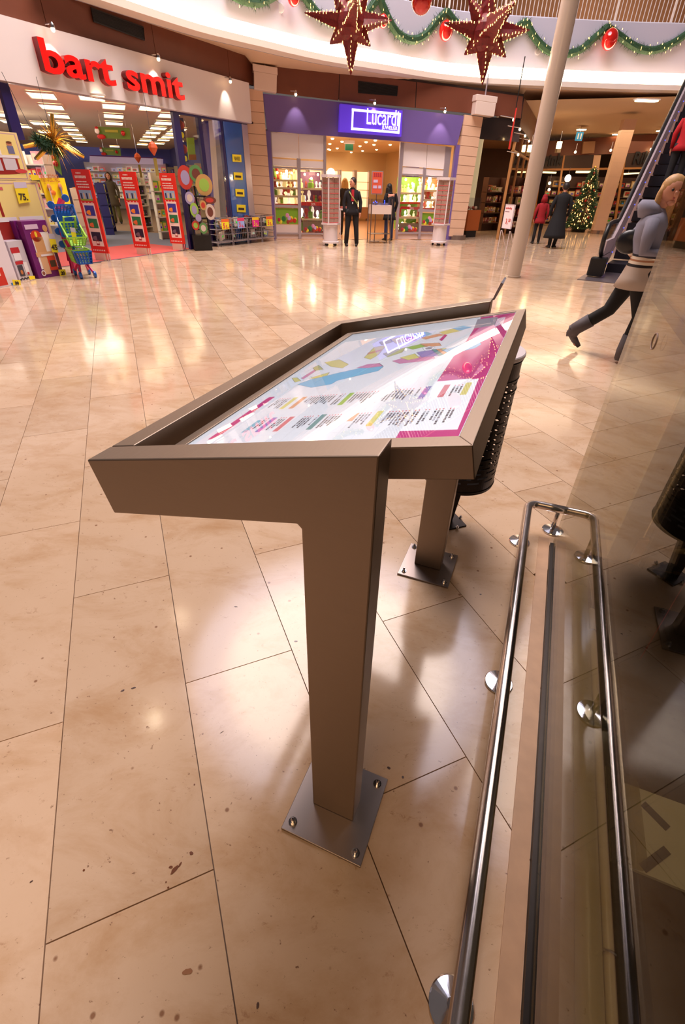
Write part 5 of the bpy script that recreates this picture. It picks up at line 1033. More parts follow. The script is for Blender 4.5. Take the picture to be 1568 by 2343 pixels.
tag(mb.done('foil_strands', GOLD, t), kind='stuff')
for d_ in ((-.28, -.2, -.26), (.05, .1, .36), (.3, .35, -.2), (-.38, -.3, -.10)): MB().tube([gp, gp+V(d_)], [.045, .03], 8).done('foil_roll', GOLD, t)
g2 = V(PL((-5.6, 9.2), (-5.1, 10.2), 82, 318)); mb = MB()
for k in range(500):
    s_ = rg_.random(); p = g2.lerp(gp-ZA*.12, s_*1.2); d_ = V((rg_.gauss(0, 1), rg_.gauss(0, 1), rg_.gauss(0, 1))).normalized(); e = d_.orthogonal().normalized()*.012; mb.add([p-e, p+e, p+d_*.15], [(0, 1, 2)])
t2_ = thing('fir_twig', 'dark green fir garland behind the gold tinsel', 'garland', g2); tag(mb.done('needles', GRN, t2_), kind='stuff'); MB().tube([g2, gp-ZA*.12], .012, 6).done('stem', GRN, t2_)
MB().tube([gp, V((gp.x-.15, gp.y+.3, 2.84))], .004, 5).done('cord', DARK, t); MB().tube([g2, V((g2.x-.35, g2.y+.2, 2.84))], .004, 5).done('cord', DARK, t2_)
# toy trolleys
TP = M('toy_pink', (214, 22, 96), .35, coat=.4); TB = M('toy_blue', (24, 96, 190), .35, coat=.4); TG = M('toy_green', (160, 214, 70), .35, coat=.4)
def lattice(mb, o_, X, Y, nx, ny, r_=.007):
    for k in range(nx+1): mb.tube([o_+X*k/nx, o_+X*k/nx+Y], r_, 4)
    for k in range(ny+1): mb.tube([o_+Y*k/ny, o_+Y*k/ny+X], r_, 4)
def basket(par, c, X, Y, Z_, mt, name='basket'):         # open lattice tub, narrower below
    mb = MB(); k_ = .78
    T = [c-X/2-Y/2+Z_, c+X/2-Y/2+Z_, c+X/2+Y/2+Z_, c-X/2+Y/2+Z_]; B_ = [c-X/2*k_-Y/2*k_, c+X/2*k_-Y/2*k_, c+X/2*k_+Y/2*k_, c-X/2*k_+Y/2*k_]
    for i in range(4):
        j_ = (i+1) % 4; n_ = 5
        for k in range(n_+1): mb.tube([B_[i].lerp(B_[j_], k/n_), T[i].lerp(T[j_], k/n_)], .009, 4)
        for k in range(5): mb.tube([B_[i].lerp(T[i], k/4), B_[j_].lerp(T[j_], k/4)], .008 if k < 4 else .016, 4)
    mb.prism(B_, Z_.normalized()*.01); return mb.done(name, mt, par)
def wheel(par, c, ax, r_=.055): 
    mb = MB(); mb.lathe([(r_*.3, -.022), (r_*.9, -.022), (r_, -.012), (r_, .012), (r_*.9, .022), (r_*.3, .022)], (0, 0, 0), 18); q = ax.to_track_quat('Z', 'Y').to_matrix()
    for v in mb.v: v[:] = (c+q @ v)[:]
    return mb.done('wheel', TB, par, bevel=0)
tb0 = F(196, 634); tb0.z = 0; tX = V((.62, -.78, 0)).normalized(); tY = V((.78, .62, 0)).normalized()
t = thing('toy_trolley', 'green and blue toy shopping trolley on pink wheeled legs, lowest of the stack', 'toy trolley', tb0); c0 = tb0+V((-.02, .05, 0))
for s1, s2 in ((-.12, -.22), (.12, -.22), (-.12, .20), (.12, .20)):
    w0 = c0+tY*s1+tX*s2; wheel(t, w0+ZA*.055, tY); MB().tube([w0+ZA*.06, c0+tY*s1*.6+tX*s2*.4+ZA*.19, c0+tY*s1*.4+ZA*.22], .022, 8).done('leg', TP, t)
basket(t, c0+ZA*.24-tX*.06, tX*.42, tY*.30, ZA*.20, TG, 'green_basket'); basket(t, c0+ZA*.24+tX*.22, tX*.20, tY*.27, ZA*.19, TB, 'blue_basket')
MB().tube([c0-tX*.22+tY*.13+ZA*.42, c0-tX*.42+tY*.13+ZA*.56, c0-tX*.42-tY*.13+ZA*.56, c0-tX*.22-tY*.13+ZA*.42], .014, 8).done('handle', TG, t)
t = thing('toy_trolley', 'green lattice toy trolley basket tipped on top of the lowest trolley', 'toy trolley', c0+ZA*.46)
Xs = (tX*.8-ZA*.45).normalized(); Zs = (ZA*.8+tX*.45).normalized(); basket(t, c0-tX*.08+ZA*.58, Xs*.42, tY*.30, Zs*.18, TG, 'basket'); MB().tube([c0-tX*.25+tY*.1+ZA*.72, c0-tX*.05+tY*.1+ZA*.93, c0+tX*.02-tY*.1+ZA*.93, c0-tX*.2-tY*.1+ZA*.7], .016, 8).done('handle', TG, t)
t = thing('toy_trolley', 'blue lattice toy trolley standing on end behind the green ones', 'toy trolley', c0-tX*.2+ZA*.1); cb = c0-tX*.28-tY*.02; basket(t, cb+ZA*.82-tX*.04, ZA*-.46+tX*.12, tY*.32, (tX*.9+ZA*.2).normalized()*.20, TB, 'basket'); MB().tube([cb+ZA*.05, cb+ZA*.6], .03, 8).done('frame_tube', TB, t)
t = thing('toy_trolley', 'stack of pink toy trolley frames with blue wheels, leftmost and tallest', 'toy trolley', c0-tX*.55)
cs_ = c0-tX*.52-tY*.04
for k in range(4):
    z = .42+k*.20; q0 = cs_+ZA*z-tX*.02*k+tX*.06*(k > 2); MB().tube([q0-tY*.04-ZA*.42, q0+ZA*.0, q0+tY*.10+ZA*.14], .055, 8).done('pink_frame', TP, t); MB().tube([q0-tX*.02, q0+tX*.16+ZA*.05], .03, 8).done('pink_arm', TP, t); wheel(t, q0-tY*.10+ZA*.06, tX, .06)
wheel(t, cs_+ZA*1.18+tY*.16, tX, .06); MB().tube([cs_+ZA*0, cs_+ZA*1.1+tY*.1], .02, 8).done('core_tube', TP, t)
pricecard([(160, 520), (172, 522), (178, 558), (168, 556)], 0, None, 'tall yellow price card clipped to the toy trolley stack', lambda x, y: PL((tb0+tX*.05).xy, (tb0+tX*.05+tY).xy, x, y), hdr=(196, 176, 150))
# wire baskets with bargain goods before the pier
WIRE = M('wire_chrome', (176, 170, 178), .3, .8); gA, gB = F(500, 566), F(632, 551); gA.z = gB.z = 0; gx = (gB-gA).normalized(); gn = V((gx.y, -gx.x, 0)); LW = (gB-gA).length; nb_ = 4
for k in range(nb_):
    o_ = gA+gx*(LW*k/nb_+.02)-gn*.02; w_ = LW/nb_-.04; t = thing('wire_basket', 'wire bargain basket full of small packs, %s' % ('leftmost of the row', 'second from the left', 'third from the left', 'rightmost beside the jeweller')[k], 'basket', o_)
    mb = MB()
    for z in (.10, .28, .40, .52, .64): mb.tube([o_+ZA*z, o_+gx*w_+ZA*z, o_+gx*w_-gn*.5+ZA*z, o_-gn*.5+ZA*z], .006 if z not in (.10, .64) else .011, 5, closed=True)
    for i in range(9): mb.tube([o_+gx*w_*i/8+ZA*.10, o_+gx*w_*i/8+ZA*.64], .004, 4)
    mb.done('wire_cage', WIRE, t)
    for a_, b_ in ((0, 0), (1, 0), (1, .5), (0, .5)): MB().tube([o_+gx*w_*a_-gn*b_, o_+gx*w_*a_-gn*b_+ZA*.64], .012, 6).done('leg', WIRE, t)
    for z in (.12, .40): MB().prism([o_+ZA*z, o_+gx*w_+ZA*z, o_+gx*w_-gn*.48+ZA*z, o_-gn*.48+ZA*z], ZA*.01).done('tray', WIRE, t)
    rs = random.Random(50+k); 
    for z, n_ in ((.13, 6), (.41, 9)):
        for i in range(n_):
            a = rs.randrange(10); me = boxmesh((1, a), ((92, 60, 52), (190, 176, 166), (60, 56, 64), (150, 60, 50), (70, 90, 60), (206, 190, 170), (110, 96, 100), (50, 40, 44), (170, 120, 80), (96, 110, 140))[a], (200, 190, 180)); ob = D.objects.new('bargain_pack', me); COL.objects.link(ob)
            ob.scale = (rs.uniform(.12, .2), .05, rs.uniform(.14, .24)); ob.location = o_+gx*rs.uniform(.1, max(.12, w_-.1))-gn*rs.uniform(.06, .42)+ZA*(z+.02); ob.rotation_euler = (rs.uniform(-.5, .3), rs.uniform(-.4, .4), atan2(gx.y, gx.x)+rs.uniform(-.5, .5)); tag(ob, 'small pack lying %s in the %s wire basket' % (('low', 'high')[z > .2], ('leftmost', 'second', 'third', 'rightmost')[k]), 'pack', 'bargain packs in the wire baskets'); ob['label'] = cname(((92, 60, 52), (190, 176, 166), (60, 56, 64), (150, 60, 50), (70, 90, 60), (206, 190, 170), (110, 96, 100), (50, 40, 44), (170, 120, 80), (96, 110, 140))[a])+' '+ob['label']
    c1 = ((236, 216, 40), (150, 170, 226), (214, 20, 140), (236, 216, 40))[k]; c2 = ((240, 110, 50), (226, 60, 110), (240, 200, 40), (240, 110, 50))[k]; x_ = .28+.1*k
    p = o_+gx*w_*.35+gn*.02+ZA*.40; q = thing('bargain_card', ('yellow and orange card reading 5 on the leftmost wire basket', 'light blue card reading 3 on the second wire basket', 'magenta card reading 3 on the third wire basket', 'yellow and orange card reading 5 on the rightmost wire basket')[k], 'price card', p)
    MB().prism([p, p+gx*.27, p+gx*.27+ZA*.24, p+ZA*.24], -gn*.008).done('card', M('cardc%d' % k, c1, .5, emit=.1), q); MB().prism([p+gn*.002+ZA*.17, p+gx*.27+gn*.002+ZA*.17, p+gx*.27+ZA*.24+gn*.002, p+ZA*.24+gn*.002], -gn*.002).done('header', M('cardh%d' % k, c2, .5), q)
    text('lettering', ('5', '3', '3', '5')[k], .16, .002, M('cardt', (226, 60, 90), .5) if k != 2 else M('cardt2', (240, 210, 60), .5), p+gx*.04+gn*.003+ZA*.03, gx, ZA, q, bold=.004); text('lettering', ('5,-', '6,-', '5,-', '5,-')[k], .11, .002, M('cardt', (226, 60, 90), .5) if k != 2 else M('cardt2', (240, 210, 60), .5), p+gx*.14+gn*.003+ZA*.02, gx, ZA, q, bold=.003)
# tall black rack with blister toys
ra, rb = F(447, 574), F(487, 573); ra.z = rb.z = 0; rx_ = (rb-ra).normalized(); rn_ = V((rx_.y, -rx_.x, 0)); wR = (rb-ra).length; t = thing('toy_rack', 'tall black display rack hung with round and oval toy cards by the entrance post', 'display rack', ra); BK = M('rack_black', (20, 18, 20), .4)
MB().prism([ra, ra+rx_*wR, ra+rx_*wR+ZA*.34, ra+ZA*.34], -rn_*.4).done('base', BK, t)
for a_ in (.05, .5, .95): MB().prism([ra+rx_*wR*(a_-.04)+ZA*.34, ra+rx_*wR*(a_+.04)+ZA*.34, ra+rx_*wR*(a_+.04)+ZA*1.36-rn_*.2, ra+rx_*wR*(a_-.04)+ZA*1.36-rn_*.2], -rn_*.03).done('upright', BK, t)
for z in (.45, .68, .92, 1.14): MB().prism([ra+ZA*z-rn_*.04, ra+rx_*wR+ZA*z-rn_*.04, ra+rx_*wR+ZA*(z+.03)-rn_*.04, ra+ZA*(z+.03)-rn_*.04], -rn_*.2).done('shelf', BK, t)
rs = random.Random(9); cl_ = [(190, 60, 50), (90, 140, 80), (190, 150, 90), (160, 150, 190), (110, 60, 50), (150, 190, 80), (206, 190, 180)]
for k, (x, z, rx2, rz2) in enumerate(((.05, 1.52, .17, .24), (.65, 1.60, .16, .17), (1.0, 1.38, .20, .22), (.10, 1.12, .11, .13), (1.15, 1.08, .16, .08), (.25, .88, .10, .15), (1.1, .84, .12, .17), (.2, .56, .09, .10), (.6, .50, .10, .12), (.75, .98, .08, .10), (.4, .72, .07, .08))):
    c_ = ra+rx_*wR*x+ZA*z+rn_*(.03+.01*k)-rn_*.12*(z > 1.2); n_ = 18; pts = [c_+rx_*rx2*cos(2*pi*i/n_)+ZA*rz2*sin(2*pi*i/n_) for i in range(n_)]; o = thing('toy_card', 'round toy card hanging on the black rack, %s' % ('upper left, red', 'top middle, green', 'large one upper right, tan', 'small brownish disc on the left edge', 'green oval on the right edge', 'lilac oval left of centre', 'lime oval at lower right', 'brown disc at the bottom left', 'green disc at the bottom middle', 'small tan disc right of centre', 'small lilac disc at centre')[k], 'toy card', c_, 'toy cards on the black rack')
    a = cl_[(k+0) % 7]; MB().prism(pts, -rn_*.006).done('card', M('tc%d' % (k % 7), a, .4), o); MB().prism([c_+rn_*.002+rx_*rx2*.6*cos(2*pi*i/n_)+ZA*rz2*.6*sin(2*pi*i/n_) for i in range(n_)], -rn_*.002).done('picture', M('tcp%d' % (k % 5), cl_[(k+3) % 7], .4), o); MB().tube([c_+ZA*rz2*.9, c_+ZA*rz2*.9-rn_*.22], .004, 4).done('hook', CHR, o)
# ============================================================= JEWELLER
def LI(u, w, z=0): return LU(u, z, -w)
WARM = M('warm_wall', (222, 194, 150), .6); JF = M('jeweller_floor', (206, 150, 104), .25)
tag(MB().prism([LI(-.2, .02), LI(6.4, .02), LI(6.4, 11), LI(-.2, 11)], V((0, 0, .006))).done('floor_jeweller', JF), kind='structure')
tag(MB().prism([LI(-.2, .1, 2.62), LI(6.4, .1, 2.62), LI(6.4, 11, 2.62), LI(-.2, 11, 2.62)], V((0, 0, .05))).done('ceiling_jeweller', M('warm_ceiling', (232, 204, 158), .7)), kind='structure')
for nm, a, b in (('wall_jeweller_back', (-.2, 9.5), (6.4, 9.5)), ('wall_jeweller_left', (-.2, .1), (-.2, 9.5)), ('wall_jeweller_right', (6.4, .1), (6.4, 9.5))):
    q0, q1 = LI(*a), LI(*b); n_ = V((q1.y-q0.y, -(q1.x-q0.x), 0)).normalized(); cen = LI(3, 5); n_ = n_ if (cen-q0).dot(n_) < 0 else -n_
    tag(MB().prism([q0, q1, q1+ZA*2.62, q0+ZA*2.62], n_*.1).done(nm, WARM), kind='structure')
area('jeweller_fill', LI(3.1, 3.0, 2.5), 3.5, 120, (1, .82, .58)); area('jeweller_fill', LI(3.1, 7.5, 2.5), 3, 50, (1, .82, .58))
pf = tag(MB().prism([PB(601, 214, .06), PB(1063, 265, .06), PB(1046, 333, .06), PB(612, 300, .06)], -LN*.10).done('trim_7', PURP), kind='structure')
MB().prism([PB(608, 298, .06), PB(619, 299, .06), PB(632, 552, .06), PB(623, 552, .06)], -LN*.14).done('side_panel', PURP, pf); MB().prism([PB(1044, 331, .06), PB(1059, 333, .06), PB(1032, 553, .06), PB(1020, 553, .06)], -LN*.14).done('side_panel', PURP, pf)
# light box sign
ls = thing('lightbox_sign', 'violet light box with white framed lettering over the jeweller entrance', 'sign', PB(850, 280, .2)); PGL = M('purple_glow', (88, 58, 190), .35, emit=.55, ecol=(92, 52, 220))
MB().prism([PB(779, 237, .24), PB(922, 253, .24), PB(919, 313, .24), PB(776, 301, .24)], -LN*.17).done('box', PGL, ls, bevel=.01)
WGL = M('white_glow', (246, 240, 255), .4, emit=1.15, ecol=(244, 232, 255))
fr_ = [PB(*q, .262) for q in ((806, 248), (918, 259), (914, 306), (804, 297))]
for a, b, c_, d in ((0, 1, 3, 2), (3, 2, 0, 1), (0, 3, 1, 2), (1, 2, 0, 3)):
    A_, B_ = fr_[a], fr_[b]; f_ = .115 if a in (0, 3) and b in (1, 2) and not (a == 0 and b == 3) else .035
    MB().prism([A_, B_, B_.lerp(fr_[d], f_), A_.lerp(fr_[c_], f_)], -LN*.02).done('white_frame', WGL, ls)
fit_text('lettering', 'Lucardi', PB, (839, 284), (911, 288.5), .50, .02, WGL, .265, LN, ls, .0); fit_text('lettering', 'JUWELIER', PB, (874, 295.5), (909, 298), .115, .015, WGL, .265, LN, ls, .0)
# shop front: panels, frames, panes
sf = tag(MB().prism([PB(624, 536, -.12), PB(684, 537, -.12), PB(683, 548, -.12), PB(626, 548, -.12)], -LN*.3).done('window_1', M('white_base', (228, 206, 200), .5)), kind='structure')
WPN = M('white_panel', (242, 232, 234), .45)
def lp(px, off, ext, mt, name, par): return MB().prism([PB(x, y, off) for x, y in px], -LN*ext).done(name, mt, par)
for px in ([(618, 302), (683, 306), (684, 363), (621, 359)], [(684, 306), (746, 311), (746, 366), (685, 363)], [(926, 326), (978, 331), (975, 384), (922, 380)], [(979, 331), (1029, 336), (1023, 388), (976, 384)]): lp(px, -.10, .08, WPN, 'upper_panel', sf)
for px in ([(622, 362), (680, 366), (680, 382), (624, 379)], [(687, 367), (740, 370), (740, 385), (688, 383)], [(923, 382), (970, 385), (968, 399), (921, 397)], [(976, 387), (1020, 390), (1017, 403), (973, 401)]): lp(px, -.12, .06, WPN, 'transom_panel', sf)
for px in ([(612, 300), (621, 301), (634, 548), (628, 548)], [(680, 362), (688, 363), (690, 548), (684, 548)], [(741, 310), (747, 311), (746, 548), (740, 548)], [(917, 325), (925, 326), (910, 547), (905, 547)], [(970, 383), (976, 384), (962, 547), (957, 547)], [(1021, 335), (1034, 337), (1010, 547), (1002, 547)]): lp(px, -.06, .10, SILV, 'frame_post', sf)
for px in ([(622, 380), (740, 386), (740, 390), (622, 384)], [(626, 468), (684, 470), (684, 476), (626, 474)], [(630, 532), (740, 533), (740, 537), (630, 536)], [(921, 397), (1018, 404), (1017, 408), (921, 401)], [(958, 478), (1002, 480), (1001, 486), (957, 484)], [(908, 531), (1000, 532), (999, 536), (908, 535)]): lp(px, -.08, .06, SILV, 'frame_rail', sf)
for px in ([(690, 537), (740, 538), (740, 548), (690, 548)], [(910, 536), (957, 536), (956, 547), (909, 547)], [(962, 536), (1004, 537), (1002, 547), (961, 547)], [(631, 514), (684, 515), (684, 533), (632, 532)]): lp(px, -.12, .25, M('white_base', (228, 206, 200), .5), 'base_panel', sf)
for px in ([(624, 383), (681, 386), (684, 470), (628, 468)], [(689, 388), (740, 390), (740, 533), (693, 533)], [(921, 401), (969, 404), (959, 531), (909, 531)], [(975, 405), (1016, 408), (1003, 480), (966, 478)]): lp(px, -.11, .012, MATS['shop_glass'], 'glass_pane', sf)
# window displays
TRY = M('display_red', (206, 50, 26), .5, emit=.2); CRM = M('display_cream', (246, 216, 168), .5); DG = M('display_green', (120, 170, 50), .5, emit=.1)
GLOW = M('display_lamp', (255, 230, 180), .4, emit=10, ecol=(255, 214, 150))
rs = random.Random(77)
JM = []
for k, (c, e) in enumerate((((255, 244, 214), 2.4), ((255, 226, 170), 1.5), ((250, 236, 220), .8), ((240, 220, 150), .6), ((190, 60, 50), .1), ((120, 160, 60), .1))):  # brightness of the lit stands put into their material as emission
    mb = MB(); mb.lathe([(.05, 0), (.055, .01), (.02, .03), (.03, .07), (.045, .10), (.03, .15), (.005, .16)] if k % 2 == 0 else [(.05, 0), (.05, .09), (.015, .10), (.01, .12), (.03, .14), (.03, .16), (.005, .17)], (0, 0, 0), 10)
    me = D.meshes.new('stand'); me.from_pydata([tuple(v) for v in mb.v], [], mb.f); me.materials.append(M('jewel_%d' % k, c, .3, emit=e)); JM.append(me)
def wdisp(x0, x1, yt, yb, shelves, label, back, nitem, posters=None, dep=.55):
    a = PB(x0, yb, -.16); b = PB(x1, yb, -.16); tp_ = PB(x0, yt, -.16).z; bt = a.z; a = V((a.x, a.y, 0)); b = V((b.x, b.y, 0)); ux = (b-a).normalized(); w = (b-a).length
    t = thing('window_display', label, 'display', a+ZA*bt)
    MB().prism([a+ZA*bt-LN*dep, b+ZA*bt-LN*dep, b+ZA*tp_-LN*dep, a+ZA*tp_-LN*dep], -LN*.02).done('back_panel', back, t)
    for y in shelves:
        z = PB(x0, y, -.16).z; MB().prism([a+ZA*(z-.03)-LN*.04, b+ZA*(z-.03)-LN*.04, b+ZA*z-LN*.04, a+ZA*z-LN*.04], -LN*(dep-.06)).done('shelf', CRM, t)
        MB().prism([a+ZA*(z-.05)-LN*.02, b+ZA*(z-.05)-LN*.02, b+ZA*z-LN*.02, a+ZA*z-LN*.02], -LN*.02).done('shelf_edge', TRY if y == shelves[0] or y == 462 else CRM, t)
        for i in range(nitem):
            ob = D.objects.new('jewellery_stand', rs.choice(JM)); COL.objects.link(ob); ob.location = a+ux*(w*(i+.5)/nitem+rs.uniform(-.02, .02))-LN*rs.uniform(.10, dep-.1)+ZA*(z+.001); s_ = rs.uniform(.7, 1.7); ob.scale = (s_, s_, s_*rs.uniform(.8, 1.5)); tag(ob, 'small %s jewellery stand in the %s jeweller window, %s row' % (('white', 'gold', 'pale', 'yellow', 'red', 'green')[JM.index(ob.data)], {628: 'leftmost', 692: 'second', 912: 'third', 968: 'rightmost'}[x0], ORD[shelves.index(y)]), 'jewellery stand', 'jewellery stands in the shop windows')
    for i in range(3): MB().ball(a+ux*w*(.2+.3*i)-LN*.12+ZA*(tp_-.07-.1*(i % 2)), .035, 8, 6).done('lamp', GLOW, t)
    point(a+ux*w*.5-LN*.2+ZA*(tp_-.1), 14, (1, .78, .5), .08)
    return t
wdisp(628, 682, 388, 466, (466, 447, 428, 410), 'glowing gold display in the leftmost jeweller window', M('disp_back1', (190, 130, 84), .6), 7)
wdisp(692, 740, 392, 531, (528, 500, 462, 430), 'display with a red discount strip in the second jeweller window', M('disp_back2', (130, 84, 120), .6), 6)
wdisp(912, 962, 404, 529, (526, 496, 462, 440), 'display with a green back in the window right of the jeweller doorway', DG, 6)
wdisp(968, 1008, 408, 476, (476, 456, 434), 'glowing display in the rightmost jeweller window', M('disp_back1', (190, 130, 84), .6), 6)
for px, s_, lb_ in (([(690, 463), (738, 464), (738, 471), (690, 470)], (712, 470, 722, 470), 'red discount strip reading 20% in the second jeweller window'), ([(918, 472), (960, 474), (959, 480), (917, 478)], (937, 479, 947, 480), 'red discount strip reading 20% in the window right of the doorway')):
    t = thing('discount_strip', lb_, 'sign', PB(*px[0], -.13)); lp(px, -.128, .008, M('strip_red', (206, 46, 40), .5, emit=.15), 'strip', t); fit_text('lettering', '20%', PB, s_[:2], s_[2:], .09, .003, WB, -.122, LN, t)
def giftposter(px, label, green=True):
    t = thing('gift_poster', label, 'poster', PB(*px[3], -.12)); lp(px, -.125, .01, M('poster_green', (120, 160, 36), .5, emit=.08) if green else M('poster_dim', (150, 120, 90), .5), 'sheet', t)
    (x0, y0), (x1, y1) = px[0], px[2]
    for i, (fx, fy, c, sx_) in enumerate(((.15, .72, (190, 40, 60), 1), (.22, .85, (240, 214, 60), 1.1), (.36, .66, (50, 120, 60), 1.4), (.52, .45, (226, 150, 190), 1.2), (.60, .62, (200, 170, 220), 1.2), (.68, .75, (206, 70, 40), 1.3), (.70, .62, (240, 206, 50), 1.1), (.84, .78, (200, 40, 30), 1.2), (.88, .68, (244, 210, 70), .9), (.55, .86, (160, 60, 40), 1.1))):
        MB().ball(PB(x0+(x1-x0)*fx, y0+(y1-y0)*fy, -.118), .05*sx_, 8, 6, (1, .15, 1)).done('print_shape', M('gp_%d' % i, c, .5), t)
giftposter([(631, 476), (682, 477), (682, 513), (633, 512)], 'green poster with colourful gifts under the leftmost jeweller window'); giftposter([(693, 506), (738, 506), (738, 531), (694, 531)], 'colourful gift print at the foot of the second jeweller window', False)
giftposter([(914, 510), (958, 511), (957, 530), (912, 530)], 'colourful gift print at the foot of the window right of the doorway', False); giftposter([(965, 487), (1001, 489), (999, 515), (962, 513)], 'green poster with colourful gifts under the rightmost jeweller window')
lp([(962, 516), (1000, 517), (998, 531), (961, 530)], -.11, .02, M('dim_panel', (110, 84, 96), .4), 'lower_panel', sf); lp([(624, 367), (625, 367), (625, 368), (624, 368)], -.1, .01, WPN, 'hinge', sf)
# inside: cabinets, lamps, exit sign
JL = M('jeweller_lamp', (255, 226, 170), .4, emit=16, ecol=(255, 210, 150))
JPX = ((761, 318), (783, 325), (755, 330), (838, 326), (856, 332), (824, 335), (772, 340), (859, 322), (780, 350), (804, 349), (830, 346), (862, 343), (752, 342), (893, 332))
for k, (x, y) in enumerate(JPX):
    p = F(x, y, 2.60)
    if (p-LU(0, 0)).dot(-LN) > 9.3 or (p-LU(0, 0)).dot(-LN) < .2: p = LI((p-LU(0, 0)).dot(LD)*.8, 9.0-.3*k*.5, 2.60)
    t = tag(MB().lathe([(.045, .02), (.05, 0), (.03, -.012), (.005, -.014)], (0, 0, 0), 12).done('downlight', JL), 'small warm downlight in the jeweller ceiling, %s from the left' % ORD[sorted(c_[0] for c_ in JPX).index(x)], 'ceiling light', 'warm downlights in the jeweller ceiling'); t.location = p
t = thing('exit_sign', 'green exit sign hanging in the jeweller doorway', 'sign', PB(799, 337, -1.5)); c_ = PB(799, 337, -1.5); MB().box(c_, (.26, .05, .16), .2).done('plate', M('exit_green', (30, 90, 60), .4, emit=.3), t); MB().box(c_+ZA*.13, (.34, .08, .08), .2).done('housing', WPN, t); MB().tube([c_+ZA*.16, V((c_.x, c_.y, 2.62))], .01, 6).done('rod', CHR, t)
rs = random.Random(3)
for k in range(6):
    u = 1.2+.72*k; o_ = LI(u, 8.6); t = thing('glass_cabinet', 'tall lit glass cabinet at the back of the jeweller, %s' % ('first', 'second', 'third', 'fourth', 'fifth', 'sixth')[k]+' from the left', 'cabinet', o_)
    MB().prism([o_+ZA*.1, o_+LD*.62+ZA*.1, o_+LD*.62+ZA*.55, o_+ZA*.55], -LN*.4).done('base', M('cab_wood', (180, 130, 90), .4), t); MB().prism([o_+ZA*.55-LN*.35, o_+LD*.62+ZA*.55-LN*.35, o_+LD*.62+ZA*1.9-LN*.35, o_+ZA*1.9-LN*.35], -LN*.05).done('lit_back', M('cab_lit', (255, 230, 190), .5, emit=1.1, ecol=(255, 220, 170)), t)
    for x in (0, .60): MB().prism([o_+LD*x, o_+LD*(x+.03), o_+LD*(x+.03)+ZA*1.95, o_+LD*x+ZA*1.95], -LN*.4).done('post', SILV, t)
    for z in (.9, 1.2, 1.5): MB().prism([o_+ZA*z, o_+LD*.62+ZA*z, o_+LD*.62+ZA*(z+.02), o_+ZA*(z+.02)], -LN*.34).done('shelf', CRM, t)
lpn = MB().prism([LI(5.0, 1.6, .1), LI(5.35, 1.3, .1), LI(5.35, 1.3, 1.95), LI(5.0, 1.6, 1.95)], -LN*.05).done('purple_panel', PURP); tag(lpn, 'tall purple panel inside the right of the jeweller doorway', 'panel')
# card spinners
SW = M('spinner_white', (228, 214, 216), .4); sp0 = thing('earring_spinner', 'white earring spinner left of the jeweller doorway, under a glowing dome lamp', 'display stand', (0, 0, 0))
for a_ in range(4): MB().ball((.17*cos(a_*pi/2+.8), .17*sin(a_*pi/2+.8), .035), .035, 8, 6).done('castor', BK, sp0)
MB().lathe([(.24, .07), (.24, .11), (.20, .12), (.20, .50), (.20, .51)], (0, 0, 0), 28).done('drum', SW, sp0); MB().lathe([(.27, .52), (.27, .56)], (0, 0, 0), 6).done('lower_plate', SW, sp0); MB().lathe([(.27, 1.60), (.27, 1.66)], (0, 0, 0), 6).done('upper_plate', SW, sp0)
CR = M('card_red', (206, 104, 100), .5); CD = M('earring_dark', (176, 144, 130), .35, .2, var=.6, scale=60)
for f_ in range(4):
    an = f_*pi/2+.35; X = V((cos(an), sin(an), 0)); Yv = V((-sin(an), cos(an), 0))
    MB().box(X*.155+ZA*1.08, (.012, .30, 1.02), an).done('board', M('board_grey', (200, 170, 160), .5), sp0); MB().box((X+Yv).normalized()*.235+ZA*1.08, (.03, .03, 1.04), an).done('corner_post', SW, sp0)
    for k in range(9):
        for s_ in (-.075, .075): MB().box(X*.172+Yv*s_+ZA*(.63+k*.112), (.012, .13, .085), an).done('earring_card', CD, sp0)
        MB().box(X*.176+ZA*(.575+k*.112), (.014, .29, .022), an).done('card_strip', CR, sp0)
s1 = fpos(757, 562); place(sp0, False, s1, .2)
place(sp0, True, fpos(1003, 561), .75, 'white earring spinner in front of the rightmost jeweller window')
t = thing('dome_lamp', 'glowing white dome lamp on top of the left earring spinner', 'lamp', s1+ZA*1.66); MB().lathe([(.11, 0), (.11, .02), (.105, .06), (.075, .11), (.02, .135)], s1+ZA*1.665, 20).done('dome', M('dome_glow', (255, 244, 214), .4, emit=3, ecol=(255, 232, 180)), t, smooth=True); MB().lathe([(.05, -.004), (.05, .0)], s1+ZA*1.664, 16).done('collar', CHR, t)
# display table, poster stand, side table
d0 = fpos(866, 556); t = thing('display_table', 'small glass topped metal display table with blue sparkles right of the doorway', 'table', d0)
for a_, b_ in ((-.31, -.18), (.31, -.18), (.31, .18), (-.31, .18)): MB().tube([d0+LD*a_-LN*b_, d0+LD*a_-LN*b_+ZA*1.12], .014, 6).done('leg', STEEL2, t)
MB().box(d0+ZA*.86, (.62, .36, .22), .2).done('drawer_box', M('cream_box', (226, 206, 196), .5), t); MB().box(d0+ZA*.25, (.62, .36, .012), .2).done('lower_shelf', STEEL2, t); MB().box(d0+ZA*1.05, (.64, .38, .14), .2).done('glass_case', glassmat('case_glass', (236, 236, 240), 0, 1.45), t)
BLED = M('blue_led', (40, 60, 255), .4, emit=10); rs = random.Random(1)
for k in range(7): MB().ball(d0+LD*rs.uniform(-.25, .28)+LN*rs.uniform(-.1, .14)+ZA*rs.uniform(1.0, 1.08), .013, 6, 4).done('blue_light', BLED, t)
for k in range(14): MB().box(d0+LD*rs.uniform(-.28, .28)+LN*rs.uniform(-.14, .14)+ZA*1.0, (.05, .04, .05), rs.random()).done('display_piece', M('silver_piece', (176, 170, 190), .3, .7), t)
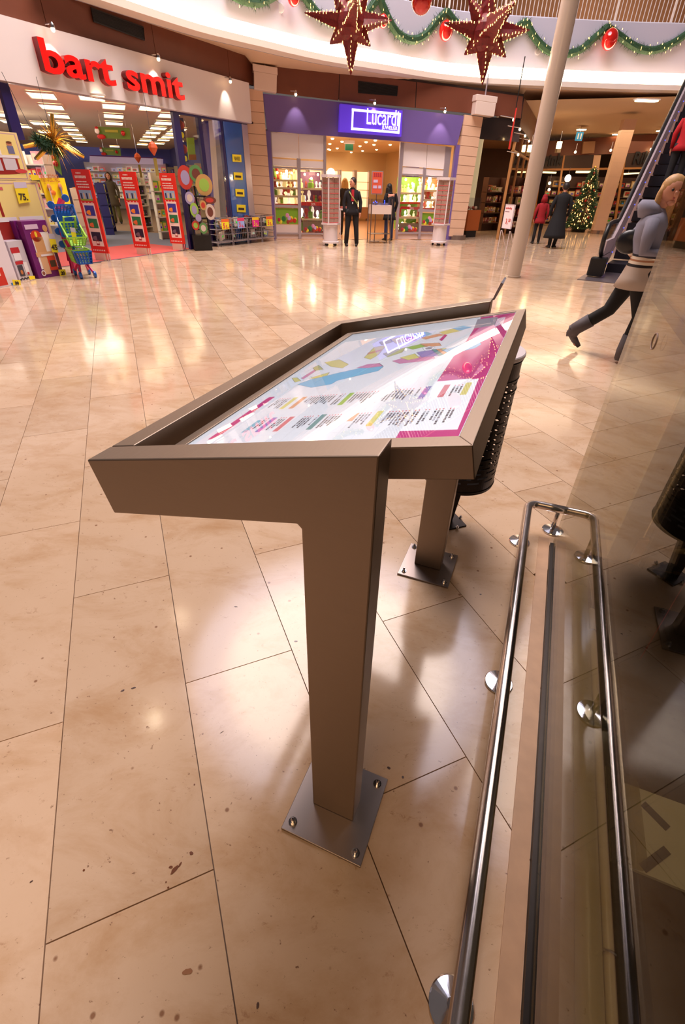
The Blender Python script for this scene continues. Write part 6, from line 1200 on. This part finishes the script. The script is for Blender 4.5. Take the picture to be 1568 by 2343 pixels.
q = d0+LD*-.02-LN*.45; t = thing('poster_stand', 'red and white price poster on a thin stand behind the display table', 'poster', q); MB().tube([q, q+ZA*1.3], .014, 6).done('pole', STEEL2, t); MB().lathe([(.16, 0), (.16, .012)], q, 18).done('foot', STEEL2, t)
MB().box(q+ZA*1.50, (.34, .02, .56), .2).done('frame', SILV, t); MB().box(q+ZA*1.50+LN*.012, (.30, .01, .52), .2).done('sheet', M('poster_red2', (214, 88, 60), .5, emit=.15), t)
for x, z, w_ in ((-.05, 1.54, .13), (-.06, 1.40, .12), (.08, 1.40, .09)): MB().box(q+LD*x+ZA*z+LN*.02, (w_, .006, .07), .2).done('print', M('print_lilac', (216, 196, 226), .5), t)
for k in range(4): MB().box(q+LD*(-.09+.06*k)+ZA*1.69+LN*.02, (.045, .006, .09), .2).done('print', M('print_dkred', (180, 50, 60), .5), t)
q = fpos(786, 546); t = thing('side_table', 'small white side table with a red dish left of the standing person', 'table', q); MB().box(q+ZA*.80, (.30, .30, .04), .2).done('table_top', SW, t); MB().lathe([(.02, .82), (.10, .83), (.12, .87), (.10, .87), (.02, .84)], q, 16).done('dish', CR, t)
for a_, b_ in ((-.13, -.13), (.13, -.13), (.13, .13), (-.13, .13)): MB().tube([q+LD*a_-LN*b_, q+LD*a_-LN*b_+ZA*.78], .014, 6).done('leg', SW, t)
# ============================================================= PASSAGE BEYOND THE JEWELLER
K = V((8.7, 27.0, 0)); C0 = V((CORN.x, CORN.y, 0)); SD = (K-C0).normalized(); SN = V((SD.y, -SD.x, 0)); DKG = M('dark_shop_glass', (44, 30, 24), .15, coat=.6); LS = (K-C0).length
def SU(u, z, off=0): return C0+SD*u+SN*off+ZA*z
o = tag(MB().prism([SU(0, 2.95), SU(LS, 2.75), SU(LS, 3.42), SU(0, 3.62)], -SN*.08).done('trim_8', M('fascia_core', (40, 24, 20), .7)), kind='structure')
for k in range(4): MB().prism([SU(LS*k/4+.01, 2.97-.05*k, .02), SU(LS*(k+1)/4-.01, 2.92-.05*k, .02), SU(LS*(k+1)/4-.01, 3.56-.05*k, .02), SU(LS*k/4+.01, 3.61-.05*k, .02)], -SN*.02).done('panel', WOOD, o)
so2 = tag(MB().prism([SU(0, 2.35), SU(LS, 2.3), SU(LS, 2.36), SU(0, 2.41)], -SN*.1).done('window_2', M('beech_frame', (176, 122, 70), .4)), kind='structure')
for k in range(6): MB().prism([SU(LS*k/5.2, 0), SU(LS*k/5.2+.07, 0), SU(LS*k/5.2+.07, 2.95), SU(LS*k/5.2, 2.95)], -SN*.08).done('frame_post', M('beech_frame', (176, 122, 70), .4), so2)
for k in range(5): MB().prism([SU(LS*k/5.2+.07, .1, -.03), SU(LS*(k+1)/5.2, .1, -.03), SU(LS*(k+1)/5.2, 2.9, -.03), SU(LS*k/5.2+.07, 2.9, -.03)], -SN*.01).done('glass_pane', MATS['shop_glass'], so2)
W0_, W1_ = LI(6.5, 10), K+SD*.6; lp([(1104, 266), (1192, 274), (1188, 325), (1098, 318)], .0, .03, M('dark_shop_glass', (44, 30, 24)), 'dark_glass_panel', p2)
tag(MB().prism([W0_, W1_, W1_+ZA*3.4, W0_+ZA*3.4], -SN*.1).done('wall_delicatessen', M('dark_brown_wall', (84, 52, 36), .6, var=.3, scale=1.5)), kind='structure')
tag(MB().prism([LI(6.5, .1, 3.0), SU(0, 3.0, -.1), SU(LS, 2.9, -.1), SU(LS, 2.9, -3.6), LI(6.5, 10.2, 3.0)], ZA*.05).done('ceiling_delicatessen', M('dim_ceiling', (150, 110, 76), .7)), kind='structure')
area('passage_fill', SU(3, 2.8, -2), 2, 50, (1, .72, .44)); area('passage_fill', (9.5, 22, 3.2), 4, 90, (1, .74, .48)); area('passage_fill', (13, 24.5, 3.2), 4, 60, (1, .74, .48))
PD = [(226, 200, 160), (206, 120, 80), (240, 226, 200), (150, 60, 40), (180, 150, 70), (120, 40, 36)]
CPW = (86, 50, 34)
stand((1090, 528), (1128, 526), 1.75, 'dark wooden shelf with gift packs just right of the stone pier', 'gift_shelf', [.28, .62, .96, 1.30], 61, pal=PD, col=CPW, step=.12, hh=.22, cat='pack', gl_='gift pack on dark shelf right of pier')
stand((1142, 534), (1176, 533), 1.75, 'dark wooden shelf with jars between the glass frame and the pale column', 'gift_shelf', [.22, .58, .94, 1.28], 62, pal=PD, col=CPW, step=.13, hh=.22, cat='pack', gl_='jar pack left of pale column')
q = fpos(1074, 543)-LN*.25; t = thing('wooden_counter', 'orange brown wooden counter with dark base right of the stone pier', 'counter', q); MB().box(q+ZA*.50, (.55, .5, .60), .5).done('body', M('orange_wood', (176, 92, 40), .4), t); MB().box(q+ZA*.1, (.45, .42, .2), .5).done('plinth', BK, t); MB().box(q+ZA*.98, (.5, .45, .34), .5).done('glass_case', MATS['case_glass'], t)
for k in range(5): MB().ball(q+V((-.18+.09*k, .02*(k % 2), .86)), .05, 8, 6).done('cake', M('cake_%d' % (k % 2), ((236, 214, 180), (190, 90, 60))[k % 2], .5), t)
t = thing('lit_column', 'cream lit column inside the shop beyond the jeweller', 'column', SU(2.2, 0, -1.6)); MB().lathe([(.22, 0), (.22, 2.95)], SU(2.2, 0, -1.6), 24).done('shaft', M('cream_lit', (246, 236, 190), .5, emit=.25), t)
# far cross wall of shops
FX = V((8.7, 27.0, 0)); FYv = V((20.5, 25.0, 0)); FD = (FYv-FX).normalized(); FN = V((FD.y, -FD.x, 0)); 
def PF(x, y, o=0): return PL(FX.xy, FYv.xy, x, y, o)
def fq(px, off, ext, mt, name, par): return MB().prism([PF(x, y, off) for x, y in px], -FN*ext).done(name, mt, par)
o = tag(fq([(1240, 324), (1420, 311), (1640, 297), (1640, 340), (1415, 352), (1235, 358)], 0, .1, WOOD, 'trim_9', None), kind='structure')
w3 = tag(fq([(1230, 386), (1640, 380), (1640, 384), (1230, 391)], .02, .12, M('beech_frame', (176, 122, 70), .4), 'window_3', None), kind='structure')
fq([(1230, 358), (1366, 354), (1360, 386), (1228, 387)], .0, .05, M('sign_dark', (62, 40, 30), .4), 'sign_band', w3); fq([(1430, 352), (1640, 338), (1640, 380), (1425, 384)], .0, .05, M('sign_dark', (62, 40, 30), .4), 'sign_band', w3)
SB = M('sign_letters', (22, 16, 16), .4)
fit_text('sign_lettering', 'Ribbrink', PF, (1196, 381), (1286, 378), .62, .05, SB, .04, FN, w3, .02); fit_text('sign_lettering', 'Ribbrink', PF, (1447, 375), (1545, 370), .62, .05, SB, .04, FN, w3, .02)
for x0, x1 in ((1236, 1242), (1286, 1290), (1356, 1372), (1425, 1430)):
    fq([(x0+4, 355), (x1+4, 355), (x1-22, 522), (x0-22, 522)], .03, .1, M('beech_frame', (176, 122, 70), .4) if x1-x0 < 10 else STONE, 'frame_post', w3)
for px in ([(1244, 392), (1274, 393), (1273, 397), (1243, 396)], [(1320, 391), (1364, 391), (1362, 396), (1319, 396)], [(1430, 396), (1475, 394), (1474, 397), (1430, 400)]): tag(fq(px, -.6, .15, M('tube_glow', (255, 236, 200), .4, emit=2.2, ecol=(255, 220, 160)), 'strip_light', None), 'long pale strip light inside the far shop, %s' % {1244: 'left one', 1320: 'middle one', 1430: 'right of the square column'}[px[0][0]], 'strip light'); _a = PF(px[0][0]+8, px[0][1], -.65); MB().tube([_a, V((_a.x, _a.y, 3.45))], .01, 5).done('rod', CHR, [o for o in D.objects if o.name.startswith('strip_light')][-1])
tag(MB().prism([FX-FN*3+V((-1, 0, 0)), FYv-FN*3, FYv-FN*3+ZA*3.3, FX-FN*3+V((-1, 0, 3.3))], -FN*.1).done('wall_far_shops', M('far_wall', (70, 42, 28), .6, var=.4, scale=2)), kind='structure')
tag(MB().prism([FX, FYv, FYv-FN*3, FX-FN*3], V((0, 0, .01))).done('floor_far_shops', JF), kind='structure')
fl2 = MB().prism([V((4.6, 18.5, -.002)), V((26, 15, -.002)), V((26, 30, -.002)), V((6, 30, -.002))], V((0, 0, -.01))).done('floor_passage', MAR); tag(fl2, kind='structure')
o_ = FX-FN*.4+FD*.6; shelving('far_shelving', 'dark shelving full of small goods behind the person in the long coat', o_, FD, FN, 4.6, [.1, .45, .8, 1.15, 1.5], 1.9, mt=M('far_shelf', (70, 44, 34), .5)); goods('shop_pack', 'pack on far passage shelving', 'pack', 'packs on the far shelving', o_, FD, FN, 4.6, [.1, .45, .8, 1.15, 1.5], .26, .26, 71, pal=[(190, 60, 44), (206, 170, 110), (90, 60, 50), (226, 210, 180), (70, 90, 60)])
o_ = FX-FN*.4+FD*6.4; shelving('far_shelving', 'shelving with yellow and green goods right of the square column', o_, FD, FN, 4.6, [.1, .5, .9, 1.3, 1.7], 2.1, mt=M('far_shelf', (70, 44, 34), .5)); goods('shop_pack', 'pack right of the square column', 'pack', 'packs right of the square column', o_, FD, FN, 4.6, [.1, .5, .9, 1.3, 1.7], .26, .3, 72, pal=[(206, 186, 80), (120, 130, 60), (226, 210, 160), (70, 60, 50), (160, 90, 50)])
def lampthing(px, z, r_, label, nm='ceiling_lamp', box=None, Y=None):
    p = F(*px, z) if Y is None else CAM+ray(*px)*(Y/ray(*px).y); t = thing(nm, label, 'ceiling light', p)
    if box: MB().box(p, box, .1).done('diffuser', JL, t); MB().box(p+ZA*.03, (box[0]*1.15, box[1]*1.15, .03), .1).done('frame', FRM, t)
    else: MB().ball(p, r_, 10, 6).done('bulb', JL, t); MB().tube([p+ZA*r_*.6, p+ZA*(r_+.25)], .012, 6).done('stem', CHR, t)
    return p
lampthing((1480, 231), 3.62, .1, 'bright recessed three part ceiling lamp at the upper right', box=(.62, .20, .03)); 
for px, lb_ in (((1331, 297), 'left of the square column'), ((1412, 308), 'touching the square column'), ((1514, 300), 'right of the square column')): lampthing(px, 3.42, .1, 'small recessed ceiling lamp in the passage ceiling, '+lb_, box=(.30, .22, .03))
for px, r_, lb_ in (((1317, 348), .05, 'right of the larger lantern'), ((1398, 344), .05, 'beside the square column'), ((1491, 342), .06, 'near the escalator'), ((1300, 408), .14, 'the biggest, a round globe'), ((1258, 419), .06, 'upper one left of the dark coat'), ((1257, 434), .06, 'lower one left of the dark coat')): lampthing(px, 0, r_, 'small glowing lamp in front of the far shops, '+lb_, 'shop_lamp', Y=26.0)
for px, lb_ in (((1280, 332), 'right of the pale column'), ((1214, 340), 'left of the pale column')):
    p = CAM+ray(*px)*(22/ray(*px).y); t = thing('glass_lantern', 'small bright box lamp under the passage ceiling '+lb_, 'lamp', p); MB().box(p, (.13, .13, .2), .2).done('shade', JL, t); MB().box(p-ZA*.17, (.15, .15, .10), .2).done('holder', M('holder_grey', (170, 150, 120), .4), t); MB().tube([p+ZA*.1, p+ZA*.4], .012, 6).done('stem', CHR, t)
for k, (x, y) in enumerate(((1176, 274), (1190, 296), (1202, 311), (1211, 323), (1186, 354))):
    p = PL(C0.xy, K.xy, x, y, .3); t = thing('spotlight', 'small glowing spotlight along the side fascia of the passage, %s' % ('first', 'second', 'third', 'fourth', 'low one beyond the red ribbon', 'inside left of the pier', 'lowest one beside the pier')[k], 'spotlight', p); MB().ball(p, .032, 8, 6).done('bulb', JL, t); MB().tube([p+ZA*.03, p-SN*.33+ZA*.08], .012, 6).done('arm', CHR, t)
p = PL(C0.xy, K.xy, 1170, 308, .5); t = thing('red_ribbon', 'thin red pennant hanging at the passage corner', 'pennant', p); MB().prism([p+ZA*.45, p+ZA*.45+SD*.06, p-ZA*.25+SD*.14, p-ZA*.25-SD*.06], SN*.02).done('cloth', M('pennant_red', (206, 20, 16), .5, emit=.2), t); MB().tube([p+ZA*.45, p+ZA*1.25], .01, 5).done('cord', DARK, t)
t = thing('direction_sign', 'small blue direction sign hanging from the passage ceiling', 'sign', CAM+ray(1326, 312)*(22/ray(1326, 312).y)); p = V(t.location); MB().box(p, (.26, .03, .26), .1).done('plate', M('sign_blue', (40, 130, 170), .4, emit=.35), t); MB().box(p-V((.05, .025, 0)), (.04, .01, .16), .1).done('figure', WB, t); MB().box(p-V((-.05, .025, 0)), (.04, .01, .16), .1).done('figure', WB, t); MB().tube([p+ZA*.13, p+ZA*.3], .008, 5).done('rod', CHR, t)
# white box and Christmas tree
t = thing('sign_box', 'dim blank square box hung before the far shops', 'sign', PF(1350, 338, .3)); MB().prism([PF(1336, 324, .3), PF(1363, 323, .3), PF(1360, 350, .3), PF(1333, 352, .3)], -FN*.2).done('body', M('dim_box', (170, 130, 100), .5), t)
tp0 = V((9.55, 22.6, 0)); t = thing('christmas_tree', 'lit Christmas tree with red bows beside the square column', 'tree', tp0); mb = MB(); rs = random.Random(8); li = MB()
for k in range(2600):
    z = .15+1.95*rs.random()**1.3; r_ = (2.15-z)/2.0*.62*rs.uniform(.55, 1); a_ = rs.uniform(0, 2*pi); p = tp0+V((r_*cos(a_), r_*sin(a_), z)); d_ = (V((cos(a_), sin(a_), -.25))+V((rs.gauss(0, .4), rs.gauss(0, .4), rs.gauss(0, .4)))).normalized(); e = d_.orthogonal().normalized()*.022; mb.add([p-e, p+e, p+d_*.17], [(0, 1, 2)])
    if k % 16 == 0: li.box(tp0+V((r_*1.15*cos(a_), r_*1.15*sin(a_), z)), (.022, .022, .05))
tag(mb.done('branches', GRN, t), kind='stuff'); tag(li.done('fairy_lights', FAIRY, t), kind='stuff'); MB().tube([tp0, tp0+ZA*2.1], [.05, .015], 8).done('trunk', WOOD, t); MB().lathe([(.26, 0), (.30, .25), (.26, .25)], tp0, 18).done('pot', BK, t)
for k in range(16): z = .3+.11*k; r_ = (2.15-z)/2*.62; a_ = k*2.4; MB().ball(tp0+V((r_*cos(a_), r_*sin(a_), z)), .045, 8, 6).done('red_bow', REDB, t)
MB().ball(tp0+ZA*2.14, .05, 8, 6).done('top_star', M('gold_cap', (214, 170, 80), .25, 1), t)
# square stone column
q0, q1, q2 = F(1350, 533), F(1374, 541), F(1397, 520); q0.z = q1.z = q2.z = 0; X_ = (q1-q0).normalized(); w_ = .40; Yc = V((-X_.y, X_.x, 0)); o = thing('square_column', 'square stone clad column beside the Christmas tree', 'column', q0)
for z0_, z1_ in [(k*.43+.12, k*.43+.548) for k in range(8)]: MB().prism([q0+ZA*z0_, q0+X_*w_+ZA*z0_, q0+X_*w_+ZA*min(z1_, 3.5), q0+ZA*min(z1_, 3.5)], Yc*.42).done('stone_block', STONE, o)
MB().prism([q0+X_*.02+Yc*.02, q0+X_*(w_-.02)+Yc*.02, q0+X_*(w_-.02)+Yc*.02+ZA*3.5, q0+X_*.02+Yc*.02+ZA*3.5], Yc*.38).done('core', M('joint', (170, 132, 106), .7), o); MB().lathe([(.19, 0), (.19, .12)], q0+X_*w_*.5+Yc*.21, 20).done('steel_plinth', STEEL2, o)
# offer sign stand
sA, sB = F(1136, 594), F(1165, 601); sA.z = sB.z = 0; sX = (sB-sA).normalized(); sw = .36; sN = V((sX.y, -sX.x, 0)); sN = sN if (CAM-sA).dot(sN) > 0 else -sN; t = thing('sign_stand', 'white framed offer sign reading 3,50 left of the pale column', 'sign stand', sA)
sA = F(1135, 592); sA.z = 0
for x in (0, sw): MB().tube([sA+sX*x, sA+sX*x+ZA*.62], .009, 6).done('front_leg', SW, t); MB().tube([sA+sX*x-sN*.35, sA+sX*x+ZA*.62-sN*.02], .009, 6).done('rear_leg', SW, t)
zt_ = HT((sA+sX*sw*.5).xy, 1172, 468); zb_ = HT((sA+sX*sw*.5).xy, 1161, 523)
pn = MB().prism([sA+ZA*zb_-sX*.01, sA+sX*(sw+.01)+ZA*zb_, sA+sX*(sw+.01)+ZA*zt_, sA-sX*.01+ZA*zt_], -sN*.02).done('board', M('sign_white', (236, 220, 224), .4, emit=.12), t); MB().tube([sA+ZA*zb_, sA+sX*sw+ZA*zb_, sA+sX*sw+ZA*zt_, sA+ZA*zt_], .008, 6, closed=True).done('frame', SILV, t)
ORT = M('sign_red', (206, 70, 60), .5); sx_ = sX if (-sX.cross(ZA)).dot(sN) < 0 else sX
text('lettering', 'aanbieding', .058, .002, ORT, sA+sX*.03+ZA*(zt_-.09)+sN*.002, sX, ZA, pn, bold=.001); text('lettering', 'kijk hier', .030, .002, M('sign_grey', (150, 110, 110), .5), sA+sX*.03+ZA*(zt_-.15)+sN*.002, sX, ZA, pn) if False else MB().prism([sA+sX*.03+ZA*(zt_-.15)+sN*.002, sA+sX*.2+ZA*(zt_-.15)+sN*.002, sA+sX*.2+ZA*(zt_-.135)+sN*.002, sA+sX*.03+ZA*(zt_-.135)+sN*.002], sN*.001).done('small_print', M('sign_grey', (150, 110, 110), .5), pn)
text('lettering', '3,', .14, .002, ORT, sA+sX*.11+ZA*(zb_+.10)+sN*.002, sX, ZA, pn, bold=.003); text('lettering', '50', .09, .002, ORT, sA+sX*.22+ZA*(zb_+.14)+sN*.002, sX, ZA, pn, bold=.002)
# ============================================================= ESCALATOR
eo = V((5.12, 10.55, 0)); ps = R(33); ED = V((sin(ps), cos(ps), 0)); EX = V((cos(ps), -sin(ps), 0)); INC = R(32)
es = thing('escalator', 'escalator with bright metal skirts, black handrails and dark steps rising to the right', 'escalator', eo)
def EP(s_, x, z=0): r_ = max(0, s_-1.1)*tan(INC) if s_ > 1.1 else 0; return eo+ED*s_+EX*x+ZA*(z+r_)
SKM = M('escalator_skirt', (236, 216, 222), .4, .15); ECL = M('escalator_plate', (120, 110, 116), .35, .6)
MB().prism([eo-ED*.55-EX*.30, eo-ED*.55+EX*1.35, eo+ED*1.0+EX*1.35, eo+ED*1.0-EX*.30], ZA*.012).done('comb_plate', ECL, es)
S_ = [.1, .6, 1.0, 1.3, 2, 4, 6, 9]
for x in (-.13, .98):
    def bandm(za, zb, x0, x1, mt, nm): 
        mb = MB(); n_ = len(S_); vs_ = [EP(s_, xx, z) for s_ in S_ for xx, z in ((x+x0, za), (x+x1, za), (x+x1, zb), (x+x0, zb))]; fs_ = []
        for i in range(n_-1):
            for j in range(4): fs_.append((i*4+j, i*4+(j+1) % 4, (i+1)*4+(j+1) % 4, (i+1)*4+j))
        fs_ += [(0, 1, 2, 3), tuple((n_-1)*4+k for k in (3, 2, 1, 0))]; mb.add(vs_, fs_); return mb.done(nm, mt, es)
    bandm(.10, .37, .02, .08, SKM, 'skirt'); bandm(.37, .385, .02, .078, DARK, 'skirt_groove'); bandm(.385, .64, .02, .08, SKM, 'deck_cover'); bandm(.64, .92, .045, .055, MATS['shop_glass'], 'balustrade_glass')
    pth = [EP(.05, x+.05, .40), EP(-.12, x+.05, .50), EP(-.20, x+.05, .68), EP(-.12, x+.05, .86), EP(.06, x+.05, .94)]+[EP(s_, x+.05, .95) for s_ in S_[1:]]
    MB().tube(smooth(pth, 4), .042, 10).done('handrail', DARK, es, smooth=True); MB().box(EP(.0, x+.05, .20), (.30, .22, .34), -ps).done('newel_base', DARK, es, bevel=.03)
LED = M('blue_led2', (60, 80, 255), .4, emit=4)
for k in range(26): MB().ball(EP(.35+k*.34, -.045, .16+.02*(k % 2)), .010, 6, 4).done('blue_led', LED, es)
STP = M('step_dark', (30, 28, 40), .5, .2)
for k in range(18): s_ = .9+k*.36; z = max(0, (k-1)*.225); MB().box(eo+ED*(s_+.18)+EX*.475+ZA*(z+.0+.08), (.98, .36, .20), -ps).done('step', STP, es)
MB().prism([EP(1.9, -.10, -.22), EP(9, -.10, -.22), EP(9, -.10, -.75), EP(3.0, -.10, -.8)], EX*1.1).done('truss', M('truss_cover', (120, 90, 80), .5), es)
pp = eo+ED*3.1+EX*.5; person('person in a red jacket and black trousers standing on the escalator', pp+ZA*1.40, -ps, 1.66, (176, 20, 30), (18, 16, 20), (50, 34, 26), 'short', coatlen=.80, legw=1.1)
